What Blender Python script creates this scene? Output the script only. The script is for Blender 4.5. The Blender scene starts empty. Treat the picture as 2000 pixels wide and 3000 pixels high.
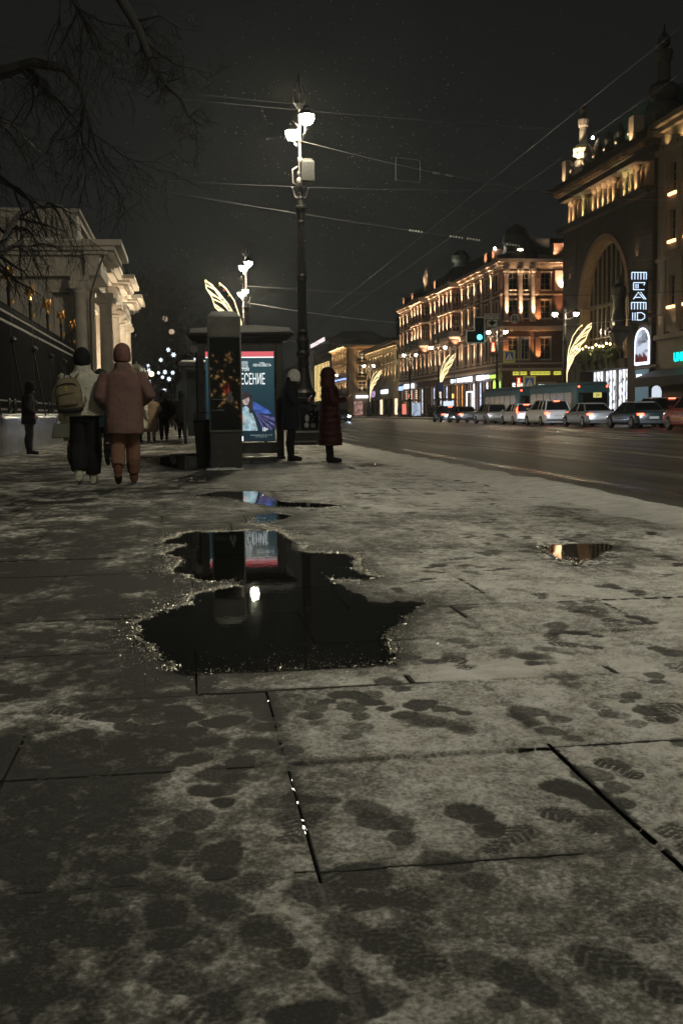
import bpy, math, random
import numpy as np
from mathutils import Vector, Matrix

rnd = random.Random(11)
SC = bpy.context.scene
COL = SC.collection
R_ = math.radians

# ---------------------------------------------------------------- camera
def cam_axes(pitch, yaw, roll):
    F = Vector((math.sin(yaw) * math.cos(pitch), math.cos(yaw) * math.cos(pitch), -math.sin(pitch)))
    R0 = Vector((math.cos(yaw), -math.sin(yaw), 0)); U0 = R0.cross(F)
    return F, R0 * math.cos(roll) + U0 * math.sin(roll), U0 * math.cos(roll) - R0 * math.sin(roll)
CF, CR, CU = cam_axes(R_(5.225), R_(7.965), R_(-.72))
cd = bpy.data.cameras.new('camera')
cam = bpy.data.objects.new('camera', cd); COL.objects.link(cam)
cd.sensor_fit = 'VERTICAL'; cd.sensor_height = 36; cd.lens = 36 * 3200 / 3000.
cd.clip_start = .05; cd.clip_end = 3000
cam.matrix_world = Matrix(((CR.x, CU.x, -CF.x, 0), (CR.y, CU.y, -CF.y, 0), (CR.z, CU.z, -CF.z, .93), (0, 0, 0, 1)))
cd.dof.use_dof = True; cd.dof.focus_distance = 19; cd.dof.aperture_fstop = 14
SC.camera = cam

# ---------------------------------------------------------------- sky: overcast winter night lit from below by the city
W = bpy.data.worlds.new('World'); SC.world = W; W.use_nodes = True
nt = W.node_tree; bg = nt.nodes['Background']
tc = nt.nodes.new('ShaderNodeTexCoord'); sx = nt.nodes.new('ShaderNodeSeparateXYZ'); cr = nt.nodes.new('ShaderNodeValToRGB')
nt.links.new(tc.outputs['Generated'], sx.inputs[0]); nt.links.new(sx.outputs['Z'], cr.inputs[0]); nt.links.new(cr.outputs[0], bg.inputs[0])
cr.color_ramp.elements[0].position = 0.0; cr.color_ramp.elements[0].color = (.0108, .0120, .0112, 1)
cr.color_ramp.elements[1].position = .5; cr.color_ramp.elements[1].color = (.0048, .0053, .0050, 1)
bg.inputs[1].default_value = 1.0

# ---------------------------------------------------------------- exposure and render settings
SC.view_settings.view_transform = 'Standard'; SC.view_settings.look = 'None'
SC.view_settings.exposure = .12; SC.view_settings.gamma = 1
SC.render.engine = 'CYCLES'
SC.cycles.use_denoising = True
SC.cycles.max_bounces = 5; SC.cycles.diffuse_bounces = 2; SC.cycles.glossy_bounces = 3; SC.cycles.transmission_bounces = 3
SC.cycles.volume_bounces = 0
SC.cycles.use_adaptive_sampling = True; SC.cycles.adaptive_threshold = .025
SC.cycles.sample_clamp_indirect = 6
SC.cycles.caustics_reflective = False; SC.cycles.caustics_refractive = False

# ---------------------------------------------------------------- mesh helpers
class MB:
    def __init__(s): s.v = []; s.f = []
    def add(s, v, f):
        b = len(s.v); s.v += [tuple(p) for p in v]; s.f += [tuple(i + b for i in q) for q in f]; return s
    def box(s, x0, x1, y0, y1, z0, z1):
        x0, x1 = min(x0, x1), max(x0, x1); y0, y1 = min(y0, y1), max(y0, y1); z0, z1 = min(z0, z1), max(z0, z1)
        return s.add([(x0, y0, z0), (x1, y0, z0), (x1, y1, z0), (x0, y1, z0), (x0, y0, z1), (x1, y0, z1), (x1, y1, z1), (x0, y1, z1)],
                     [(0, 3, 2, 1), (4, 5, 6, 7), (0, 1, 5, 4), (1, 2, 6, 5), (2, 3, 7, 6), (3, 0, 4, 7)])
    def loft(s, rings, cap=True, close=True):
        n = len(rings[0]); v = [p for r in rings for p in r]; f = []
        for i in range(len(rings) - 1):
            for j in range(n if close else n - 1):
                k = (j + 1) % n
                f.append((i * n + j, i * n + k, (i + 1) * n + k, (i + 1) * n + j))
        if cap: f.append(tuple(range(n - 1, -1, -1))); f.append(tuple((len(rings) - 1) * n + j for j in range(n)))
        return s.add(v, f)
    def tube(s, pts, rad, n=6, cap=True):
        pts = [Vector(p) for p in pts]
        if not isinstance(rad, (list, tuple)): rad = [rad] * len(pts)
        rings = []; up = None
        for i, p in enumerate(pts):
            t = (pts[min(i + 1, len(pts) - 1)] - pts[max(i - 1, 0)])
            if t.length < 1e-9: t = Vector((0, 0, 1))
            t.normalize()
            if up is None: up = Vector((0, 0, 1)) if abs(t.z) < .9 else Vector((1, 0, 0))
            a = t.cross(up)
            if a.length < 1e-6: a = t.cross(Vector((1, .3, 0)))
            a.normalize(); b = a.cross(t); up = b
            rings.append([p + (a * math.cos(2 * math.pi * k / n) + b * math.sin(2 * math.pi * k / n)) * rad[i] for k in range(n)])
        return s.loft(rings, cap)
    def lathe(s, prof, n=12, c=(0, 0, 0), ell=1.0, rot=0.):
        return s.loft([[(c[0] + r * math.cos(rot + 2 * math.pi * k / n), c[1] + ell * r * math.sin(rot + 2 * math.pi * k / n), c[2] + z) for k in range(n)] for r, z in prof])
    def sqlathe(s, prof, c=(0, 0, 0)):
        return s.loft([[(c[0] + sx_ * r, c[1] + sy_ * r, c[2] + z) for sx_, sy_ in ((-1, -1), (1, -1), (1, 1), (-1, 1))] for r, z in prof])
    def ball(s, c, r, nu=12, nv=8):
        if not isinstance(r, (tuple, list)): r = (r, r, r)
        rings = []
        for i in range(nv + 1):
            a = math.pi * (i + .0) / nv; a = min(max(a, .02), math.pi - .02)
            rings.append([(c[0] + r[0] * math.sin(a) * math.cos(2 * math.pi * k / nu), c[1] + r[1] * math.sin(a) * math.sin(2 * math.pi * k / nu), c[2] - r[2] * math.cos(a)) for k in range(nu)])
        return s.loft(rings)
    def poly(s, pts): return s.add(pts, [tuple(range(len(pts)))])
    def extr(s, pts, vec):
        n = len(pts); vec = Vector(vec); a = [Vector(p) for p in pts]
        return s.loft([a, [p + vec for p in a]])
    def xf(s, m):
        s.v = [tuple(m @ Vector(p)) for p in s.v]; return s
    def mesh(s, name, mat, smooth=False):
        me = bpy.data.meshes.new(name); me.from_pydata(s.v, [], s.f); me.update()
        if mat: me.materials.append(mat)
        if smooth: me.polygons.foreach_set('use_smooth', [True] * len(me.polygons))
        return me
    def build(s, name, mat, parent=None, smooth=False, loc=None, rot=None, bevel=0, sub=0):
        return link(name, s.mesh(name, mat, smooth), parent, loc, rot, bevel)

def link(name, me, parent=None, loc=None, rot=None, bevel=0):
    o = bpy.data.objects.new(name, me); COL.objects.link(o)
    if parent: o.parent = parent
    if loc is not None: o.location = loc
    if rot is not None: o.rotation_euler = rot
    if bevel:
        m = o.modifiers.new('b', 'BEVEL'); m.width = bevel; m.segments = 2; m.limit_method = 'ANGLE'
    return o
def folds(o, strength=.018, size=.13):
    if 'folds%d' % int(size * 1000) not in bpy.data.textures:
        tx = bpy.data.textures.new('folds%d' % int(size * 1000), 'CLOUDS'); tx.noise_scale = size; tx.noise_depth = 2
    m = o.modifiers.new('f', 'DISPLACE'); m.texture = bpy.data.textures['folds%d' % int(size * 1000)]; m.texture_coords = 'LOCAL'; m.strength = strength; m.mid_level = .5
    return o
def tag(o, label=None, cat=None, group=None, kind=None):
    if label: o['label'] = label
    if cat: o['category'] = cat
    if group: o['group'] = group
    if kind: o['kind'] = kind
    return o
def thing(name, label, cat, loc=(0, 0, 0), rz=0, group=None):
    o = bpy.data.objects.new(name, None); COL.objects.link(o); o.location = loc; o.rotation_euler = (0, 0, rz)
    o.empty_display_size = .2
    return tag(o, label, cat, group)
def copy_tree(o, parent=None):
    c = o.copy(); COL.objects.link(c); c.parent = parent
    for ch in list(o.children): copy_tree(ch, c)
    return c
def soften(o, voxel=.012, smooth=4):
    m = o.modifiers.new('r', 'REMESH'); m.mode = 'VOXEL'; m.voxel_size = voxel; m.use_smooth_shade = True
    if smooth:
        q = o.modifiers.new('s', 'SMOOTH'); q.iterations = smooth; q.factor = .5
    return o

# ---------------------------------------------------------------- materials
MATS = {}
def mat(name, col=(.5, .5, .5), rough=.6, metal=0., var=.0, scale=3., bump=0., bscale=40., emit=0., ecol=None, spec=.5, coat=0., col2=None, alpha=None, trans=0., stretch=None):
    if name in MATS: return MATS[name]
    m = bpy.data.materials.new(name); m.use_nodes = True; MATS[name] = m
    t = m.node_tree; b = t.nodes['Principled BSDF']
    b.inputs['Base Color'].default_value = (*col, 1); b.inputs['Roughness'].default_value = rough; b.inputs['Metallic'].default_value = metal
    b.inputs['Specular IOR Level'].default_value = spec
    if coat: b.inputs['Coat Weight'].default_value = coat; b.inputs['Coat Roughness'].default_value = .08
    if trans: b.inputs['Transmission Weight'].default_value = trans
    co = None
    if var or bump or col2:
        tcn = t.nodes.new('ShaderNodeTexCoord'); co = tcn.outputs['Object']
        if stretch:
            mp = t.nodes.new('ShaderNodeMapping'); mp.inputs['Scale'].default_value = stretch; t.links.new(co, mp.inputs[0]); co = mp.outputs[0]
    if var or col2:
        n = t.nodes.new('ShaderNodeTexNoise'); n.inputs['Scale'].default_value = scale; n.inputs['Detail'].default_value = 6; n.inputs['Roughness'].default_value = .65
        t.links.new(co, n.inputs['Vector'])
        rp = t.nodes.new('ShaderNodeValToRGB'); rp.color_ramp.elements[0].position = .3; rp.color_ramp.elements[1].position = .7
        c2 = col2 or tuple(min(1, c * (1 + var)) for c in col)
        rp.color_ramp.elements[0].color = (*[c * (1 - var) for c in col], 1); rp.color_ramp.elements[1].color = (*c2, 1)
        t.links.new(n.outputs['Fac'], rp.inputs[0]); t.links.new(rp.outputs[0], b.inputs['Base Color'])
        mr = t.nodes.new('ShaderNodeMapRange'); mr.inputs[3].default_value = max(.02, rough - .12); mr.inputs[4].default_value = min(1, rough + .12)
        t.links.new(n.outputs['Fac'], mr.inputs[0]); t.links.new(mr.outputs[0], b.inputs['Roughness'])
    if bump:
        n2 = t.nodes.new('ShaderNodeTexNoise'); n2.inputs['Scale'].default_value = bscale; n2.inputs['Detail'].default_value = 5
        t.links.new(co, n2.inputs['Vector'])
        bp = t.nodes.new('ShaderNodeBump'); bp.inputs['Strength'].default_value = bump; bp.inputs['Distance'].default_value = .02
        t.links.new(n2.outputs['Fac'], bp.inputs['Height']); t.links.new(bp.outputs[0], b.inputs['Normal'])
    if emit:
        b.inputs['Emission Color'].default_value = (*(ecol or col), 1); b.inputs['Emission Strength'].default_value = emit
    return m

def glow(name, col, s):           # a surface that gives off light
    m = mat(name, (.02, .02, .02), .4, emit=s, ecol=col)
    return m
def print_mat(name, col, s, scale=9.):      # printed image: tone varies softly, lit from behind
    if name in MATS: return MATS[name]
    m = mat(name, (.02, .02, .02), .15, emit=s, ecol=col); t = m.node_tree; b = t.nodes['Principled BSDF']
    tcn = t.nodes.new('ShaderNodeTexCoord'); n = t.nodes.new('ShaderNodeTexNoise'); n.inputs['Scale'].default_value = scale; n.inputs['Detail'].default_value = 4; t.links.new(tcn.outputs['Object'], n.inputs['Vector'])
    rp = t.nodes.new('ShaderNodeValToRGB'); rp.color_ramp.elements[0].position = .32; rp.color_ramp.elements[1].position = .68; t.links.new(n.outputs['Fac'], rp.inputs[0])
    rp.color_ramp.elements[0].color = (*[c * .35 for c in col], 1); rp.color_ramp.elements[1].color = (*[min(1, c * 1.25) for c in col], 1); t.links.new(rp.outputs[0], b.inputs['Emission Color'])
    return m
def lit_shop(name, col, s, scale=6.):   # lit shop interior seen through a window: bright and dark goods
    if name in MATS: return MATS[name]
    m = mat(name, (.02, .02, .02), .25, emit=s, ecol=col)
    t = m.node_tree; b = t.nodes['Principled BSDF']
    tcn = t.nodes.new('ShaderNodeTexCoord'); vo = t.nodes.new('ShaderNodeTexVoronoi'); vo.inputs['Scale'].default_value = scale; vo.feature = 'F1'; vo.distance = 'CHEBYCHEV'
    t.links.new(tcn.outputs['Object'], vo.inputs['Vector'])
    rp = t.nodes.new('ShaderNodeValToRGB'); t.links.new(vo.outputs['Color'], rp.inputs[0])
    rp.color_ramp.elements[0].color = (*[c * .12 for c in col], 1); rp.color_ramp.elements[1].color = (*col, 1)
    rp.color_ramp.elements[0].position = .15; rp.color_ramp.elements[1].position = .6
    t.links.new(rp.outputs[0], b.inputs['Emission Color'])
    return m

IRON = mat('iron', (.018, .017, .016), .45, .6, var=.3, scale=9, bump=.15, bscale=60)
IRON2 = mat('iron_matt', (.02, .02, .019), .55, .2, var=.3, scale=6)
SILVER = mat('silver_paint', (.25, .225, .21), .45, .2, var=.2, scale=12)
GOLD = mat('gilding', (.75, .40, .10), .38, 1., var=.2, scale=20)
SNOWC = mat('snow_cap', (.62, .61, .59), .75, var=.12, scale=7, bump=.4, bscale=25)
GRAN = mat('polished_granite', (.045, .050, .060), .22, var=.22, scale=3)
CREAM = mat('cream_stucco', (.37, .335, .29), .75, var=.16, scale=1.8, bump=.12, bscale=30)
GLASSD = mat('dark_window_glass', (.012, .013, .014), .08, spec=.6, var=.3, scale=2)
FRAMEW = mat('window_frame_paint', (.20, .17, .13), .6, var=.15, scale=5)
BLACKG = mat('dark_display_glass', (.016, .018, .017), .025, spec=.8)
LAMPW = glow('lamp_bowl_light', (1., .90, .66), 760.)
LAMPF = glow('far_lamp_bowl_light', (1., .84, .58), 265.)
LAMPN = glow('near_lamp_bowl_light', (1., .95, .755), 520.)
FEATH = glow('feather_light_tube', (1., .84, .42), 1.9)
# ================================================================ ground
PUD = [
    [(-0.07,3.93), (-0.01,3.88), (0.16,3.88), (0.35,3.87), (0.53,3.87), (0.71,3.89), (0.76,3.99), (0.77,4.22), (0.84,4.47), (0.96,4.80), (1.15,5.15), (0.86,5.21), (0.83,5.56), (0.76,5.96), (1.05,5.99), (0.96,6.31), (1.05,6.72), (1.03,7.06), (0.75,7.20), (0.73,7.93), (0.71,8.58), (0.39,8.59), (-0.01,8.64), (-0.19,7.99), (-0.03,7.74), (-0.20,7.32), (-0.06,6.98), (-0.12,6.46), (0.06,6.08), (0.26,5.94), (0.14,5.80), (-0.01,5.63), (-0.01,5.30), (-0.15,5.16), (-0.25,4.91), (-0.24,4.62), (-0.16,4.27)],
    [(0.03,12.50), (0.35,13.06), (0.83,12.91), (0.94,11.35), (1.30,11.06), (1.50,10.75), (1.24,10.54), (0.83,10.78), (0.62,11.35), (0.40,11.98)],
    [(0.52,9.21), (0.58,9.82), (0.77,10.08), (0.93,9.79), (0.75,9.27), (0.64,9.12)],
    [(-0.84,22.93), (-0.23,24.70), (0.37,23.83), (0.30,19.0), (-0.06,18.18), (-0.50,20.33)],
    [(-0.24,15.44), (0.04,16.00), (0.28,15.83), (0.20,14.97)],
    [(0.89,20.59), (1.04,22.43), (1.72,22.29), (1.73,21.13), (1.30,20.13)],
    [(2.33,7.12), (2.52,7.11), (2.81,7.16), (2.83,7.03), (2.52,6.53), (2.28,6.19), (2.26,6.43)],
    [(3.01,18.87), (3.24,19.31), (3.37,18.98), (3.12,18.44)],
]
PUDL = ['long still puddle mirroring the poster in the middle of the pavement', 'thin puddle of blue reflections beyond the long puddle', 'small blue puddle just past the far end of the long puddle',
        'dark puddle left of the information pillar', 'narrow puddle in front of the information pillar', 'puddle under the lit poster panel', 'small triangular puddle with a warm glint on the right of the pavement', 'tiny puddle by the feet of the red coat']

def hsh(ix, iy, s):
    h = (ix.astype(np.int64) * 374761393 + iy.astype(np.int64) * 668265263 + s * 974711) & 0xffffffff
    h = ((h ^ (h >> 13)) * 1274126177) & 0xffffffff
    return ((h ^ (h >> 16)) & 0xffff) / 65535.
def vnoise(x, y, s=0):
    ix, iy = np.floor(x), np.floor(y); fx, fy = x - ix, y - iy
    fx = fx * fx * (3 - 2 * fx); fy = fy * fy * (3 - 2 * fy)
    a, b, c, d = hsh(ix, iy, s), hsh(ix + 1, iy, s), hsh(ix, iy + 1, s), hsh(ix + 1, iy + 1, s)
    return (a * (1 - fx) + b * fx) * (1 - fy) + (c * (1 - fx) + d * fx) * fy
def fbm(x, y, s=0, o=4, g=.5):
    t = 0; a = 1; n = 0
    for i in range(o):
        t = t + a * vnoise(x * 2 ** i, y * 2 ** i, s + i * 17); n += a; a *= g
    return t / n
def sstep(a, b, x):
    t = np.clip((x - a) / (b - a), 0, 1); return t * t * (3 - 2 * t)
def in_poly(x, y, poly):
    r = np.zeros(x.shape, bool); n = len(poly)
    for i in range(n):
        (x0, y0), (x1, y1) = poly[i], poly[(i + 1) % n]
        c = ((y0 > y) != (y1 > y)) & (x < (x1 - x0) * (y - y0) / (y1 - y0 + 1e-12) + x0)
        r ^= c
    return r
def dist_poly(x, y, poly, yw=1.):
    d = np.full(x.shape, 1e3); n = len(poly)
    for i in range(n):
        (x0, y0), (x1, y1) = poly[i], poly[(i + 1) % n]; y0 *= yw; y1 *= yw
        dx, dy = x1 - x0, y1 - y0; t = np.clip(((x - x0) * dx + (y * yw - y0) * dy) / (dx * dx + dy * dy + 1e-12), 0, 1)
        d = np.minimum(d, np.hypot(x - x0 - t * dx, y * yw - y0 - t * dy))
    return d

def rough_poly(poly, amp, seed):      # ragged water line: slush fingers along the edge
    out = []; n = len(poly); r = random.Random(seed); acc = 0.
    for i in range(n):
        (x0, y0), (x1, y1) = poly[i], poly[(i + 1) % n]
        L = math.hypot(x1 - x0, y1 - y0) + 1e-6; k = max(2, int(L / .022)); nx_, ny_ = (y1 - y0) / L, -(x1 - x0) / L
        for j in range(k):
            t = j / k; s_ = acc + L * t; w = min(1, 5 * t * (1 - t) + .15)
            e = (float(fbm(np.array([s_ * 5.]), np.array([seed * 3.1]), 71, 4, .6)[0]) - .5) * 2.4 * amp + r.uniform(-.2, .2) * amp
            if seed == 5 and y0 < 3.95 and y1 < 3.95: e *= .16
            out.append((x0 + (x1 - x0) * t + nx_ * e * w * .7, y0 + (y1 - y0) * t + ny_ * e * w * 2.2))
        acc += L
    return out
PUDR = [rough_poly(p, .055 if i == 0 else .035, 5 + i) for i, p in enumerate(PUD)]

# slab layout: rows along the street, columns across
ROWS = [.72, 1.42, 2.13, 2.82, 3.59] + [3.59 + .72 * k for k in range(1, 60)]
CW = .73
ROFF = [.24] * 4 + [.24 + rnd.choice((0, .1, .365, .5, .25)) for _ in range(len(ROWS))]
def slab_z(x, y):
    r = np.searchsorted(np.array(ROWS), y) - 1; off = np.array(ROFF)[np.clip(r, 0, len(ROFF) - 1)]
    c = np.floor((x - off) / CW)
    return (hsh(c, r, 3) - .5) * .007
def joint_d(x, y):
    R = np.array(ROWS); r = np.clip(np.searchsorted(R, y) - 1, 0, len(ROWS) - 2); off = np.array(ROFF)[r]
    q = (x - off) / CW; dx = np.abs(q - np.round(q)) * CW
    dy = np.minimum(np.abs(y - R[r]), np.abs(R[r + 1] - y))
    return dx, dy

PRINTS = [(0.403, 1.943), (0.348, 1.783), (0.225, 2.381), (0.415, 2.429), (0.537, 3.436), (0.493, 3.288), (0.373, 3.311), (0.331, 2.061), (0.522, 2.103), (0.132, 1.843), (0.05, 3.72), (0.914, 2.484), (0.844, 2.321), (0.628, 2.359), (0.754, 1.897), (0.904, 2.236), (1.039, 3.144), (1.379, 3.08), (0.493, 1.669), (0.699, 1.657), (0.56, 1.577), (1.004, 2.556), (0.113, 2.815), (0.037, 2.62), (-0.013, 2.426), (0.05, 2.224), (-0.053, 1.96), (-0.016, 1.713)]
pr = random.Random(4)
FEET = [(x, y, pr.uniform(-.5, .5), pr.uniform(.72, .92), 1 if i in (0, 1, 2, 12, 14, 19) else 0) for i, (x, y) in enumerate(PRINTS)]
for k in range(430):
    y = 3.0 + 13.0 * pr.random() ** 1.2; x = pr.uniform(-.30 * y - .2, min(.5 * y + .2, 4.1))
    FEET.append((x, y, pr.gauss(0, .55), pr.uniform(.6, .98), 1 if pr.random() < .3 else (2 if pr.random() < .3 else 0)))
for k in range(50): FEET.append((pr.uniform(-.6, .30), pr.uniform(1.4, 3.6), pr.gauss(0, .6), pr.uniform(.7, 1.0), 1 if pr.random() < .4 else 0))
for k in range(34): FEET.append((pr.uniform(.15, 1.5), pr.uniform(1.5, 3.55), pr.gauss(0, .7), pr.uniform(.55, .82), 1 if pr.random() < .45 else 0))

def cover_field(x, y, feet=True, joints=True):
    st = lambda n, g: np.clip((n - .5) * g, -.62, .62) + .5
    big = st(fbm(x * .9, y * .55, 1, 4), 2.); mid = st(fbm(x * 4.5, y * 3., 2, 5, .62), 2.4); fine = st(fbm(x * 26, y * 22, 3, 3, .6), 1.8)
    right = sstep(-.30, .42, x - .07 * (y - 2) * (y < 9))
    b = .25 + .41 * right
    b = np.where(y > 9, .30 + .38 * sstep(.0, 1.6, x), b)
    b = b + .35 * sstep(3.3, 4.0, x) + .22 * sstep(-3.2, -4.2, x)
    b = b - .18 * np.exp(-((y - 7.5) / 2.2) ** 2) * sstep(1.9, .6, x)
    rr = np.searchsorted(np.array(ROWS), y); cc = np.floor((x - np.array(ROFF)[np.clip(rr - 1, 0, len(ROFF) - 1)]) / CW)
    b = b + .16 * (hsh(cc, rr, 41) - .5)
    c = b + (.40 - .12 * right) * (big - .5) + (.72 - .42 * right) * (mid - .5) + (.60 - .34 * right) * (fine - .5) + .46 * (fbm(x * 90, y * 70, 13, 2) - .5)
    # streaks of trodden snow farther off
    c = c + np.where(y > 6, .5 * (fbm(x * 3.2, y * 1.5, 9, 3) - .5), 0)
    for p in PUD:
        d = dist_poly(x, y * 1., p, .45)
        c = c - .75 * np.exp(-(d / .10) ** 1.3) * (.45 + 1.0 * mid)
    for pi in (0, 1, 2, 6):                       # granular ice rims, wet slush's gleam put into paler snow; mostly far and left sides
        p = PUDR[pi][::5]; xs = [q[0] for q in p]; ys = [q[1] for q in p]
        m = (x > min(xs) - .3) & (x < max(xs) + .3) & (y > min(ys) - .6) & (y < max(ys) + .9)
        if not m.any(): continue
        d = dist_poly(x[m], y[m], p, .40); n_ = fbm(x[m] * 3.5, y[m] * 2., 83, 3); g_ = fbm(x[m] * 60, y[m] * 34, 84, 2)
        w_ = np.exp(-(d / (.035 + .05 * (y[m] > 6))) ** 2) * sstep(.42, .60, n_) * sstep(3.9, 4.3, y[m])
        c[m] = c[m] * (1 - .7 * w_) + w_ * (.25 + 1.5 * sstep(.42, .66, g_) * .75)
    # the crusted strip along the near edge of the long puddle
    st = sstep(.04, .0, np.abs(y - 3.73) - .11) * sstep(-.2, -.05, x) * sstep(1.5, 1.1, x)
    c = c + .30 * st
    if feet:
        for fx, fy, a, s, tread in FEET:
            m = (np.abs(x - fx) < .2) & (np.abs(y - fy) < .2)
            if not m.any(): continue
            px, py = x[m] - fx, y[m] - fy; ca, sa = math.cos(a), math.sin(a)
            u = (px * ca + py * sa) / s; v = (-px * sa + py * ca) / s
            w = u + .012 * np.sin(v * 22)
            d1 = np.hypot(w / .056, (v - .045) / .078); d2 = np.hypot(w / .041, (v + .085) / .050)
            d = np.minimum(d1, d2) + .22 * (fine[m] - .5)
            k = sstep(1.5, .55, d) if tread == 2 else sstep(1.10, .90, d)
            if tread == 1: k = k * np.where(np.sin((v + np.abs(w) * .9) * 190) > -.55, 1, .25)
            h = .92 * (.30 + .75 * hsh(np.array([fx * 977.]), np.array([fy * 991.]), 5)[0])
            c[m] = c[m] * (1 - k * h) - k * .10
    if joints:
        dx, dy = joint_d(x, y)
        fill = vnoise(x * 3.1, y * 2.3, 31)
        wj = np.where((fill > .55) | ((x < .15) & (fill > .22)) | ((y > 3.7) & (fill > .33)), -.01, np.where(y > 3.7, .0024, .0032))
        wj = np.where((np.abs(y - 3.59) < .03) & (x > -.28) & (x < .80), .0075, wj)  # joint widened here: shadow of the raised strip put into the bare line
        wj = np.where((y < 2.08) & (x < .6), -.01, wj); wj = np.where((np.abs(y - 2.13) < .02) & ((x < .05) | (x > .8)), -.01, wj)
        dj = np.minimum(dx, dy) + .004 * (fine - .5)
        c = np.where(dj < wj, -1, c - .18 * np.exp(-(dj / .018) ** 2))
        c = np.where((y < 2.08) & (x < .6) & (dx < .014), np.maximum(c, .12), c)
    return np.clip(c, -1, 1)

# ---- the thin trodden snow lying on the slabs, an open sheet with bare patches
SNOW = bpy.data.materials.new('trodden_snow'); SNOW.use_nodes = True
t = SNOW.node_tree; b = t.nodes['Principled BSDF']
at = t.nodes.new('ShaderNodeAttribute'); at.attribute_name = 'cover'
geo = t.nodes.new('ShaderNodeNewGeometry'); n1 = t.nodes.new('ShaderNodeTexNoise'); n1.inputs['Scale'].default_value = 95; n1.inputs['Detail'].default_value = 7; n1.inputs['Roughness'].default_value = .72
n2 = t.nodes.new('ShaderNodeTexNoise'); n2.inputs['Scale'].default_value = 9; n2.inputs['Detail'].default_value = 6
t.links.new(geo.outputs['Position'], n1.inputs['Vector']); t.links.new(geo.outputs['Position'], n2.inputs['Vector'])
rpn = t.nodes.new('ShaderNodeMapRange'); rpn.inputs[1].default_value = .36; rpn.inputs[2].default_value = .66
ma = t.nodes.new('ShaderNodeMath'); ma.operation = 'MULTIPLY_ADD'; ma.inputs[1].default_value = .50; t.links.new(n1.outputs['Fac'], rpn.inputs[0]); t.links.new(rpn.outputs[0], ma.inputs[0])
t.links.new(at.outputs['Fac'], ma.inputs[2])
mr = t.nodes.new('ShaderNodeMapRange'); mr.inputs[1].default_value = .20; mr.inputs[2].default_value = 1.12; t.links.new(ma.outputs[0], mr.inputs[0])
rp = t.nodes.new('ShaderNodeValToRGB'); e = rp.color_ramp.elements
e[0].position = 0; e[0].color = (.031, .0305, .027, 1); e[1].position = 1; e[1].color = (.60, .59, .57, 1)
q = rp.color_ramp.elements.new(.42); q.color = (.145, .141, .129, 1); q = rp.color_ramp.elements.new(.7); q.color = (.36, .35, .325, 1)
t.links.new(mr.outputs[0], rp.inputs[0])
mx = t.nodes.new('ShaderNodeMix'); mx.data_type = 'RGBA'; mx.blend_type = 'MULTIPLY'; mx.inputs[0].default_value = .6
rp2 = t.nodes.new('ShaderNodeValToRGB'); rp2.color_ramp.elements[0].position = .3; rp2.color_ramp.elements[0].color = (.55, .52, .45, 1); rp2.color_ramp.elements[1].position = .7; rp2.color_ramp.elements[1].color = (1, 1, 1, 1)
t.links.new(n2.outputs['Fac'], rp2.inputs[0]); t.links.new(rp.outputs[0], mx.inputs[6]); t.links.new(rp2.outputs[0], mx.inputs[7])
t.links.new(mx.outputs[2], b.inputs['Base Color'])
mr2 = t.nodes.new('ShaderNodeMapRange'); mr2.inputs[1].default_value = .2; mr2.inputs[2].default_value = .8; mr2.inputs[3].default_value = .70; mr2.inputs[4].default_value = .75
t.links.new(mr.outputs[0], mr2.inputs[0]); t.links.new(mr2.outputs[0], b.inputs['Roughness'])
bp = t.nodes.new('ShaderNodeBump'); bp.inputs['Strength'].default_value = .55; bp.inputs['Distance'].default_value = .006
t.links.new(n1.outputs['Fac'], bp.inputs['Height']); t.links.new(bp.outputs[0], b.inputs['Normal'])
b.inputs['Specular IOR Level'].default_value = .16

def sheet_patch(x0, x1, y0, y1, rx, ry, feet, joints, slant=None):
    nx, ny = int((x1 - x0) / rx) + 1, int((y1 - y0) / ry) + 1
    X, Y = np.meshgrid(np.linspace(x0, x1, nx), np.linspace(y0, y1, ny))
    if slant: X = X + 0
    c = cover_field(X, Y, feet, joints)
    for p in PUDR: c[in_poly(X, Y, p)] = -1
    Z = (slab_z(X, Y) if joints else 0) + .0005 + .0055 * np.clip(c, 0, 1) + .003 * (fbm(X * 30, Y * 30, 21, 2) - .5) * np.clip(c, 0, 1)
    keep = ((c[:-1, :-1] + c[1:, :-1] + c[:-1, 1:] + c[1:, 1:]) / 4 > -.16) & (np.minimum(np.minimum(c[:-1, :-1], c[1:, 1:]), np.minimum(c[1:, :-1], c[:-1, 1:])) > -.6)
    idx = np.arange(nx * ny).reshape(ny, nx)
    F = np.stack([idx[:-1, :-1][keep], idx[:-1, 1:][keep], idx[1:, 1:][keep], idx[1:, :-1][keep]], 1)
    return np.stack([X.ravel(), Y.ravel(), Z.ravel()], 1), F, c.ravel()
def np_mesh(name, V, F, m, attr=None, smooth=True):
    used = np.unique(F); mp = np.full(len(V), -1); mp[used] = np.arange(len(used)); V = V[used]; F = mp[F]; k = F.shape[1]
    me = bpy.data.meshes.new(name); me.vertices.add(len(V)); me.vertices.foreach_set('co', V.ravel().astype(np.float32))
    me.loops.add(F.size); me.loops.foreach_set('vertex_index', F.ravel().astype(np.int32))
    me.polygons.add(len(F)); me.polygons.foreach_set('loop_start', np.arange(0, F.size, k).astype(np.int32)); me.polygons.foreach_set('loop_total', np.full(len(F), k, np.int32))
    if smooth: me.polygons.foreach_set('use_smooth', np.ones(len(F), bool))
    me.update(calc_edges=True); me.materials.append(m)
    if attr is not None:
        a = me.attributes.new('cover', 'FLOAT', 'POINT'); a.data.foreach_set('value', attr[used].astype(np.float32))
    return me
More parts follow.
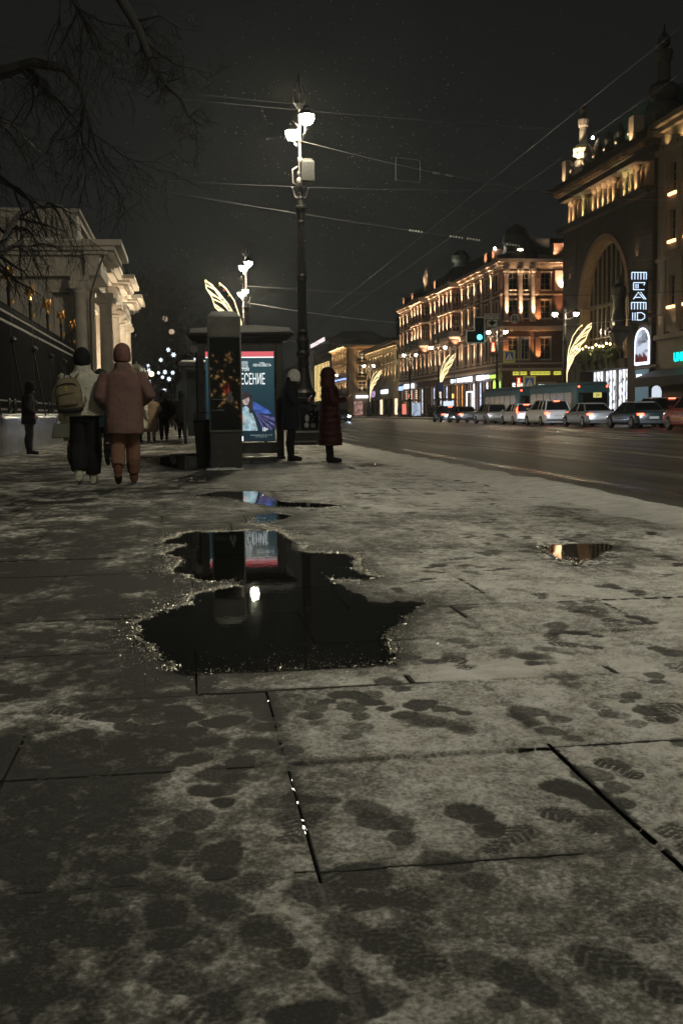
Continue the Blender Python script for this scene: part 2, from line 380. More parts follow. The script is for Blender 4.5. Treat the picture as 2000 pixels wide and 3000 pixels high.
parts = [sheet_patch(-.75, 1.75, 1.25, 3.6, .0055, .0055, True, True), sheet_patch(-1.3, 3.2, 3.6, 6.4, .012, .014, True, True),
         sheet_patch(-2.6, 4.28, 6.4, 14., .022, .03, True, True), sheet_patch(-4.38, 4.28, 14., 42., .05, .09, False, True),
         sheet_patch(-4.38, 4.28, 42., 260., .16, .7, False, False)]
V = []; F = []; A = []; b0 = 0
for v, f_, a in parts: V.append(v); F.append(f_ + b0); A.append(a); b0 += len(v)
sn = link('trodden_snow', np_mesh('trodden_snow', np.concatenate(V), np.concatenate(F), SNOW, np.concatenate(A)))
tag(sn, 'thin trodden snow with footprints lying on the pavement slabs', 'snow', kind='stuff')

# ---- pavement of granite slabs
SLAB = mat('wet_granite_slab', (.034, .0335, .030), .70, var=.60, scale=28, bump=.25, bscale=150, spec=.16)
SLABF = mat('wet_slab_mass', (.042, .041, .036), .72, var=.45, scale=4, bump=.25, bscale=60, spec=.2)
BED = mat('joint_bed', (.016, .015, .013), .5, var=.3, scale=12)
pave = MB().box(-4.45, 4.3, -14, 420, -.3, -.035).build('pavement', BED); tag(pave, kind='structure')
slabm = {}
far = MB(); ns = 0
for r in range(len(ROWS) - 1):
    y0, y1 = ROWS[r], ROWS[r + 1]; off = ROFF[r]
    for c in range(-8, 8):
        xa, xb = off + c * CW, off + (c + 1) * CW
        if xb < -4.4 or xa > 4.3: continue
        xa, xb = max(xa, -4.44), min(xb, 4.29)
        if xb - xa < .05: continue
        ym = (y0 + y1) / 2; vis = (xb > -.265 * y1 - .15) and (xa < .52 * y1 + .2)
        z = float((hsh(np.array([float(c)]), np.array([float(r)]), 3)[0] - .5) * .007); g = .0026
        if vis and ns < 300 and y1 < 23:
            k = (round(xb - xa, 3), round(y1 - y0, 3))
            if k not in slabm:
                w, h = k[0] / 2 - g, k[1] / 2 - g; e_ = .0022
                slabm[k] = MB().loft([[(-w, -h, -.08), (w, -h, -.08), (w, h, -.08), (-w, h, -.08)], [(-w, -h, -e_), (w, -h, -e_), (w, h, -e_), (-w, h, -e_)],
                                      [(-w + e_, -h + e_, 0), (w - e_, -h + e_, 0), (w - e_, h - e_, 0), (-w + e_, h - e_, 0)]]).mesh('slab', SLAB)
            link('slab', slabm[k], pave, ((xa + xb) / 2, ym, z), (0, 0, 0)); ns += 1
        else: far.box(xa + g, xb - g, y0 + g, y1 - g, -.08, z)
far.box(-4.44, 4.29, ROWS[-1] + .01, 418, -.08, -.001)
far.box(-4.44, 4.29, -14, ROWS[0] - .01, -.08, -.001)
o = far.build('slab_field', SLABF, pave); o['kind'] = 'stuff'

# ---- puddles
WATER = bpy.data.materials.new('puddle_water'); WATER.use_nodes = True; t = WATER.node_tree; t.nodes.remove(t.nodes['Principled BSDF'])
tp_ = t.nodes.new('ShaderNodeBsdfTransparent'); tp_.inputs[0].default_value = (.36, .35, .30, 1); gs = t.nodes.new('ShaderNodeBsdfGlossy'); gs.inputs['Roughness'].default_value = .02
fn_ = t.nodes.new('ShaderNodeFresnel'); fn_.inputs['IOR'].default_value = 1.33; mxs = t.nodes.new('ShaderNodeMixShader'); nz = t.nodes.new('ShaderNodeTexNoise'); nz.inputs['Scale'].default_value = 14; nz.inputs['Detail'].default_value = 3
bp = t.nodes.new('ShaderNodeBump'); bp.inputs['Strength'].default_value = .02; bp.inputs['Distance'].default_value = .01; geo = t.nodes.new('ShaderNodeNewGeometry')
t.links.new(geo.outputs['Position'], nz.inputs['Vector']); t.links.new(nz.outputs['Fac'], bp.inputs['Height']); t.links.new(bp.outputs[0], gs.inputs['Normal']); t.links.new(bp.outputs[0], fn_.inputs['Normal'])
t.links.new(fn_.outputs[0], mxs.inputs[0]); t.links.new(tp_.outputs[0], mxs.inputs[1]); t.links.new(gs.outputs[0], mxs.inputs[2]); t.links.new(mxs.outputs[0], t.nodes['Material Output'].inputs[0])
for i, p in enumerate(PUDR):
    m = MB().poly([(x, y, .0062) for x, y in p])
    o = m.build('puddle', WATER); tag(o, PUDL[i], 'puddle', 'puddles on the pavement')

JW = WATER.copy(); JW.name = 'joint_meltwater'; [setattr(n.inputs['Strength'], 'default_value', .5) for n in JW.node_tree.nodes if n.type == 'BUMP']
jw = MB().box(.2375, .2425, 2.35, 3.42, -.02, -.0045).box(.2380, .2425, 3.43, 3.55, -.02, -.0035).build('puddle', JW); tag(jw, 'thin glinting line of meltwater in the joint between two slabs', 'puddle', 'puddles on the pavement')
# ---- ice grains along the water lines
ICE = mat('ice_grain', (.50, .47, .40), .30, .8, spec=.9, var=.3, scale=50)
ig = MB(); r2 = random.Random(8)
for pi, p in enumerate(PUDR):
    if pi in (3, 5): continue
    n = len(p); cnt = 15000 if pi == 0 else 900
    cx = sum(a[0] for a in p) / n; cy = sum(a[1] for a in p) / n
    for _ in range(cnt):
        i = r2.randrange(n); x0, y0 = p[i]; x1, y1 = p[(i + 1) % n]; tt = r2.random()
        x, y = x0 + (x1 - x0) * tt, y0 + (y1 - y0) * tt
        ln = math.hypot(x1 - x0, y1 - y0) + 1e-6; nx_, ny_ = (y1 - y0) / ln, -(x1 - x0) / ln
        d = abs(r2.gauss(0, .085)) * r2.random() - .003
        if ny_ < -.5 and r2.random() < .8: continue
        if vnoise(np.array([x * 2.3]), np.array([y * 1.3]), 77)[0] < .44: continue
        x += nx_ * d * r2.choice((1, 1, -.25)); y += ny_ * d * 2.2 * r2.choice((1, 1, -.25))
        s = r2.uniform(.0012, .0034) * (1 + y / 14); z = .006 + s * .3
        a = r2.random() * 6.28; ca, sa = math.cos(a) * s, math.sin(a) * s; h = s * r2.uniform(.5, 1.2)
        ig.add([(x + ca, y + sa, z), (x - sa, y + ca, z), (x - ca, y - sa, z), (x + sa, y - ca, z), (x + r2.uniform(-.4, .4) * s, y + r2.uniform(-.4, .4) * s, z + h)], [(0, 1, 4), (1, 2, 4), (2, 3, 4), (3, 0, 4)])
for _ in range(170):  # floating specks added on the water to sparkle like the lamp reflection
    x, y = r2.gauss(.38, .22), 3.9 + abs(r2.gauss(0, .16)); s = r2.uniform(.0010, .0026); z = .0064; a = r2.random() * 6.28; ca, sa = math.cos(a) * s, math.sin(a) * s
    ig.add([(x + ca, y + sa, z), (x - sa, y + ca, z), (x - ca, y - sa, z), (x + sa, y - ca, z), (x, y, z + s * r2.uniform(.2, .9))], [(0, 1, 4), (1, 2, 4), (2, 3, 4), (3, 0, 4)])
o = ig.build('ice_grains', ICE); tag(o, 'glinting ice grains along the edges of the puddles', 'ice', kind='stuff')

# ---- road
ROAD = mat('wet_asphalt', (.040, .039, .034), .42, bump=.5, bscale=24, spec=.5)
t = ROAD.node_tree; b = t.nodes['Principled BSDF']
geo = t.nodes.new('ShaderNodeNewGeometry'); mp = t.nodes.new('ShaderNodeMapping'); mp.inputs['Scale'].default_value = (1.1, .012, 1)
nz = t.nodes.new('ShaderNodeTexNoise'); nz.inputs['Scale'].default_value = 1.; nz.inputs['Detail'].default_value = 5; nz.inputs['Roughness'].default_value = .6
t.links.new(geo.outputs['Position'], mp.inputs[0]); t.links.new(mp.outputs[0], nz.inputs['Vector'])
rp = t.nodes.new('ShaderNodeValToRGB'); rp.color_ramp.elements[0].position = .40; rp.color_ramp.elements[0].color = (.018, .018, .016, 1); rp.color_ramp.elements[1].position = .62; rp.color_ramp.elements[1].color = (.125, .120, .105, 1)
q = rp.color_ramp.elements.new(.52); q.color = (.036, .035, .031, 1)
t.links.new(nz.outputs['Fac'], rp.inputs[0]); t.links.new(rp.outputs[0], b.inputs['Base Color'])
mr = t.nodes.new('ShaderNodeMapRange'); mr.inputs[1].default_value = .35; mr.inputs[2].default_value = .65; mr.inputs[3].default_value = .26; mr.inputs[4].default_value = .60
t.links.new(nz.outputs['Fac'], mr.inputs[0]); t.links.new(mr.outputs[0], b.inputs['Roughness'])
gr = MB().box(-88, 128, -60, 638, -.9, -.34).build('ground', mat('dark_ground', (.04, .04, .04), .8, var=.3, scale=.2)); tag(gr, kind='structure')
rd = MB().box(4.45, 30., -60, 630, -.33, -.13).build('road', ROAD); tag(rd, kind='structure')
# lane lines, worn
LINE = mat('worn_lane_paint', (.14, .135, .12), .45, var=.5, scale=2)
lm = MB()
for lx in (8.0, 11.3, 17.2, 20.6):
    for k in range(44): lm.box(lx - .06, lx + .06, 6 + k * 8, 9.5 + k * 8, -.129, -.1255)
o = lm.build('lane_lines', LINE, rd); o['kind'] = 'stuff'
# thin wet tyre ridges of refrozen slush
SLUSH = mat('refrozen_slush', (.15, .145, .13), .35, var=.35, scale=6, bump=.5, bscale=30)
lm = MB()
for k in range(26):
    lx = rnd.uniform(6, 22); y0 = rnd.uniform(14, 60); L = rnd.uniform(4, 18); w = rnd.uniform(.02, .06); pts = []
    for j in range(9): pts.append((lx + .05 * math.sin(j * 1.3 + k), y0 + L * j / 8, -.128))
    lm.tube(pts, [w * .3] + [w * rnd.uniform(.6, 1.1) for _ in range(7)] + [w * .3], 5)
o = lm.build('slush_ridges', SLUSH, rd); o['kind'] = 'stuff'

kerb = MB().box(4.31, 4.44, -14, 5, -.3, -.02).build('kerb', GRAN); tag(kerb, kind='structure')
KB = mat('kerb_granite', (.16, .15, .14), .6, var=.3, scale=8)
km = MB().loft([[(-.07, -.49, -.3), (.075, -.49, -.3), (.075, .49, -.3), (-.07, .49, -.3)], [(-.07, -.49, -.03), (.075, -.49, -.03), (.075, .49, -.03), (-.07, .49, -.03)], [(-.07, -.48, -.005), (.05, -.48, -.005), (.05, .48, -.005), (-.07, .48, -.005)]]).mesh('kerb_stone', KB)
for k in range(60): link('kerb_stone', km, kerb, (4.375, 5.5 + k, rnd.uniform(-.004, .004)))
MB().box(4.31, 4.44, 65, 420, -.3, -.01).build('kerb_run', KB, kerb)
# ploughed snow bank over the kerb
n = 900; rows = []; r3 = random.Random(3)
ys = np.linspace(5, 120, n); w1 = fbm(ys * .8, ys * 0, 61, 4); w2 = fbm(ys * 2.3, ys * 0, 62, 4); hh = fbm(ys * 1.4, ys * 0 + 3, 63, 4)
for i in range(n):
    y = float(ys[i]); a = 3.95 - .5 * float(w1[i]); c_ = 4.44 + .30 * float(w2[i]); h = .015 + .085 * float(hh[i])
    rows.append([(a, y, .004), (a + .25, y, .004 + h * .6), (4.18, y, .004 + h), (4.36, y, .004 + h * .9), (4.47, y, -.02 - .04 * float(w1[i])), (c_, y, -.131)])
sb = MB().loft(rows, cap=False, close=False).build('snow_bank', mat('ploughed_snow', (.50, .485, .455), .8, var=.25, scale=5, bump=1., bscale=28), smooth=True)
tag(sb, 'low strip of grey snow ploughed along the near kerb', 'snow', kind='stuff')

op = MB().box(30.15, 60, -60, 630, -.33, 0).build('far_pavement', mat('far_pavement_snow', (.22, .21, .19), .6, var=.45, scale=.6)); tag(op, kind='structure')
ok_ = MB().box(29.95, 30.148, -60, 630, -.33, -.005).build('far_kerb', KB); tag(ok_, kind='structure')
fs = MB(); 
for i in range(200):
    y = 30 + i * 1.3; h = .05 + .12 * rnd.random(); fs.ball((30.3 + rnd.uniform(-.2, .2), y, .0), (.5 * rnd.uniform(.6, 1.2), .9, h), 7, 4)
o = fs.build('far_snow_bank', mat('ploughed_snow'), smooth=True); tag(o, 'bank of ploughed snow along the far kerb', 'snow', kind='stuff')
lg = MB().box(-60, -4.46, -20, 420, -.33, .0).build('garden_ground', mat('garden_snow', (.35, .34, .32), .8, var=.3, scale=1.)); tag(lg, kind='structure')
# ================================================================ lettering
def text(name, s, size, loc, rot, m, parent, sx=1., ext=.004, align='CENTER', shear=0):
    cu = bpy.data.curves.new(name, 'FONT'); cu.body = s; cu.size = size; cu.align_x = align; cu.align_y = 'CENTER'; cu.extrude = ext; cu.shear = shear
    cu.materials.append(m)
    tmp = bpy.data.objects.new('lettering_source', cu); COL.objects.link(tmp); bpy.context.view_layer.update()
    me = bpy.data.meshes.new_from_object(tmp.evaluated_get(bpy.context.evaluated_depsgraph_get())); me.name = name
    bpy.data.objects.remove(tmp, do_unlink=True)
    o = link(name, me, parent, loc, rot); o.scale = (sx, 1, 1)
    return o
TO_CAM = (R_(90), 0, 0); TO_WEST = (R_(90), 0, R_(-90))

# ================================================================ street lamps
def make_lamp():
    t = thing('street_lamp', '', 'street lamp')
    b = MB().sqlathe([(.46, 0), (.46, .10), (.44, .12), (.44, .36), (.40, .40), (.38, .46)]).sqlathe([(.33, .44), (.30, .6), (.25, .85), (.25, 1.02), (.33, 1.10), (.34, 1.16), (.30, 1.18)])
    for a in range(4):     # wreath bosses on the pedestal faces
        c, s = math.cos(a * math.pi / 2), math.sin(a * math.pi / 2)
        b.ball((c * .29, s * .29, .72), (.10 if not c else .04, .10 if not s else .04, .13), 8, 6)
    b.build('pedestal', IRON, t, bevel=.012)
    MB().lathe([(.17, 1.17), (.22, 1.24), (.35, 1.40), (.37, 1.50), (.30, 1.58), (.27, 1.64), (.22, 1.80), (.185, 2.05), (.165, 2.25), (.18, 2.30), (.165, 2.36), (.15, 2.5), (.19, 2.56), (.20, 2.64), (.16, 2.72), (.17, 2.86), (.195, 2.98), (.17, 3.06), (.145, 3.18), (.165, 3.24), (.14, 3.30)], 20).build('base_shaft', IRON, t, smooth=False)
    prof = []
    n = 40
    def fl(r, z): return [((r * (1 - (.13 if k % 4 in (1, 2) else 0))) * math.cos(2 * math.pi * k / n), (r * (1 - (.13 if k % 4 in (1, 2) else 0))) * math.sin(2 * math.pi * k / n), z) for k in range(n)]
    MB().loft([fl(.135, 3.28), fl(.125, 4.66)]).loft([fl(.122, 4.86), fl(.10, 6.30)]).lathe([(.13, 4.64), (.15, 4.70), (.14, 4.76), (.15, 4.82), (.125, 4.88)], 16).build('fluted_shaft', IRON, t)
    MB().lathe([(.10, 6.28), (.125, 6.33), (.11, 6.38), (.13, 6.55), (.175, 6.70), (.175, 6.76), (.11, 6.80), (.085, 6.95), (.10, 7.0), (.075, 7.06), (.09, 7.12), (.06, 7.2), (.075, 7.26), (.055, 7.32)], 16).build('capital', IRON, t)
    a = MB()
    for s in (-1, 1): a.tube([(s * .06, 0, 7.0), (s * .16, 0, 7.04), (s * .22, 0, 7.25)], [.022, .02, .016], 6).ball((s * .23, 0, 7.28), .03, 8, 6)
    a.build('side_brackets', SILVER, t)
    MB().lathe([(.052, 7.30), (.052, 7.62), (.085, 7.66), (.085, 7.72), (.05, 7.76), (.05, 8.0), (.07, 8.04), (.075, 8.10), (.045, 8.14), (.040, 8.9), (.06, 8.95), (.055, 9.02), (.03, 9.06), (.028, 9.5)], 14).build('upper_pole', SILVER, t)
    c = MB().lathe([(.03, 9.46), (.09, 9.5), (.11, 9.62), (.05, 9.72), (.06, 9.8), (.08, 9.95), (.06, 10.25), (.012, 10.42)], 10)
    for k in range(4):
        q = k * math.pi / 2 + .5; c.tube([(math.cos(q) * .05, math.sin(q) * .05, 9.5), (math.cos(q) * .22, math.sin(q) * .22, 9.62), (math.cos(q) * .24, math.sin(q) * .24, 9.85), (math.cos(q) * .16, math.sin(q) * .16, 10.08)], [.025, .03, .025, .01], 6)
    c.build('finial', IRON, t)
    for s in (-1, 1):
        MB().tube([(0, s * .03, 8.62), (0, s * .3, 8.52), (0, s * .62, 8.66), (0, s * .85, 9.0), (0, s * .88, 9.28), (0, s * .82, 9.36)], [.026, .026, .024, .022, .02, .02], 7).tube([(0, s * .04, 9.0), (0, s * .45, 9.2), (0, s * .80, 9.33)], .014, 6).build('arm', SILVER, t)
        h = MB().lathe([(.02, 9.36), (.07, 9.34), (.10, 9.24), (.21, 9.15), (.235, 9.08), (.22, 9.065)], 14, (0, s * .88, 0)).build('lamp_hood', IRON, t)
        MB().lathe([(.205, 9.062), (.20, 8.98), (.165, 8.89), (.10, 8.83), (.02, 8.81)], 12, (0, s * .88, 0)).build('lamp_bowl', LAMPW, h, smooth=True)
    return t
lamp = make_lamp()
lamp.location = (3.36, 31.6, 0); lamp.rotation_euler = (0, 0, R_(7))
tag(lamp, 'tall ornate black street lamp with two glowing bowls, nearest the camera', 'street lamp', 'ornate two-bowl street lamps')
bx = MB().loft([[(-.17, -.14, 7.40), (.17, -.14, 7.40), (.17, .1, 7.40), (-.17, .1, 7.40)], [(-.19, -.17, 7.46), (.19, -.17, 7.46), (.19, .12, 7.46), (-.19, .12, 7.46)], [(-.19, -.17, 7.98), (.19, -.17, 7.98), (.19, .12, 7.98), (-.19, .12, 7.98)], [(-.12, -.08, 8.08), (.12, -.08, 8.08), (.12, .08, 8.08), (-.12, .08, 8.08)]])
bx.v = [(x + .17, y - .1, z) for x, y, z in bx.v]; cb = bx.build('control_box', mat('box_grey', (.012, .0115, .011), .6, var=.15), lamp, bevel=.01)
MB().tube([(-.08, -.05, 7.35), (-.24, -.12, 7.40), (-.26, -.14, 7.75), (-.10, -.06, 7.86)], .022, 6).ball((-.05, -.1, 7.45), (.09, .09, .12), 8, 6).build('camera_bracket', SILVER, lamp)
LAMPS = [((3.40, 61.), 7, 'street lamp with a feather light behind the information pillar'), ((3.95, 74.5), 7, 'street lamp farther along the near kerb, its bowls just below the feather-lit lamp'), ((3.9, 6.6), 7, 'street lamp beside the camera on the near kerb'), ((3.4, -24), 7, 'street lamp behind the camera on the near kerb'),
         ((32., 90.25), 70, 'far-side street lamp in front of the dark arched palace'), ((32., 111.), 70, 'far-side street lamp beside the red pedestrian signal'), ((32., 137.7), 70, 'far-side street lamp with a feather light before the red building'), ((32., 155.7), 70, 'far-side street lamp at the distant end of the red building'), ((32., 191.6), 70, 'far-side street lamp before the low beige building, farthest of the row'), ((32, 64.), 70, 'far-side street lamp right of the picture'), ((32., 240), 70, 'street lamp before the string-lit building')]
far_bowl = []
for ch in lamp.children_recursive:
    if ch.name.startswith('lamp_bowl'):
        m_ = ch.data.copy(); m_.materials.clear(); m_.materials.append(LAMPF); far_bowl.append(m_)
for (x, y), rz, lb in LAMPS:
    if y in (64., ): continue
    c = copy_tree(lamp); c.location = (x, y, 0); c.rotation_euler = (0, 0, R_(rz)); c['label'] = lb
    for ch in c.children_recursive:
        if y == 6.6 and ch.name.startswith('lamp_bowl'):
            ch.data = ch.data.copy(); ch.data.materials.clear(); ch.data.materials.append(LAMPN)
        if x > 20 and ch.name.startswith('lamp_bowl'): ch.data = far_bowl[0 if ch.data.vertices[0].co.y < 0 else 1]
    for ch in list(c.children):
        if ch.name.startswith(('control_box', 'camera_bracket')): bpy.data.objects.remove(ch, do_unlink=True)

# ---- feather shaped light ornaments hung on the posts
def make_feather():
    t = thing('feather_light', '', 'light ornament')
    sp = [(0, 0, 2.6), (.02, 0, 4.0), (.10, 0, 5.0), (.35, 0, 6.0), (.85, 0, 6.9), (1.5, 0, 7.7), (2.05, 0, 8.2)]
    MB().tube(sp, .042, 6).build('spine', FEATH, t)
    MB().tube([(.06, 0, 5.0), (.16, 0, 6.0), (.5, 0, 7.1), (.95, 0, 7.75), (1.3, 0, 8.05)], .035, 6).build('outer_plume', FEATH, t)
    lo = [(.16, .0, 4.4), (.45, 0, 4.9), (.62, 0, 5.4), (1.0, 0, 5.75), (1.12, 0, 6.3), (1.55, 0, 6.75), (1.72, 0, 7.3), (2.0, 0, 7.75), (2.05, 0, 8.2)]
    MB().tube(lo, .032, 6).build('lower_edge', FEATH, t)
    hi = [(.02, 0, 3.9), (.08, 0, 4.4), (.13, 0, 4.9), (.25, 0, 5.4), (.42, 0, 5.9), (.7, 0, 6.45), (1.0, 0, 6.95), (1.4, 0, 7.45)]
    def along(P, t):
        t *= len(P) - 1; i = min(int(t), len(P) - 2); return tuple(P[i][k] + (P[i + 1][k] - P[i][k]) * (t - i) for k in range(3))
    for k in range(15):
        a, b = along(hi, k / 14), along(lo, min(1, (k + .9) / 15)); c_ = ((a[0] + b[0]) / 2 - .05, 0, (a[2] + b[2]) / 2 + (.12 if k % 3 else -.04)); MB().tube([a, c_, b], .034, 5).build('barb', FEATH, t)
    for i, (x, z) in enumerate(((1.28, 7.9), (1.05, 7.65), (.8, 7.35), (.5, 6.95), (2.04, 8.0), (.6, 5.6), (1.0, 6.2))):
        MB().ball((x, -.02, z), .06, 8, 6).build('bauble', mat('red_bauble', (.5, .03, .02), .2, coat=.5) if i % 2 else mat('gold_bauble', (.6, .4, .06), .25, .6), t)
    MB().tube([(-.12, 0, 3.0), (.03, 0, 3.0)], .015, 6).tube([(-.12, 0, 4.3), (.07, 0, 4.3)], .015, 6).build('clamp', IRON2, t)
    return t
fe = make_feather(); fe.location = (3.24, 60.9, 0); fe.rotation_euler = (0, 0, R_(180)); tag(fe, 'glowing feather light arching left above the information pillar', 'light ornament', 'feather light ornaments')
for (x, y), lb in (((32.12, 90.2), 'glowing feather light in front of the dark arched palace'), ((32.12, 137.6), 'glowing feather light before the red building shop fronts'), ((32.12, 191.5), 'small glowing feather light before the low beige building')):
    c = copy_tree(fe); c.location = (x, y, 0); c.rotation_euler = (0, 0, R_(-15)); c['label'] = lb

# ================================================================ bus shelter with the lit poster
ALU = mat('dark_anodised_metal', (.035, .034, .032), .4, .5, var=.25, scale=5)
GLZ = mat('shelter_glass', (.03, .035, .035), .05, spec=.6, var=.4, scale=2)
sh = thing('bus_shelter', 'dark bus shelter with a large lit theatre poster facing the camera', 'bus shelter', (0, 22.1, 0))
MB().box(.22, .36, 0, .16, .0, 2.42).build('post', ALU, sh, bevel=.01)
MB().box(1.80, 1.94, 0, .16, .0, 2.42).build('post', ALU, sh, bevel=.01)
for xx in (.24, 1.84): MB().box(xx, xx + .07, 4.3, 4.38, 0, 2.42).build('post', ALU, sh, bevel=.008)
rf = MB().loft([[(.14, -.12, 2.36), (2.0, -.12, 2.36), (2.0, 4.7, 2.36), (.14, 4.7, 2.36)], [(.05, -.22, 2.44), (2.13, -.22, 2.46), (2.13, 4.8, 2.46), (.05, 4.8, 2.44)], [(.03, -.24, 2.49), (2.16, -.24, 2.52), (2.16, 4.82, 2.52), (.03, 4.82, 2.49)], [(.12, -.12, 2.56), (2.05, -.12, 2.58), (2.05, 4.7, 2.58), (.12, 4.7, 2.56)]]).build('roof', ALU, sh, bevel=.008)
scp = MB()
g = []
for i in range(26):
    y = -.20 + i * .195; w = .05 * math.sin(i * .8)
    g.append([(.08 + .02 * math.sin(i * 2.1), y, 2.50), (.12, y, 2.60 + .02 * math.sin(i)), (.7, y, 2.655 + .012 * math.sin(i * 1.7)), (1.4, y, 2.66 + .012 * math.cos(i * 1.3)), (2.06, y, 2.62 + .015 * math.sin(i * .9)), (2.13 + .015 * math.sin(i * 1.9), y, 2.53), (1.1, y, 2.50)])
scp.loft(g).build('snow_cap', SNOWC, rf, smooth=True)
MB().box(.36, 1.80, .02, .14, 2.17, 2.40).build('fascia', ALU, sh)
MB().box(.36, 1.80, .02, .14, .12, .30).build('lower_rail', ALU, sh)
MB().box(.36, 1.80, .0, .13, .30, .34).build('ledge', ALU, sh)
MB().box(.20, 1.96, -.03, .2, .0, .05).build('footing', ALU, sh)
MB().box(.26, .275, .3, 4.28, .28, 2.25).build('glass_wall', GLZ, sh)
MB().box(.28, .34, 1.5, 1.56, .1, 2.36).box(.28, .34, 2.9, 2.96, .1, 2.36).box(.25, .30, .2, 4.3, .2, .27).build('wall_frame', ALU, sh)
MB().box(.4, .85, .9, 3.6, .44, .48).box(.45, .5, 1.1, 1.16, 0, .44).box(.45, .5, 3.2, 3.26, 0, .44).build('bench', ALU, sh)
text('stop_lettering', '◖ Невский', .07, (.78, .012, 2.26), TO_CAM, mat('dim_letter', (.16, .15, .13), .6), sh)
# poster: flat print behind glass, lit from behind
PZ0, PZ1, PX0, PX1 = .36, 2.16, .40, 1.76
pb = MB().add([(PX0, .010, PZ0), (PX1, .010, PZ0), (PX1, .010, PZ1), (PX0, .010, PZ1)], [(0, 1, 2, 3)])
PM = glow('poster_ground', (.035, .085, .10), 1.)
t = PM.node_tree; b = t.nodes['Principled BSDF']; tcn = t.nodes.new('ShaderNodeTexCoord'); sp_ = t.nodes.new('ShaderNodeSeparateXYZ'); t.links.new(tcn.outputs['Object'], sp_.inputs[0])
rp = t.nodes.new('ShaderNodeValToRGB'); mr = t.nodes.new('ShaderNodeMapRange'); mr.inputs[1].default_value = PZ0; mr.inputs[2].default_value = PZ1; t.links.new(sp_.outputs['Z'], mr.inputs[0]); t.links.new(mr.outputs[0], rp.inputs[0])
rp.color_ramp.elements[0].color = (.007, .018, .026, 1); rp.color_ramp.elements[1].color = (.028, .066, .078, 1); q = rp.color_ramp.elements.new(.4); q.color = (.011, .033, .046, 1); q = rp.color_ramp.elements.new(.8); q.color = (.022, .058, .072, 1)
t.links.new(rp.outputs[0], b.inputs['Emission Color']); b.inputs['Roughness'].default_value = .12
po = pb.build('poster', PM, sh)
PWH = glow('poster_white', (.85, .92, .92), 1.2); PRED = glow('poster_red', (.75, .13, .15), .9); PGR = glow('poster_grey_letter', (.35, .45, .46), .8)
def flat(name, pts, m, d): return MB().add([(x, d, z) for x, z in pts], [tuple(range(len(pts)))]).build(name, m, po)
flat('red_band', [(PX0, 2.06), (PX1, 2.06), (PX1, 2.16), (PX0, 2.16)], PRED, .006)
flat('white_band', [(PX0, 2.035), (PX1, 2.035), (PX1, 2.058), (PX0, 2.058)], PWH, .006)
text('poster_title', 'ВОСКРЕСЕНИЕ', .31, (1.12, .004, 1.60), TO_CAM, PWH, po, .40, .0005)
text('poster_author', 'Л.Н. ТОЛСТОЙ', .085, (1.02, .004, 1.80), TO_CAM, PWH, po, .8, .0005)
text('poster_theatre', 'ЛЕНСОВЕТА', .07, (1.52, .004, 1.885), TO_CAM, PWH, po, .85, .0005)
text('poster_small_line', 'театр', .05, (1.52, .004, 1.935), TO_CAM, PWH, po, .8, .0005)
text('poster_logo_line', 'ГОСУД\nТЕАТР', .045, (1.17, .004, 1.85), TO_CAM, PWH, po, .9, .0005)
flat('logo_block', [(1.11, 1.90), (1.24, 1.90), (1.24, 1.97), (1.11, 1.97)], PGR, .006)
text('poster_rating', '18+', .11, (1.56, .004, .60), TO_CAM, PWH, po, .75, .0005)
text('poster_address', 'Владимирский пр., д. 12\nтел. 713 21 91', .038, (1.48, .004, .47), TO_CAM, PGR, po, 1, .0005)
flat('sponsor_card', [(.80, .375), (1.12, .375), (1.12, .47), (.80, .47)], PWH, .006)
text('sponsor_lettering', 'Газпром', .045, (1.0, .003, .42), TO_CAM, glow('poster_blue_letter', (.05, .2, .7), .8), po, 1, .0005)
PSK = print_mat('poster_skin', (.62, .50, .47), .8); PHR = print_mat('poster_hair', (.055, .045, .05), .8); PDR = print_mat('poster_dress', (.38, .56, .62), .9); PBL = print_mat('poster_wing_blue', (.06, .13, .46), .9); PVI = print_mat('poster_wing_violet', (.17, .15, .36), .8); PSH = print_mat('poster_shirt', (.70, .72, .75), .8); PDK = print_mat('poster_wing_dark', (.018, .030, .075), .9)
def arc(cx, cz, rx, rz, a0, a1, n=14): return [(cx + rx * math.cos(R_(a0 + (a1 - a0) * i / n)), cz + rz * math.sin(R_(a0 + (a1 - a0) * i / n))) for i in range(n + 1)]
def flat2(name, pts, m, d): return flat(name, [(min(PX1, x + .17), z) for x, z in pts], m, d)
flat2('wing', [(1.05, 1.10), (1.18, 1.16), (1.45, 1.00), (1.76, .86), (1.76, .70), (1.5, .80), (1.22, .92)], PBL, .0075)
for k in range(9):
    a = R_(-2 - k * 8); b_ = R_(-9 - k * 8); L = .60 - .028 * k; x0, z0 = 1.20, .93
    flat2('wing_feather', [(x0, z0), ((x0 + L * math.cos(a)), z0 + L * math.sin(a)), ((x0 + L * math.cos(b_)), z0 + L * math.sin(b_))], PVI if k % 2 else PDK, .007)
flat2('man_shirt', [(.55, .62), (.95, .62), (.93, 1.10), (.80, 1.18), (.62, 1.12)], PSH, .007)
flat2('man_head', arc(.80, 1.24, .085, .115, 0, 360), PSK, .0066)
flat2('dress', [(.72, .58), (1.24, .58), (1.20, .78), (1.12, .98), (1.02, 1.08), (.90, 1.02), (.78, .82)], PDR, .0062)
flat2('hair', arc(1.02, 1.22, .125, .14, 0, 200) + [(.91, 1.02), (.97, 1.06), (1.06, 1.10), (1.09, .92), (1.16, .96), (1.155, 1.12)], PHR, .0056)
flat2('face', arc(1.015, 1.19, .07, .095, 180, 400), PSK, .005)
flat2('forearm', [(.78, .74), (.98, .86), (1.02, .82), (.82, .69)], PSK, .005)
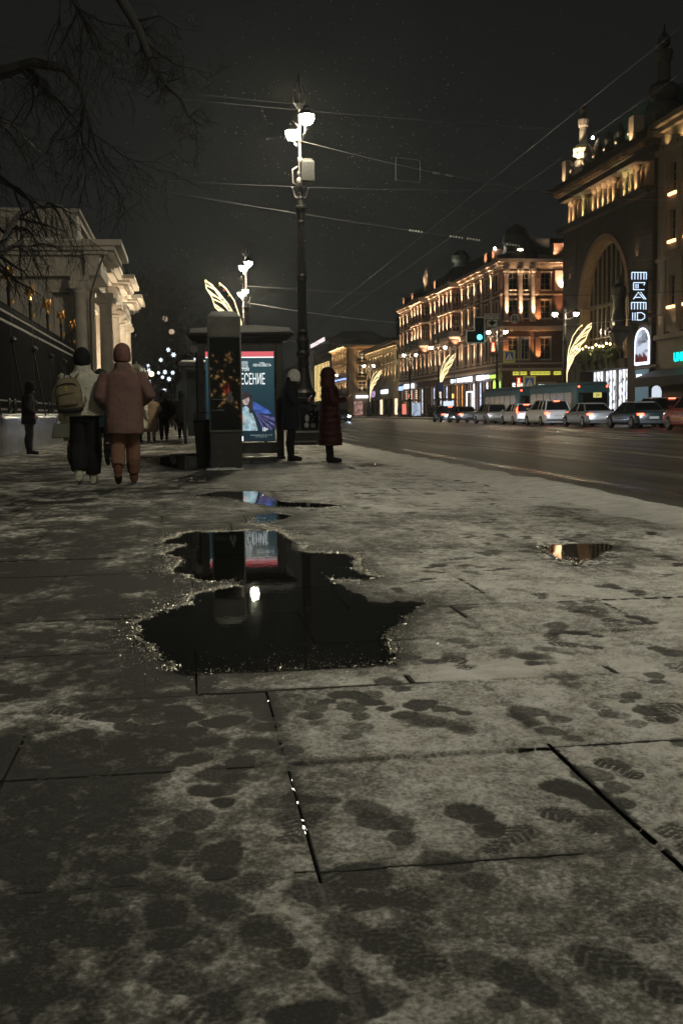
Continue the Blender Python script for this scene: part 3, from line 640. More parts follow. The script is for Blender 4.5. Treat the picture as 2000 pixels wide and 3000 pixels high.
for k in range(7): flat2('flower', arc(.9 + .05 * k + .02 * math.sin(k * 3), .66 + .035 * ((k * 3) % 7), .010, .011, 0, 360, 6), PRED, .0045)

sh2 = thing('bus_shelter', 'second dark shelter with glass walls beyond the nearer one', 'bus shelter', (-.10, 34.5, 0))
for xx, yy in ((.0, 0), (1.6, 0), (.0, 4.2), (1.6, 4.2)): MB().box(xx, xx + .1, yy, yy + .12, 0, 2.4).build('post', ALU, sh2, bevel=.008)
r2_ = MB().box(-.12, 1.85, -.2, 4.5, 2.40, 2.52).build('roof', ALU, sh2, bevel=.02)
MB().loft([[(-.1, y, 2.52), (.0, y, 2.58), (1.7, y, 2.59), (1.82, y, 2.52)] for y in (-.18, 1, 2.2, 3.4, 4.45)]).build('snow_cap', SNOWC, r2_, smooth=True)
MB().box(.03, .045, .15, 4.15, .25, 2.3).build('glass_wall', GLZ, sh2)
MB().box(.12, 1.58, .03, .09, .25, 2.3).build('glass_end', GLZ, sh2)

# ---- information pillar
ip = thing('information_pillar', 'tall dark glass information pillar standing in front of the poster', 'information pillar', (0, 18.3, 0))
PILL = mat('pillar_steel', (.085, .086, .076), .38, .3, var=.45, scale=4, bump=.06, bscale=25)
MB().box(.375, .915, .0, .34, .62, 2.52).build('body', PILL, ip, bevel=.006)
MB().box(.385, .905, .01, .33, .0, .615).build('plinth', mat('pillar_plinth', (.030, .031, .029), .5, .2, var=.4, scale=6), ip, bevel=.004)
MB().box(.395, .895, -.006, .002, .66, 2.18).build('glass_front', BLACKG, ip)
MB().box(.372, .918, -.008, .342, .612, .628).box(.372, .918, -.008, .342, 2.186, 2.196).build('panel_joint', IRON2, ip)
MB().box(.905, .921, -.012, .03, .63, 2.51).build('edge_trim', SILVER, ip)
for x0, z0, w, h in ((.70, 1.21, .05, .08), (.66, 1.13, .05, .08), (.725, 1.13, .05, .08), (.42, 1.16, .2, .012), (.42, .98, .2, .012)):
    MB().box(x0, x0 + w, -.010, -.0065, z0, z0 + h).build('sticker', mat('faded_sticker', (.13, .14, .15), .5, var=.3, scale=20), ip)
MB().loft([[(.37 + .02 * math.sin(i), y, 2.522), (.45, y, 2.60 + .012 * math.sin(i * 2)), (.64, y, 2.615), (.82, y, 2.605), (.92 - .012 * (i % 2), y, 2.522)] for i, y in enumerate((-.005, .05, .12, .2, .28, .345))]).build('snow_cap', SNOWC, ip, smooth=True)
d = MB()
for k in range(16): d.ball((.36 + k * .035, -.06 + .03 * math.sin(k * 2.2), .0), (.06 * rnd.uniform(.7, 1.3), .08, .035 * rnd.uniform(.5, 1.2)), 7, 5)
o = d.build('snow_heap', SNOWC, smooth=True); o.location = (0, 18.28, 0); tag(o, 'little heap of snow at the foot of the information pillar', 'snow')
soften(o, .012, 3)
# litter bin beside it
lb = thing('litter_bin', 'narrow black litter bin beside the information pillar', 'litter bin', (.27, 19.6, 0))
MB().sqlathe([(.10, 0), (.105, .05), (.15, .78), (.165, .80), (.165, .83), (.13, .83), (.12, .4)]).build('bin_body', IRON2, lb, bevel=.008)
MB().tube([(-.13, 0, .8), (-.13, 0, .95), (.13, 0, .95), (.13, 0, .8)], .012, 6).build('handle', IRON2, lb)
# kick-stand style grey pipes left of shelter: the near edge post of the glass wall with a round lamp
rl = thing('round_wall_lamp', 'unlit round lamp under the left end of the shelter roof', 'lamp', (.17, 22.0, 2.2))
MB().lathe([(.085, 0), (.085, .03), (.07, .05)], 16).xf(Matrix.Rotation(R_(90), 4, 'X')).build('lamp_disc', mat('lamp_grey', (.12, .12, .11), .35), rl)
MB().box(-.02, .02, .0, .3, -.02, .02).build('mount', ALU, rl)
# ================================================================ iron fence of the garden
FX = -4.42
fn = thing('iron_fence', 'tall black iron fence with gilded eagle posts on a granite plinth', 'fence', (FX, 0, 0))
m = MB().loft([[(-.22, -.98, 0), (.22, -.98, 0), (.22, .98, 0), (-.22, .98, 0)], [(-.22, -.98, .88), (.22, -.98, .88), (.22, .98, .88), (-.22, .98, .88)], [(-.19, -.96, .93), (.19, -.96, .93), (.19, .96, .93), (-.19, .96, .93)]]).mesh('plinth_block', GRAN)
YB = [9.6 + 1.98 * k for k in range(19)]
for y in YB: link('plinth_block', m, fn, (0, y, 0))
g = []
for i in range(60):
    y = 8.7 + i * .63; h = .03 + .03 * abs(math.sin(i * 1.7)); g.append([(-.2, y, .931), (-.12, y, .95 + h), (.1, y, .94 + h), (.185, y, .931)])
MB().loft(g).build('plinth_snow', SNOWC, fn, smooth=True)
b = MB()
y = 9.
while y < 46.2: b.tube([(0, y, 1.02), (0, y, 3.74)], [.011, .011], 4); y += .125
o = b.build('bars', IRON, fn); o['kind'] = 'stuff'
b = MB()
y = 9.06
while y < 46.2: b.tube([(0, y, 3.4), (0, y, 3.62), (0, y, 3.7)], [.008, .022, .002], 4); y += .25
o = b.build('spear_tips', IRON, fn); o['kind'] = 'stuff'
RAIL = mat('snowy_rail', (.055, .052, .049), .6, var=.5, scale=5)
for z, w in ((1.10, .03), (1.32, .02), (3.28, .035), (3.52, .03)): MB().box(-w, w, 8.8, 46.3, z - w, z + w).build('rail', RAIL, fn)
def eagle():
    e = MB().ball((0, 0, 0), (.08, .075, .13), 8, 6).ball((-.0, -.05, .16), (.035, .035, .05), 6, 5).ball((.0, .06, .16), (.035, .035, .05), 6, 5).tube([(0, -.05, .17), (0, -.11, .15)], [.018, .003], 5).tube([(0, .06, .17), (0, .12, .15)], [.018, .003], 5).tube([(0, 0, .18), (0, 0, .27)], [.03, .012], 6)
    for s in (-1, 1):
        for k in range(4): e.tube([(0, s * .04, .05), (0, s * (.09 + .015 * k), .15 - .05 * k), (0, s * (.12 + .012 * k), .24 - .09 * k)], [.045, .04, .014], 5)
    e.tube([(0, 0, -.1), (0, 0, -.2)], [.04, .07], 6)
    return e.mesh('gilded_eagle', GOLD)
em = eagle()
pm = MB().lathe([(.05, .93), (.05, 1.3), (.035, 1.34), (.032, 3.3), (.06, 3.34), (.06, 3.42), (.04, 3.46), (.045, 4.1), (.06, 4.14), (.06, 4.2), (.03, 4.24), (.03, 4.3)], 10).mesh('fence_post', IRON)
bm_ = MB().tube([(.04, 0, 2.85), (.16, .06, 2.0), (.30, .14, 1.0), (.31, .14, .93)], .022, 6).mesh('brace', IRON)
km_ = MB().ball((.06, 0, 2.88), (.09, .10, .10), 10, 7).lathe([(.11, 2.84), (.13, 2.88), (.11, 2.92)], 12, (.05, 0, 0)).mesh('boss', IRON)
cm = MB()
for r in (.20, .13): cm.loft([[(.06 + a * math.cos(q), (r + a * math.sin(q)) * math.cos(p), 1.16 + (r + a * math.sin(q)) * math.sin(p)) for q in [2 * math.pi * j / 6 for j in range(6)]] for p in [2 * math.pi * i / 18 for i in range(19)] for a in (.022,)], cap=False)
for k in range(8): cm.tube([(.06, .05 * math.cos(k * .785), 1.16 + .05 * math.sin(k * .785)), (.06, .19 * math.cos(k * .785), 1.16 + .19 * math.sin(k * .785))], .012, 4)
cm = cm.mesh('ring_ornament', IRON)
gm = MB().box(-.04, .04, -.03, .03, -.06, .06).mesh('gilded_badge', GOLD)
for y in (13.6, 17.5, 21.4, 25.3, 29.2, 33.15, 37.15, 41.1, 45.0):
    p = link('fence_post', pm, fn, (0, y, 0)); link('gilded_eagle', em, p, (0, 0, 4.48), (0, 0, R_(75))); link('gilded_badge', gm, p, (.06, .05, 3.86))
    link('boss', km_, fn, (0, y, 0)); link('brace', bm_, fn, (0, y, 0)); link('ring_ornament', cm, fn, (0, y, 0)); link('ring_ornament', cm, fn, (0, y - .9, 0))

# ================================================================ facade helpers
class Fac:      # u along the wall, z up, d out of the wall
    def __init__(s, mode, k): s.m = mode; s.k = k
    def P(s, u, z, d=0.):
        return {'W': (s.k - d, u, z), 'E': (s.k + d, u, z), 'S': (u, s.k - d, z)}[s.m]
    def box(s, mb, u0, u1, z0, z1, d0, d1):
        a, b = s.P(u0, z0, d0), s.P(u1, z1, d1); return mb.box(a[0], b[0], a[1], b[1], a[2], b[2])
    def rot(s): return {'W': R_(-90), 'S': 0., 'E': R_(90)}[s.m]
    def wall(s, mb, u0, u1, z0, z1, ops, dep=.35, d=0.):
        us = sorted({u0, u1, *[o[0] for o in ops], *[o[1] for o in ops]}); zs = sorted({z0, z1, *[o[2] for o in ops], *[o[3] for o in ops]})
        us = [u for u in us if u0 <= u <= u1]; zs = [z for z in zs if z0 <= z <= z1]
        for i in range(len(us) - 1):
            for j in range(len(zs) - 1):
                uc, zc = (us[i] + us[i + 1]) / 2, (zs[j] + zs[j + 1]) / 2
                if any(o[0] < uc < o[1] and o[2] < zc < o[3] for o in ops): continue
                mb.add([s.P(us[i], zs[j], d), s.P(us[i + 1], zs[j], d), s.P(us[i + 1], zs[j + 1], d), s.P(us[i], zs[j + 1], d)], [(0, 1, 2, 3)])
        for a, b, c, e in ops:
            for q in (((a, c), (b, c)), ((b, c), (b, e)), ((b, e), (a, e)), ((a, e), (a, c))):
                mb.add([s.P(*q[0], d), s.P(*q[1], d), s.P(*q[1], d - dep), s.P(*q[0], d - dep)], [(0, 1, 2, 3)])
        return mb
WCACHE = {}
def window(parent, fac, u, z0, w, h, glass, frame, dep=.3, d=0., bars=(1, 2), trim=None, tw=.16):
    """window > pane: built facing -Y at the origin, turned onto its wall"""
    k = (round(w, 2), round(h, 2), glass.name, frame.name, bars, trim.name if trim else None, round(dep, 2))
    if k not in WCACHE:
        f = .07; b = MB()
        b.box(-w / 2, -w / 2 + f, dep - .08, dep - .02, 0, h).box(w / 2 - f, w / 2, dep - .08, dep - .02, 0, h).box(-w / 2 + f, w / 2 - f, dep - .08, dep - .02, h - f, h).box(-w / 2 + f, w / 2 - f, dep - .08, dep - .02, 0, f)
        for i in range(1, bars[0] + 1): x = -w / 2 + w * i / (bars[0] + 1); b.box(x - .03, x + .03, dep - .075, dep - .025, f, h - f)
        for i in range(1, bars[1] + 1): z = h * i / (bars[1] + 1); b.box(-w / 2 + f, w / 2 - f, dep - .072, dep - .028, z - .025, z + .025)
        tm = None
        if trim:
            tm = MB().box(-w / 2 - tw, -w / 2, -.08, .02, 0, h).box(w / 2, w / 2 + tw, -.08, .02, 0, h).box(-w / 2 - tw * 1.4, w / 2 + tw * 1.4, -.14, .02, h, h + tw * 1.3).box(-w / 2 - tw * 1.3, w / 2 + tw * 1.3, -.13, .02, -.14, 0).mesh('surround', trim)
        WCACHE[k] = (b.mesh('window', frame), MB().add([(-w / 2, dep, 0), (w / 2, dep, 0), (w / 2, dep, h), (-w / 2, dep, h)], [(0, 1, 2, 3)]).mesh('pane', glass), tm)
    a, p, tm = WCACHE[k]
    o = link('window', a, parent, fac.P(u, z0, d), (0, 0, fac.rot())); link('pane', p, o)
    if tm: link('surround', tm, o)
    return o
LCACHE = {}
def lamp_up(parent, loc, energy, col=(1., .66, .36), ang=75, aim=(0, 0, 1), rad=.04, blend=1., fixture=True, name='uplight'):
    k = (energy, col, ang, rad, blend)
    if k not in LCACHE:
        l = bpy.data.lights.new('uplight', 'SPOT'); l.energy = energy; l.color = col; l.spot_size = R_(ang); l.spot_blend = blend; l.shadow_soft_size = rad; LCACHE[k] = l
    par = parent
    if fixture:
        if 'fx' not in LCACHE: LCACHE['fx'] = MB().lathe([(.05, -.12), (.07, -.10), (.07, -.02), (.05, -.02)], 8).mesh('uplight', IRON2)
        par = link('uplight', LCACHE['fx'], parent, loc)
    o = bpy.data.objects.new('uplight_beam', LCACHE[k]); COL.objects.link(o); o.parent = par
    if not fixture: o.location = loc
    o.rotation_mode = 'QUATERNION'; o.rotation_quaternion = Vector(aim).to_track_quat('-Z', 'Y')
    return o

# ================================================================ garden pavilion with columns
pv = thing('garden_pavilion', 'cream neoclassical pavilion with tall columns behind the iron fence', 'building')
S_ = Fac('S', 46.9); E_ = Fac('E', -4.25)
w = MB(); S_.wall(w, -16, -4.25, 0, 6.6, [(-9.6, -8.2, 2.6, 5.2), (-13, -11.6, 2.6, 5.2), (-5.35, -4.62, .4, 6.0)], .9); E_.wall(w, 46.9, 74, 0, 6.6, [(47.4, 51.6, .4, 6.0), (54.4, 57.2, .4, 6.0), (60.2, 63.0, .4, 6.0), (66, 68.8, .4, 6.0)], 1.2)
w.box(-16, -5.6, 47.95, 74, .3, 6.6); w.box(-5.6, -4.3, 47.95, 74, 6.02, 6.6); w.build('wall', CREAM, pv)
for u in (-8.9, -12.3): window(pv, S_, u, 2.6, 1.4, 2.6, GLASSD, FRAMEW, .4, bars=(1, 3))
e = MB().box(-16, -3.75, 46.35, 74.3, 6.6, 6.86).box(-16, -3.82, 46.42, 74.2, 6.86, 7.06); e.build('architrave', CREAM, pv, bevel=.01)
MB().box(-16, -3.9, 46.5, 74.1, 7.06, 7.42).build('frieze', CREAM, pv)
c = MB()
for (x1, z0, z1) in ((-3.55, 7.42, 7.56), (-3.25, 7.56, 7.70), (-3.0, 7.70, 7.92)): c.box(-16, x1, 46.5 - (x1 + 3.9) * 1., 74.1 + (x1 + 3.9), z0, z1)
c.build('cornice', CREAM, pv, bevel=.012)
for y0, y1 in ((46.1, 50.4), (57.2, 61.6), (66.5, 70.8)):
    r = MB()
    for (x1, g, z0, z1) in ((-3.3, 0, 6.6, 7.06), (-3.35, 0, 7.06, 7.42), (-3.0, .2, 7.42, 7.56), (-2.7, .4, 7.56, 7.72), (-2.42, .62, 7.72, 7.95)): r.box(-3.95, x1, y0 - g, y1 + g, z0 + .003, z1 + .004)
    r.build('cornice_break', CREAM, pv, bevel=.012)
    for k in range(7):
        yy = y0 + .2 + k * (y1 - y0 - .4) / 6; MB().box(-3.3, -2.8, yy - .07, yy + .07, 7.44, 7.55).build('dentil', CREAM, pv)
MB().loft([[(-16, y, 7.925), (-3.6, y, 7.98), (-2.98, y, 7.96), (-2.95, y, 7.925)] for y in (45.6, 50, 60, 74)]).build('cornice_snow', SNOWC, pv)
at_ = MB(); A1 = Fac('S', 47.3)
A1.wall(at_, -16, -4.3, 7.95, 9.3, [(-8.9, -6.5, 8.3, 9.1), (-5.6, -5.1, 8.3, 9.1), (-12.6, -9.9, 8.3, 9.1)], .35); Fac('E', -4.3).wall(at_, 47.3, 73, 7.95, 9.3, [(49, 53, 8.3, 9.1), (56, 60, 8.3, 9.1)], .3)
at_.build('attic', CREAM, pv); MB().box(-16, -4.15, 47.15, 73.2, 9.3, 9.45).build('attic_coping', CREAM, pv, bevel=.015)
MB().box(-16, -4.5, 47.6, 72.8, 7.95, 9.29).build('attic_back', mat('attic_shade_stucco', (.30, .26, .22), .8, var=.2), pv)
bal = MB().lathe([(.07, 0), (.05, .1), (.10, .3), (.05, .55), (.06, .62), (.05, .68), (.08, .79)], 8).mesh('baluster', CREAM)
for a, b_ in ((-8.9, -6.5), (-12.6, -9.9), (-5.6, -5.1)):
    n = max(2, int((b_ - a) / .34))
    for k in range(n): link('baluster', bal, pv, (a + (k + .5) * (b_ - a) / n, 47.44, 8.3))
def column(x, y, r=.33):
    c = thing('x', '', '') if False else None
    sh_ = MB().lathe([(r * 1.35, .0), (r * 1.35, .18), (r * 1.22, .2), (r * 1.25, .3), (r * 1.05, .36), (r, .5), (r * 1.0, 2.4), (r * .87, 5.9), (r * .92, 5.93), (r * .92, 5.98)], 28, (x, y, 0))
    o = sh_.build('column', CREAM, pv, smooth=False)
    for p in o.data.polygons: p.use_smooth = abs(p.normal.z) < .5
    k = MB().lathe([(r * .9, 5.96), (r * 1.05, 6.08), (r * .95, 6.14)], 20, (x, y, 0)).box(x - r * 1.15, x + r * 1.15, y - r * 1.15, y + r * 1.15, 6.40, 6.60)
    for sx_ in (-1, 1):
        for sy_ in (-1, 1):
            for q in range(3):
                rr = .17 - .05 * q; k.lathe([(rr, -.03 - .02 * q), (rr, .03 + .02 * q)], 12, (0, 0, 0)); nn = 24
                k.v[-nn:] = [(x + sx_ * r * 1.0 + a_[0], y + sy_ * r * .75 + a_[2] * 2.5, 6.25 + a_[1]) for a_ in k.v[-nn:]]
    k.box(x - r * 1.05, x + r * 1.05, y - r * .95, y + r * .95, 6.14, 6.40).build('capital', CREAM, o)
column(-4.15, 46.45); column(-3.62, 52.9); column(-3.62, 58.6); column(-3.62, 64.4); column(-3.62, 70.2); column(-8.0, 46.6); column(-11.6, 46.6)
for y_ in (51.7, 57.3, 63.1): MB().box(-4.25, -4.05, y_, y_ + .5, .4, 6.6).build('pilaster', CREAM, pv, bevel=.01)
MB().tube([(-3.1, 46.2, 7.5), (-3.3, 46.1, 7.1), (-3.62, 46.05, 6.2), (-3.78, 46.05, 5.6), (-3.78, 46.05, .2)], .045, 8).build('downpipe', mat('dark_pipe', (.05, .045, .04), .5, var=.2), pv, smooth=True)
MB().box(-16, -3.2, 46.3, 74.2, 0, .35).build('step_base', GRAN, pv)
for y, en in ((55.8, 3600), (61.5, 5200), (67.3, 5600)): lamp_up(pv, (-3.15, y, .5), en, (1., .78, .52), 90, (-.28, .0, 1), .05)
lamp_up(pv, (-3.2, 47.9, .5), 160, (1., .78, .52), 60, (-.2, .15, 1), .05)

# ---- advertising column with a ribbed dome
kc = thing('advertising_column', 'round advertising column with a ribbed dome on the far pavement', 'advertising column', (-2.6, 60, 0))
MB().lathe([(.62, 0), (.62, .3), (.55, .34), (.55, .36)], 20).build('base', IRON, kc)
MB().lathe([(.54, .36), (.54, 2.55)], 20).build('drum', mat('dark_drum', (.05, .06, .08), .5, var=.5, scale=5), kc)
MB().lathe([(.56, 2.5), (.70, 2.6), (.74, 2.66), (.74, 2.72), (.66, 2.76), (.66, 2.82), (.60, 2.86)], 20).build('cornice', mat('dome_green', (.055, .055, .045), .5, var=.2), kc)
d = MB().lathe([(.62, 2.84), (.62, 2.95), (.56, 3.2), (.42, 3.42), (.22, 3.56), (.06, 3.62), (.05, 3.72), (.005, 3.8)], 20); 
dm = d.build('dome', mat('dome_green'), kc)
for k in range(10):
    a = k * math.pi / 5; MB().tube([(.63 * math.cos(a), .63 * math.sin(a), 2.9), (.575 * math.cos(a), .575 * math.sin(a), 3.2), (.43 * math.cos(a), .43 * math.sin(a), 3.43), (.06 * math.cos(a), .06 * math.sin(a), 3.63)], .02, 5).build('rib', mat('dome_green'), dm)
for k, (a0, c_) in enumerate(((-95, (.35, .45, .8)), (-45, (.6, .75, 1.))) ):
    a = [R_(a0 + i * 5) for i in range(9)]; MB().loft([[(.548 * math.cos(q), .548 * math.sin(q), .5), (.548 * math.cos(q), .548 * math.sin(q), 2.4)] for q in a], cap=False, close=False).build('lit_poster', lit_shop('column_poster%d' % k, c_, .55 if k == 0 else .9, 9), kc)
# ================================================================ buildings across the street
BRICK = mat('red_brick_wall', (.105, .050, .032), .8, var=.25, scale=1.5, bump=.2, bscale=20)
STONE = mat('pinkish_stone_trim', (.40, .31, .24), .75, var=.15, scale=2)
BEIGE = mat('beige_stucco', (.22, .17, .11), .8, var=.12, scale=.6)
BEIGE2 = mat('ochre_stucco', (.24, .165, .095), .8, var=.14, scale=.6)
GREYF = mat('grey_stucco', (.40, .38, .34), .8, var=.12, scale=.6)
DSTONE = mat('dark_rusticated_stone', (.062, .049, .035), .8, var=.25, scale=1.2, bump=.2, bscale=12)
BRONZE = mat('dark_bronze', (.06, .055, .04), .45, .5, var=.3, scale=5)
ROOFD = mat('dark_tin_roof', (.025, .026, .025), .6, var=.3, scale=.8)
WARM = (1., .68, .42)

def pilaster(parent, fac, u, z0, z1, w, d, m, cap=True):
    k = ('pil', fac.m, round(z1 - z0, 2), w, d, m.name, cap)
    if k not in WCACHE:
        h = z1 - z0; b = MB().box(-w / 2, w / 2, -d, .0, 0, h)
        b.box(-w * .62, w * .62, -d - .06, 0, -.18, -.002)
        if cap: b.box(-w * .62, w * .62, -d - .06, 0, h + .001, h + .16).box(-w * .75, w * .75, -d - .12, 0, h + .162, h + .28)
        WCACHE[k] = b.mesh('pilaster', m)
    return link('pilaster', WCACHE[k], parent, fac.P(u, z0, 0), (0, 0, fac.rot()))
def up(parent, fac, u, z, d, en, col=WARM, ang=70, lean=.17):
    a = {'W': (lean, 0, 1), 'S': (0, lean, 1), 'E': (-lean, 0, 1)}[fac.m]
    lamp_up(parent, fac.P(u, z, d + .16), en * 38, col, min(ang, 36) if ang < 85 else ang * .8, a, .03)

# ---------------------------------------------------------------- the red brick corner building
rb = thing('red_brick_building', 'red brick corner building with floodlit stone pilasters, bay towers and dark cupola', 'building')
FW = Fac('W', 37.); FS = Fac('S', 126.)
WU = [128.4, 132.8, 136.8, 139.6, 143.0, 156.3, 159.2, 162.2, 175.6, 178.8, 183.2, 186.2]
TW = [147.6, 150.2, 152.8, 166.6, 169.4, 172.2]
SHOPS = [(127.4, 2.0, 'green'), (130.2, 1.6, 'amber'), (133.0, 2.2, 'white'), (136.2, 2.0, 'cool'), (139.4, 2.2, 'white'), (142.6, 1.6, 'dark'), (145.6, 1.9, 'orange'), (148.4, 1.9, 'orange'), (151.4, 1.5, 'dark'), (154.4, 2.2, 'cool'), (158.2, 2.0, 'white'), (162.6, 2.2, 'cool'), (166.8, 2.0, 'dark'), (171.0, 2.2, 'white'), (175.2, 2.0, 'warm'), (179.4, 2.0, 'white'), (182.8, 1.8, 'warm'), (186.0, 1.6, 'warm')]
ops = [(u - .62, u + .62, z, z + h) for u in WU + TW for z, h in ((6.9, 2.5),)] + [(u - .6, u + .6, z, z + h) for u in WU for z, h in ((11.7, 2.1), (15.0, 2.0))] + [(u - w / 2, u + w / 2, .5, 4.5) for u, w, _ in SHOPS]
w = FW.wall(MB(), 126, 188, 0, 17.7, ops, .35)
SU = [(38.3, 1.15), (39.75, .9), (42.2, 1.25), (45.6, 1.25), (48.6, 1.25)]
ops = [(u - b / 2, u + b / 2, z, z + h) for u, b in SU for z, h in ((6.9, 2.5), (11.7, 2.1), (15.0, 2.0))] + [(41.4, 43.4, 1.0, 4.0), (38.2, 39.6, .6, 4.2), (44.4, 45.6, .6, 4.2)]
FS.wall(w, 37, 50, 0, 17.7, ops, .35)
w.box(37.5, 50, 126.5, 187.9, 17.0, 17.7); w.build('wall', BRICK, rb)
SHM = {'green': lit_shop('shop_green', (.55, 1., .25), 1.3), 'amber': lit_shop('shop_amber', (1., .5, .12), 1.2), 'white': lit_shop('shop_white', (.9, .93, 1.), 1.9), 'cool': lit_shop('shop_cool', (.65, .75, 1.), 1.6), 'orange': lit_shop('shop_orange', (1., .42, .10), 1.6), 'warm': lit_shop('shop_warm', (1., .75, .48), 2.0), 'dark': GLASSD}
for u in WU + TW: window(rb, FW, u, 6.9, 1.24, 2.5, GLASSD, FRAMEW, .3, trim=STONE)
for u in WU:
    for z, h in ((11.7, 2.1), (15., 2.)): window(rb, FW, u, z, 1.2, h, GLASSD, FRAMEW, .3, trim=STONE)
for u, ww, c in SHOPS: window(rb, FW, u, .5, ww, 4.0, SHM[c], mat('shop_frame', (.10, .09, .08), .5), .3, bars=(1, 1), trim=STONE, tw=.12)
for u, b_ in SU:
    for z, h in ((6.9, 2.5), (11.7, 2.1), (15., 2.)): window(rb, FS, u, z, b_, h, GLASSD, FRAMEW, .3, trim=STONE, tw=.12)
window(rb, FS, 42.4, 1.0, 2.0, 3.0, lit_shop('shop_window_mint', (.75, 1., .95), 1.6, 4), mat('shop_frame'), .3, bars=(0, 0), trim=STONE); window(rb, FS, 38.9, .6, 1.4, 3.6, SHM['white'], mat('shop_frame'), .3, bars=(1, 1)); window(rb, FS, 45., .6, 1.2, 3.6, SHM['cool'], mat('shop_frame'), .3, bars=(1, 1))
def band(nm, z0, z1, d, m=STONE, u1=188, x1=50, u0=126):
    b = MB(); b.box(37 - d, 37.2, u0 - d, u1, z0, z1); b.box(37.2, x1, u0 - d, u0 + .2, z0, z1); b.build(nm, m, rb)
band('shop_cornice', 5.55, 5.85, .35); band('string_course', 6.3, 6.5, .15); band('belt_course', 10.2, 10.75, .32); band('sill_course', 14.35, 14.55, .12)
band('frieze', 17.4, 17.72, .14); band('cornice', 17.73, 18.1, .4); band('cornice_crown', 18.101, 18.5, .75)
dn = MB().box(-.11, .11, -.55, 0, 0, .22).mesh('dentil', STONE)
for k in range(76): link('dentil', dn, rb, (37, 126.3 + k * .82, 17.85), (0, 0, R_(-90)))
for k in range(15): link('dentil', dn, rb, (37.4 + k * .82, 126, 17.85))
MB().loft([[(37.2, y, 18.5), (38.6, y, 21.0), (48, y, 21.4), (50, y, 18.5)] for y in (127.5, 187)]).loft([[(37.6, 126.1, 18.5), (38, 126.8, 19.5), (38, 128, 19.5), (37.6, 128, 18.5)]] + [[(50, 126.1, 18.5), (50, 126.8, 19.5), (50, 128, 19.5), (50, 128, 18.5)]]).build('roof', ROOFD, rb)
# pilasters with their uplights
PU = [130.5, 134.9, 138.2, 141.2, 144.6, 154.6, 157.8, 160.7, 163.6, 174.0, 177.2, 181.4, 184.7, 187.4]
for u in PU:
    pilaster(rb, FW, u, 11.2, 13.9, .55, .16, STONE); pilaster(rb, FW, u, 14.75, 16.9, .55, .16, STONE); pilaster(rb, FW, u, 6.8, 9.6, .55, .16, STONE)
    up(rb, FW, u, 14.70, .42, 85); up(rb, FW, u, 6.75, .42, 60)
    if u not in (130.5, 134.9): up(rb, FW, u, 11.15, .42, 45)
for u in (146.0, 148.9, 151.6, 165.2, 168, 170.9): pilaster(rb, FW, u, 6.8, 9.6, .45, .14, STONE); up(rb, FW, u, 6.75, .4, 42)
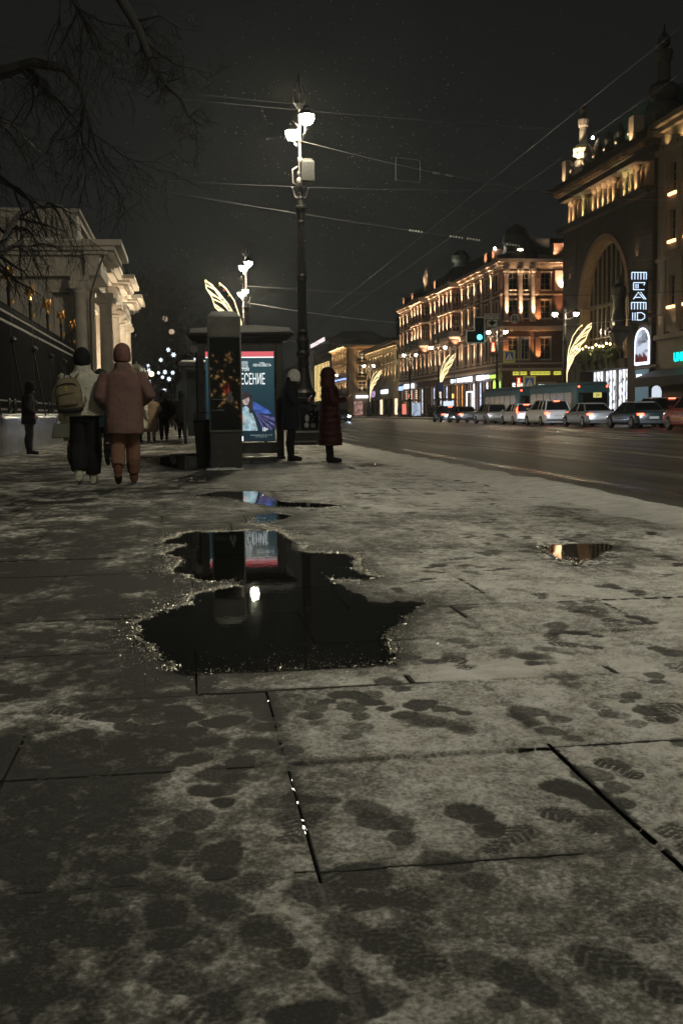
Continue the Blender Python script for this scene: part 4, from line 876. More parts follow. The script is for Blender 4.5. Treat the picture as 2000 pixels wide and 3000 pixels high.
# the two projecting bay towers
for u0, u1, stat in ((146.2, 153.6, 0), (165.4, 172.8, 1)):
    T = Fac('W', 35.9); TS = Fac('S', u0)
    us = [u0 + (u1 - u0) * (k + .5) / 3 for k in range(3)]
    ww = T.wall(MB(), u0, u1, 10.9, 17.5, [(u - .5, u + .5, z, z + h) for u in us for z, h in ((11.6, 2.2), (15., 1.9))], .3)
    TS.wall(ww, 35.9, 37.0, 10.9, 17.5, [(36.1, 36.85, 11.6, 13.8), (36.1, 36.85, 15., 16.9)], .3)
    ww.box(36.2, 37, u0 + .31, u1, 17.2, 17.5); ww.add([(35.9, u1, 10.9), (37, u1, 10.9), (37, u1, 17.5), (35.9, u1, 17.5)], [(0, 1, 2, 3)]); ww.build('bay_tower', BRICK, rb)
    for u in us:
        for z, h in ((11.6, 2.2), (15., 1.9)): window(rb, T, u, z, 1.0, h, GLASSD, FRAMEW, .28)
    for z, h in ((11.6, 2.2), (15., 1.9)): window(rb, TS, 36.48, z, .75, h, GLASSD, FRAMEW, .28)
    for k in range(4):
        u = u0 + .25 + k * (u1 - u0 - .5) / 3
        for z0, z1 in ((11.3, 13.7), (14.85, 16.9)): pilaster(rb, T, u, z0, z1, .42, .12, STONE); up(rb, T, u, z0 - .04, .36, 110)
    MB().box(35.3, 37, u0 - .5, u1 + .4, 10.55, 10.9).build('bay_floor', STONE, rb); MB().box(35.5, 37, u0 - .3, u1 + .3, 14.2, 14.5).build('bay_belt', STONE, rb); MB().box(35.3, 37, u0 - .5, u1 + .4, 17.5, 18.15).build('bay_cornice', STONE, rb)
    MB().box(35.0, 35.06, u0 - .6, u1 + .5, 10.95, 11.7).box(35.0, 37, u0 - .6, u0 - .54, 10.95, 11.7).build('balcony_panel', IRON2, rb)
    MB().box(35.2, 37, u0 - .55, u0 - .5, 9.7, 10.5).build('lit_panel', BRICK, rb); up(rb, Fac('S', u0 - .6), 36.2, 9.5, .25, 30, WARM, 110)
    cx, cy = 37.2, (u0 + u1) / 2
    if stat == 0:
        MB().lathe([(2.6, 18.1), (2.7, 18.5), (2.3, 19.4), (1.5, 20.3), (1.0, 20.7), (.9, 21.2), (1.25, 21.6), (1.2, 22.2), (.7, 22.8), (.1, 23.1)], 16, (cx + .8, cy, 0)).build('cupola', ROOFD, rb)
        lamp_up(rb, (35.6, cy - 1.0, 20.6), 400, (.9, 1., .7), 80, (.6, .2, .5))
    else:
        MB().lathe([(2.6, 18.1), (2.5, 18.6), (1.9, 19.3), (1.0, 19.6)], 12, (cx + .8, cy, 0)).build('cupola', ROOFD, rb)
        s = MB().lathe([(.5, 19.5), (.55, 19.9), (.4, 20.3), (.5, 20.9), (.62, 21.5), (.45, 22.1), (.3, 22.4), (.32, 22.7), (.1, 23.0)], 10, (cx + .3, cy, 0)).tube([(cx + .3, cy - .3, 21.6), (cx + .2, cy - .9, 22.2), (cx + .2, cy - .8, 23.1)], [.2, .15, .08], 6).tube([(cx + .3, cy + .3, 21.6), (cx + .2, cy + .8, 21.0)], [.2, .1], 6).build('statue', STONE, rb); soften(s, .09, 2)
        lamp_up(rb, (35.5, cy - .6, 19.4), 800, (1., .75, .5), 80, (.5, .2, .9))
# giant order at the corner on the side street
for u in (37.35, 39.05, 40.55):
    MB().lathe([(.36, 11.3), (.36, 11.55), (.30, 11.62), (.26, 16.6), (.34, 16.7), (.30, 16.8), (.42, 17.1), (.42, 17.38)], 14, (u, 125.62, 0)).build('column', STONE, rb, smooth=False)
    up(rb, FS, u, 11.3, .95, 130)
up(rb, FW, 126.4, 11.3, .6, 60)
for k in range(9):
    for z in (6.7, 11.2, 14.6): MB().box(40.95, 41.6, 125.82, 126, z + k * .30, z + k * .30 + .24).build('quoin', BRICK, rb)
    MB().box(37.05, 37.7, 125.85, 126, 6.7 + k * .3, 6.94 + k * .3).build('quoin', BRICK, rb)
for u in (37.4, 41.3): up(rb, FS, u, 6.6, .5, 45, (1., .5, .2), 90)
up(rb, FS, 41.3, 11.0, .5, 40, (1., .5, .2), 90); up(rb, FS, 43.9, 11.2, .5, 45, (1., .5, .25), 80)
MB().box(43.3, 44.9, 125.7, 126, 14.9, 17.2).build('framed_panel', STONE, rb); up(rb, FS, 44.1, 14.7, .6, 75, WARM, 90)
up(rb, FS, 46.5, 17.5, 1.2, 50, WARM, 110)
MB().lathe([(2.3, 18.5), (2.35, 19.3), (1.7, 19.35), (1.55, 19.5), (1.55, 20.6), (1.7, 20.7), (1.6, 21.5), (1.1, 22.4), (.5, 22.8), (.1, 23.0)], 18, (39.4, 128.4, 0)).build('corner_cupola', ROOFD, rb)
MB().box(41.4, 44.6, 126.1, 127, 18.5, 19.1).box(43.2, 46, 126.0, 127.2, 19.1, 20.4).build('parapet', BRICK, rb); up(rb, FS, 43.2, 18.55, .5, 60, WARM, 120); up(rb, FS, 45, 19.1, .45, 40, WARM, 120)
for u in (130, 133.4, 161.6, 178, 185):
    MB().box(37.0, 38.2, u - .6, u + .6, 18.5, 20.2).build('parapet_block', BRICK, rb); up(rb, FW, u, 18.55, .5, 40, WARM, 110)
FLOOD = glow('roof_floodlight', (1., .9, .75), 60.)
MB().ball((37.0, 129.2, 20.2), .16, 8, 6).build('floodlight', FLOOD, rb); MB().ball((39.1, 125.9, 19.6), (.4, .12, .16), 8, 6).build('floodlight', glow('soft_floodlight', (1., .75, .5), 4.), rb)
# signs
SGW = glow('sign_white', (.78, .86, 1.), 2.6); SGB = glow('sign_blue', (.35, .5, 1.), 1.6); SGY = glow('sign_yellow', (.85, .80, .10), .9); SGG = glow('sign_green', (.5, .9, .1), 1.5); INKD = mat('sign_ink', (.02, .02, .015), .6)
for u, w_, h_ in ((131.6, 2.2, .45), (134.4, 3.2, .6), (140.0, 3.0, .62), (142.8, 2.2, .55), (145.4, 1.6, .5), (148.6, 2.0, .5)):
    FW.box(MB(), u - w_ / 2, u + w_ / 2, 5.0 - h_ / 2, 5.0 + h_ / 2, .36, .5).build('sign_board', SGW, rb)
FW.box(MB(), 175.0, 183.0, 4.7, 5.4, .37, .5).build('sign_board', SGW, rb); FW.box(MB(), 184, 187.6, 4.5, 5.2, .37, .5).build('sign_board', SGB, rb)
FW.box(MB(), 126.6, 129.6, 4.75, 5.15, .36, .5).build('sign_board', SGG, rb)
for u, w_ in ((39.0, 1.7), (41.5, 2.4), (43.6, .9)):
    MB().box(u - w_ / 2, u + w_ / 2, 125.58, 125.66, 5.02, 5.42).build('sign_board', SGY, rb, bevel=.03)
    k = int(w_ / .16)
    for i in range(k):
        x = u - w_ / 2 + .12 + i * (w_ - .24) / max(1, k - 1); MB().box(x - .035, x + .035, 125.57, 125.579, 5.1, 5.34).box(x - .05, x + .05, 125.568, 125.5695, 5.32, 5.35).build('sign_letter', INKD, rb)
MB().ball((36.3, 127.0, 3.6), (.12, .5, .9), 10, 8).build('oval_sign', SGG, rb)
for u, z, m_ in ((148.0, 2.9, glow('lit_orange_disc', (1., .55, .15), 2.4)), (178.0, 3.4, glow('lit_red_disc', (1., .2, .15), 2.2)), (177.4, 2.7, SGW), (148.0, 2.0, SGB)): FW.box(MB(), u - .5, u + .5, z - .35, z + .35, .5, .6).build('blade_sign', m_, rb)
for u in (138.2, 141.0): FW.box(MB(), u - .06, u + .06, 0, 3.4, .4, .5).build('light_frame', SGW, rb)
FW.box(MB(), 138.2, 141.0, 3.3, 3.42, .4, .5).build('light_frame', SGW, rb)
GAR = glow('garland_bulbs', (1., .8, .5), 3.)
for u in (173.2, 176.8, 180.9): b = MB(); [b.ball(FW.P(u, .6 + k * .3, .45), .06, 5, 4) for k in range(13)]; b.build('bulb_string', GAR, rb)

# ---------------------------------------------------------------- dark arched palace
el = thing('arched_palace', 'dark stone palace with a huge glazed arch, lit columns and two spires', 'building')
a0, a1, zs, ac = 88.9, 100.3, 10.3, 94.6; ar = (a1 - a0) / 2
w = MB(); F0 = Fac('W', 37.)
F0.wall(w, 84., 105., 0, zs, [(a0, a1, 0, zs)], 1.1); F0.wall(w, 84, 105, 16.4, 18.3, [], .3)
n = 24; pts = [(ac - ar * math.cos(math.pi * k / n), zs + ar * math.sin(math.pi * k / n)) for k in range(n + 1)]
for k in range(n):       # spandrel and arch soffit
    (ua, za), (ub, zb) = pts[k], pts[k + 1]
    w.add([F0.P(ua, za), F0.P(ub, zb), F0.P(ub, 16.4), F0.P(ua, 16.4)], [(0, 1, 2, 3)]); w.add([F0.P(ua, za), F0.P(ub, zb), F0.P(ub, zb, -1.1), F0.P(ua, za, -1.1)], [(0, 1, 2, 3)])
w.add([F0.P(84, zs), F0.P(a0, zs), F0.P(a0, 16.4), F0.P(84, 16.4)], [(0, 1, 2, 3)]); w.add([F0.P(a1, zs), F0.P(105, zs), F0.P(105, 16.4), F0.P(a1, 16.4)], [(0, 1, 2, 3)])
Fac('S', 84.).wall(w, 37, 52, 0, 24, [], .2); w.add([(37, 105, 0), (52, 105, 0), (52, 105, 18.3), (37, 105, 18.3)], [(0, 1, 2, 3)]); w.box(38.7, 52, 84.5, 105, 0, 24.0)
w.build('wall', DSTONE, el)
ARCHM = mat('arch_moulding', (.30, .19, .10), .7, var=.2, scale=2)
rings = []
for k in range(n + 1):
    a = math.pi * k / n; c, s = math.cos(a), math.sin(a); rings.append([F0.P(ac - (ar + r) * c, zs + (ar + r) * s, d) for r, d in ((-.02, .02), (-.02, -1.0), (-.42, -1.0), (-.42, -.8), (-.16, -.7), (-.14, .12), (.35, .12), (.35, .02))])
MB().loft(rings).build('arch_moulding', ARCHM, el)
for u, sg in ((a0, 1), (a1, -1)): F0.box(MB(), u + sg * .02, u + sg * .40, 4.6, zs, -1.0, .06).build('arch_jamb', ARCHM, el)
MUL = mat('bronze_mullion', (.24, .19, .11), .45, .4, var=.2)
gl = MB().add([F0.P(ac - (ar - .4) * math.cos(math.pi * k / n), zs + (ar - .4) * math.sin(math.pi * k / n), -.85) for k in range(n + 1)] + [F0.P(a1 - .4, 5.2, -.85), F0.P(a0 + .4, 5.2, -.85)], [tuple(range(n + 3))]).build('arch_glazing', GLASSD, el)
for k in range(1, 10):
    u = a0 + .4 + (a1 - a0 - .8) * k / 10; top = zs + math.sqrt(max(.1, (ar - .4) ** 2 - (u - ac) ** 2)); F0.box(MB(), u - .07, u + .07, 5.2, top, -.84, -.70).build('mullion', MUL, gl)
for z in (7.4, 10.2): F0.box(MB(), a0 + .4, a1 - .4, z - .08, z + .08, -.845, -.74).build('transom', MUL, gl)
for u in (90.6, 92.6, 94.6, 96.6, 98.6): lamp_up(el, F0.P(u, 5.3, -.35), 110, (1., .72, .40), 70, (.22, 0, 1), .04)
# ground floor: lit shop front, garland hood
F0.box(MB(), a0, a1, 4.4, 5.2, -1.5, .25).build('shop_lintel', DSTONE, el)
for k, u in enumerate((91.2, 94.2, 97.2)): window(el, F0, u, .4, 2.5, 4.0, lit_shop('palace_shop', (.85, .9, 1.), 1.5, 3.), MUL, .5, d=-.2, bars=(2, 0))
GRN = mat('evergreen_garland', (.05, .06, .02), .8, var=.5, scale=9, bump=1., bscale=12)
g = MB(); rr = random.Random(2)
for k in range(160): g.ball(F0.P(rr.uniform(90, 100.), rr.uniform(5.3, 6.3), rr.uniform(.2, .9)), (rr.uniform(.12, .3), rr.uniform(.15, .4), rr.uniform(.12, .28)), 6, 4)
o = g.build('garland', GRN, el); o['kind'] = 'stuff'
for k in range(12): MB().ball(F0.P(90.3 + k * .82, 6.45 + .12 * math.sin(k * 2), 1.0), .10, 6, 5).build('bulb', glow('garland_lamp', (1., .75, .35), 8.), el)
for k in range(6):
    u = 90.8 + k * 1.6; MB().tube([F0.P(u, 4.5, .35), F0.P(u + .1, 5, .5), F0.P(u, 5.4, .4)], [.16, .2, .16], 7).build('bracket', GRN, el)
lamp_up(el, F0.P(95, 5.5, 1.3), 160, (1., .9, .5), 130, (.3, 0, 1), .1)
# loggia of lit columns
F0.box(MB(), 84, 105.2, 18.0, 18.5, .0, .7).build('loggia_floor', DSTONE, el); MB().box(37.9, 38.1, 84, 105, 18.4, 21.2).build('loggia_wall', mat('loggia_stone', (.30, .21, .12), .8, var=.2), el)
for k, u in enumerate((104.3, 103.2, 100.6, 98.0, 96.8, 95.6, 94.4, 93.2, 90.8, 89.6, 88.3)):
    MB().lathe([(.30, 18.5), (.30, 18.65), (.24, 18.7), (.20, 20.5), (.28, 20.7), (.32, 20.9), (.32, 21.0)], 12, (37.45, u, 0)).build('column', mat('loggia_column', (.40, .33, .22), .7, var=.1), el)
    lamp_up(el, (36.75, u, 18.55), 420, ((1., .62, .34), (1., .85, .42))[k in (2, 8, 9)], 70, (.28, 0, 1), .03)
    F0.box(MB(), u - .75, u - .70, 18.5, 19.5, .55, .6).build('baluster_spike', IRON2, el)
for u, z0, z1, d in ((0, 21.0, 21.5, .35), (0, 21.5, 21.95, .7), (0, 21.95, 22.4, 1.15)): F0.box(MB(), 84 - d, 105 + d, z0, z1 - .004, -1.2, d).build('cornice', DSTONE, el)
for k in range(34): F0.box(MB(), 84.3 + k * .62, 84.6 + k * .62, 21.55, 21.9, .7, 1.05).build('dentil', ARCHM, el)
MB().box(36.9, 38.5, 84, 105, 22.4, 23.3).build('parapet', DSTONE, el)
for k, u in enumerate((102.6, 99.2, 96.6, 94.0, 91.4, 88.8)):
    MB().lathe([(.42, 23.3), (.5, 23.6), (.35, 24.0), (.42, 24.4), (.2, 24.9), (.05, 25.2)], 10, (37.2, u, 0)).build('urn', DSTONE, el); lamp_up(el, (36.6, u, 23.3), 110, WARM, 80, (.35, 0, 1), .03)
for u in (104.2, 88.0):
    MB().box(36.7, 37.6, u - .5, u + .5, 22.4, 24.8).build('lit_pier', mat('pale_pier_stone', (.45, .38, .28), .7, var=.1), el); lamp_up(el, (36.3, u, 22.45), 280, WARM, 80, (.15, 0, 1), .03)
GRNR = mat('green_copper_roof', (.06, .12, .09), .6, var=.3, scale=2)
MB().loft([[(37.8, y, 23.3), (39.8, y, 27.2), (44, y, 27.6), (46, y, 23.3)] for y in (87, 97.5)]).build('copper_roof', GRNR, el)
for y in range(88, 98, 1): MB().tube([(37.78, y, 23.34), (39.78, y, 27.24)], .05, 4).build('roof_seam', GRNR, el)
SPST = mat('lit_spire_stone', (.38, .32, .26), .7, var=.15)
def spire(x, y, z, s, m1, m2, q=.68):
    MB().lathe([(1.6 * s * q, z), (1.65 * s * q, z + .8 * s), (1.3 * s * q, z + 1.5 * s), (1.0 * s * q, z + 1.7 * s)], 14, (x, y, 0)).build('spire_base', m1, el)
    bl = MB().lathe([(.7 * s * q, z + 1.7 * s), (1.35 * s * q, z + 2.2 * s), (1.5 * s * q, z + 2.7 * s), (1.1 * s * q, z + 3.1 * s), (.7 * s * q, z + 3.3 * s)], 14, (x, y, 0))
    for k in range(14): q_ = k * 2 * math.pi / 14; bl.ball((x + 1.3 * s * .68 * math.cos(q_), y + 1.3 * s * .68 * math.sin(q_), z + (2.2 + .5 * (k % 2)) * s), .20 * s, 6, 4)
    bl.build('spire_wreath', m2, el)
    MB().lathe([(.62 * s * q, z + 3.3 * s), (.58 * s * q, z + 4.9 * s), (.75 * s * q, z + 5.0 * s), (.85 * s * q, z + 5.6 * s), (.8 * s * q, z + 5.7 * s), (.3 * s * q, z + 5.8 * s)], 10, (x, y, 0)).build('spire_shaft', m1, el)
    MB().lathe([(.2 * s * q, z + 5.8 * s), (.55 * s * q, z + 6.2 * s), (.6 * s * q, z + 6.6 * s), (.3 * s * q, z + 7.0 * s), (.1 * s * q, z + 7.2 * s), (.12 * s * q, z + 7.4 * s), (.02 * s * q, z + 7.9 * s)], 10, (x, y, 0)).build('spire_finial', BRONZE, el)
spire(37.3, 100.6, 22.6, .92, SPST, mat('lit_wreath_stone', (.5, .46, .3), .7)); spire(38.4, 85.6, 23.6, 1.0, mat('unlit_spire_stone', (.10, .085, .06), .8, var=.2), DSTONE, .88)  # floodlight put into the colour: lit spire paler and warmer, unlit one darker
lamp_up(el, (35.5, 99.2, 22.5), 2400, (1., .78, .55), 60, (.42, .30, 1.), .05); lamp_up(el, (35.2, 100.8, 23.8), 700, (1., .95, .55), 70, (.5, 0, .35), .05)
MB().ball((36.7, 96.6, 25.2), .14, 8, 6).build('floodlight', FLOOD, el); lamp_up(el, (37.0, 92, 23.6), 160, (.8, 1., .85), 140, (.8, 0, .6), .1)
# bronze figure on the corner bracket
st = thing('bronze_statue', 'dark bronze statue on a bracket beside the great arch', 'statue', (35.9, 88.2, 7.4))
s = MB().lathe([(.55, .35), (.62, 1.0), (.55, 1.8), (.50, 2.5), (.62, 3.1), (.60, 3.6), (.25, 3.9), (.2, 4.0)], 12).ball((0, -.05, 4.3), (.27, .3, .36), 10, 8).tube([(.0, -.55, 3.6), (-.2, -.9, 3.0), (-.55, -.7, 2.7)], [.2, .17, .12], 8).tube([(.0, .55, 3.6), (-.1, .95, 3.0), (.0, .85, 2.3)], [.2, .17, .12], 8).tube([(-.2, -.25, 1.6), (-.5, -.3, 1.0), (-.4, -.3, .3)], [.3, .24, .2], 8).tube([(.1, .25, 1.6), (.1, .3, .3)], [.3, .22], 8)
soften(s.build('figure', BRONZE, st), .06, 3); MB().box(-.8, .9, -.8, .8, 0, .35).lathe([(.9, -.1), (.5, -.8), (.1, -1.3)], 10).build('bracket', DSTONE, st)
lamp_up(st, (-1.0, -.4, .3), 220, (1., .95, .7), 70, (.55, .2, .5), .05); MB().box(-1.1, -.9, -.5, -.3, .0, .2).build('lamp_box', IRON2, st)
for u, z in ((103.0, 12.9), (87.0, 12.9)): lamp_up(el, F0.P(u, z, .35), 110, WARM, 60, (.12, 0, 1), .03)
for k in range(24):
    for u0_, u1_ in ((84.02, 88.0), (101.4, 104.98)): F0.box(MB(), u0_, u1_, .1 + k * .7, .7 + k * .7, .0, .07).build('ashlar_block', DSTONE, el)
lamp_up(el, F0.P(100.9, 5.3, .8), 60, WARM, 100, (.25, -.5, 1), .05)

# ---- blade sign of stacked neon letters
ns_ = thing('neon_sign', 'vertical white neon sign of stacked block letters on the palace corner', 'sign', (35.0, 83.6, 7.9))
NEON = glow('neon_white', (.62, .78, 1.), 1.5)
MB().box(-.1, 1.5, .12, .22, -.15, 3.95).build('backing', IRON2, ns_); MB().box(1.4, 2.2, .14, .2, .5, .6).box(1.4, 2.2, .14, .2, 3.2, 3.3).build('mount', IRON2, ns_)
def st_(nm, segs):
    b = MB()
    for p, q in segs: b.tube([(p[0], .06, p[1]), (q[0], .06, q[1])], .033, 6)
    return b.build(nm, NEON, ns_)
def comb(z): return [((.1, z + .55), (1.3, z + .55))] + [((x, z), (x, z + .55)) for x in (.1, .35, .6, .85, 1.1, 1.3)]
st_('neon_letter', comb(3.2)); st_('neon_letter', comb(.85))
st_('neon_letter', [((.25, 2.4), (.25, 2.95)), ((.25, 2.95), (1.2, 2.95)), ((.25, 2.4), (1.15, 2.4)), ((.45, 2.5), (.45, 2.85)), ((.62, 2.5), (.62, 2.85)), ((1.2, 2.95), (1.1, 2.75))])
st_('neon_letter', [((.25, 1.65), (.65, 2.2)), ((.65, 2.2), (1.15, 1.65)), ((.85, 2.2), (1.3, 1.65)), ((.4, 1.8), (.85, 1.8))])
st_('neon_letter', [((.2, 0), (.2, .6)), ((.4, 0), (.4, .6)), ((.55, .6), (.95, .6)), ((.55, .02), (.95, .02)), ((.95, .6), (1.2, .45)), ((1.2, .45), (1.2, .17)), ((1.2, .17), (.95, .02)), ((.6, .6), (.6, .05))])

# ---------------------------------------------------------------- beige building at the right edge, running on past the frame
be = thing('beige_building', 'beige building with glowing window sills at the right edge', 'building')
FB = Fac('W', 37.3); WB = [81.2 - 2.75 * k for k in range(18)]
ops = [(u - .55, u + .55, z, z + 2.3) for u in WB[:6] for z in (8.9, 13.9, 17.5)]
w = FB.wall(MB(), 30, 83.95, 0, 20.6, ops, .35); w.box(37.7, 52, 30, 83.9, 19, 20.6); w.build('wall', BEIGE, be)
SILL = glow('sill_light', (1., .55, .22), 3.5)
for u in WB[:6]:
    for z in (8.9, 13.9, 17.5):
        window(be, FB, u, z, 1.1, 2.3, GLASSD, FRAMEW, .3)
        FB.box(MB(), u - .62, u + .62, z - .28, z - .08, .0, .16).build('lit_sill', SILL, be)
for z0, z1, d in ((20.6, 21.0, .3), (21.0, 22.2, .12), (22.2, 22.6, .5), (22.6, 23.0, .9), (6.3, 6.7, .25), (12.4, 12.7, .15)): FB.box(MB(), 30, 83.98, z0, z1 - .003, -.6, d).build('cornice', BEIGE, be)
for u in (82.6, 79.8, 77.1, 74.4): FB.box(MB(), u - .35, u + .35, 6.7, 20.5, 0, .12).build('pilaster', BEIGE, be)
for u in (82, 79.5, 77): lamp_up(be, FB.P(u, 21.0, .5), 90, (1., .7, .35), 120, (.2, 0, 1), .05); lamp_up(be, FB.P(u + 1.2, 6.8, .5), 60, (1., .75, .45), 80, (.1, 0, 1), .05)
FB.box(MB(), 83.2, 87.4, 4.2, 4.4, -.1, .35).build('ledge', BEIGE, be)
# arched lit shop window and blue doorway
aw = MB(); AW = Fac('W', 36.95); pts = [AW.P(86.9, 4.5, .12), AW.P(84.2, 4.5, .12)] + [AW.P(85.55 - 1.35 * math.cos(math.pi * k / 12), 6.3 + 1.1 * math.sin(math.pi * k / 12), .12) for k in range(13)]
sw = thing('arched_shop_window', 'white lit arched shop window with red lettering above a blue doorway', 'shop window'); aw.add(pts, [tuple(range(15))]).build('arch_pane', lit_shop('arch_window_light', (.62, .70, .85), .9, 1.4), sw)
FR_ = glow('arch_rim_light', (.75, .8, 1.), 2.2); MB().tube(pts[2:] + [pts[0]] , .07, 6).tube([pts[0], pts[1]], .05, 6).tube([pts[1], pts[2]], .07, 6).build('lit_rim', FR_, sw)
for k in range(9): AW.box(MB(), 84.45 + k * .27, 84.6 + k * .27, 4.7, 5.1 + .15 * (k % 3), .14, .2).build('red_letter', mat('red_letter', (.35, .03, .03), .5), sw)
AW.box(MB(), 84.4, 86.9, 4.55, 4.68, .13, .2).build('lit_sill', FR_, sw)
text('shop_lettering', 'ТЕАТРАЛЬНАЯ', .30, AW.P(85.5, 6.3, .16), TO_WEST, mat('dark_letter', (.05, .05, .06), .5), sw, .9)
AW.box(MB(), 84.3, 86.9, .1, 4.1, .06, .1).build('doorway', mat('blue_lit_door', (.10, .16, .20), .4, emit=.16, ecol=(.3, .55, .7)), sw); AW.box(MB(), 85.6, 86.3, 3.3, 3.7, .11, .25).build('door_lamp', SGW, sw)
awn = thing('shop_awning', 'dark shop awning under the turquoise letters', 'awning')
MB().loft([[(37.2, y, 4.0), (35.2, y, 3.3), (35.2, y, 2.9), (37.2, y, 3.2)] for y in (66, 83.4)]).build('canvas', mat('dark_canvas', (.03, .028, .03), .6, var=.2), awn); MB().box(35.2, 35.24, 70, 83.3, 2.6, 2.9).build('valance', mat('dark_canvas'), awn)
CY = glow('turquoise_letters', (.0, .75, .65), 1.6); text('turquoise_lettering', 'UNI', 1.0, (36.9, 79.0, 4.75), TO_WEST, CY, be, .9, .05)

# ---------------------------------------------------------------- simpler blocks farther down the street
def block(name, label, u0, u1, h, floors, pitch, ww, wall_m, lit, en, glass=GLASSD, X=37., side=None, cornice=.6, shop=None, ucol=WARM, depth=14):
    b = thing(name, label, 'building'); f = Fac('W', X)
    us = [u0 + pitch * (k + .5) for k in range(int((u1 - u0) / pitch))]
    ops = [(u - ww / 2, u + ww / 2, z, z + hh) for u in us for z, hh in floors]
    w = f.wall(MB(), u0, u1, 0, h, ops, .35)
    if side:
        s = Fac('S', u0); su = [X + 3.2 + 4.4 * k for k in range(side)]; Fac('S', u0).wall(w, X, X + depth, 0, h, [(x - ww * .7, x + ww * .7, z, z + hh) for x in su for z, hh in floors], .35)
        for x in su:
            for z, hh in floors: window(b, s, x, z, ww * 1.4, hh, glass, FRAMEW, .3, trim=wall_m)
    else: w.add([(X, u0, 0), (X + depth, u0, 0), (X + depth, u0, h), (X, u0, h)], [(0, 1, 2, 3)])
    w.box(X + .5, X + depth - .01, u0 + .5, u1 - .01, h - .8, h); w.build('wall', wall_m, b)
    for u in us:
        for z, hh in floors: window(b, f, u, z, ww, hh, glass, FRAMEW, .3, bars=(1, 1))
    for z0, z1, d in ((h, h + .35, cornice * .6), (h + .35, h + .7, cornice)): MB().box(X - d, X + depth, u0 - d, u1, z0 + .002, z1).build('cornice', wall_m, b)
    MB().loft([[(X + .3, y, h + .7), (X + 3, y, h + 2.4), (X + depth - 3, y, h + 2.4), (X + depth, y, h + .7)] for y in (u0 + .2, u1)]).build('roof', ROOFD, b)
    for z, hh in lit:
        for k, u in enumerate(us):
            pilaster(b, f, u + pitch / 2, z, z + hh, .5, .12, wall_m, cap=False); up(b, f, u + pitch / 2, z + .02, .45, en, ucol, 75)
    return b, f, us
WL = (1., .72, .40)
lo_, fl_, us_ = block('low_beige_building', 'low beige building with a row of lit pilasters beside the red building', 189.5, 223, 12.6, [(6.6, 2.6), (10.2, 1.5)], 3.3, 1.1, BEIGE, [(6.4, 2.8), (9.9, 1.7)], 75, ucol=WL, cornice=1.4)
fl_.box(MB(), 200, 207, 4.3, 5.0, .05, .2).build('sign_board', SGW, lo_); fl_.box(MB(), 214, 219, 3.8, 5.0, .05, .2).build('sign_board', lit_shop('mixed_sign', (.7, .5, .8), .8, 2), lo_)
for k in range(6): fl_.box(MB(), 191 + k * 5, 193.4 + k * 5, .4, 3.2, .02, .08).build('shop_pane', SHM['warm'] if k % 3 == 0 else GLASSD, lo_)
co_, fc_, us_ = block('ochre_corner_building', 'ochre corner building with lit cornice and framed side windows', 250, 277, 15.6, [(5.6, 2.4), (9.2, 2.4), (12.6, 2.2)], 4.5, 1.3, BEIGE2, [(5.4, 2.6), (9.0, 2.6), (12.4, 2.6)], 150, side=2, ucol=WL, cornice=1.2)
fs_ = Fac('S', 250.)
for x in (40.2, 44.6):
    for z in (5.2, 8.8, 12.2): up(co_, fs_, x, z, .4, 60, WL, 110)
MB().box(38.6, 42.2, 249.5, 249.7, 4.1, 4.7).build('sign_board', SGW, co_); MB().box(38.2, 40.2, 249.8, 249.95, .2, 3.4).build('shop_pane', lit_shop('poster_shop', (.6, .35, .3), .6, 1.5), co_); MB().box(42.4, 44.8, 249.8, 249.95, .2, 3.4).build('shop_pane', SHM['cool'], co_)
for u in (255, 262, 270): fc_.box(MB(), u - 2, u + 2, 8.5, 8.8, .1, .6).build('balcony_lights', glow('blue_garland', (.25, .4, 1.), 1.8), co_)
for u in (254, 260, 266, 272): up(co_, fc_, u, 15.4, .9, 90, WL, 120)
da_, fd_, us_ = block('string_lit_building', 'dark building hung with vertical strings of golden lights', 281, 315, 19.2, [(6, 2.4), (10, 2.4), (14, 2.4)], 4.2, 1.2, mat('dark_stucco', (.10, .095, .085), .8, var=.2), [], 0)
for k in range(11):
    b = MB(); u = 282.5 + k * 3.1
    for j in range(36): b.ball(fd_.P(u, 4.2 + j * .28 + .1 * (k % 2), .3), (.10, .16, .10), 5, 4)
    b.build('light_string', glow('golden_string', (1., .72, .28), 2.6), da_)
fd_.box(MB(), 286, 318, 19.5, 20.5, .8, 1.).build('sign_board', glow('sign_pinkish', (1., .85, .85), 1.1), da_)
wh_, fwh, us_ = block('pale_far_building', 'pale grey building at the far end of the row', 319, 352, 18.2, [(5, 2.6), (9, 2.6), (13, 2.6)], 4., 1.4, GREYF, [], 0)
for u in (324, 334, 344): lamp_up(wh_, fwh.P(u, 4.2, 4.), 900, (1., .9, .75), 120, (.5, 0, 1), .2)
block('far_dark_building', 'distant dark building beyond the pale one', 353, 520, 16, [(5, 2.6), (9, 2.6), (12.5, 2.2)], 7., 1.6, mat('dark_stucco'), [], 0)
bk = thing('dark_roof_block', 'tall unlit block rising behind the low beige building', 'building'); MB().box(53, 80, 195, 275, 0, 24.5).build('wall', mat('unlit_stucco', (.05, .05, .045), .9, var=.2, scale=.3), bk); MB().loft([[(53, y, 24.5), (56, y, 27), (77, y, 27), (80, y, 24.5)] for y in (195, 275)]).build('roof', ROOFD, bk)
for u, z in ((200, 22), (206, 23)): MB().box(52.9, 53, u, u + .5, z, z + 1.2).build('window', glow('dim_window', (.7, .9, 1.), .25), bk)
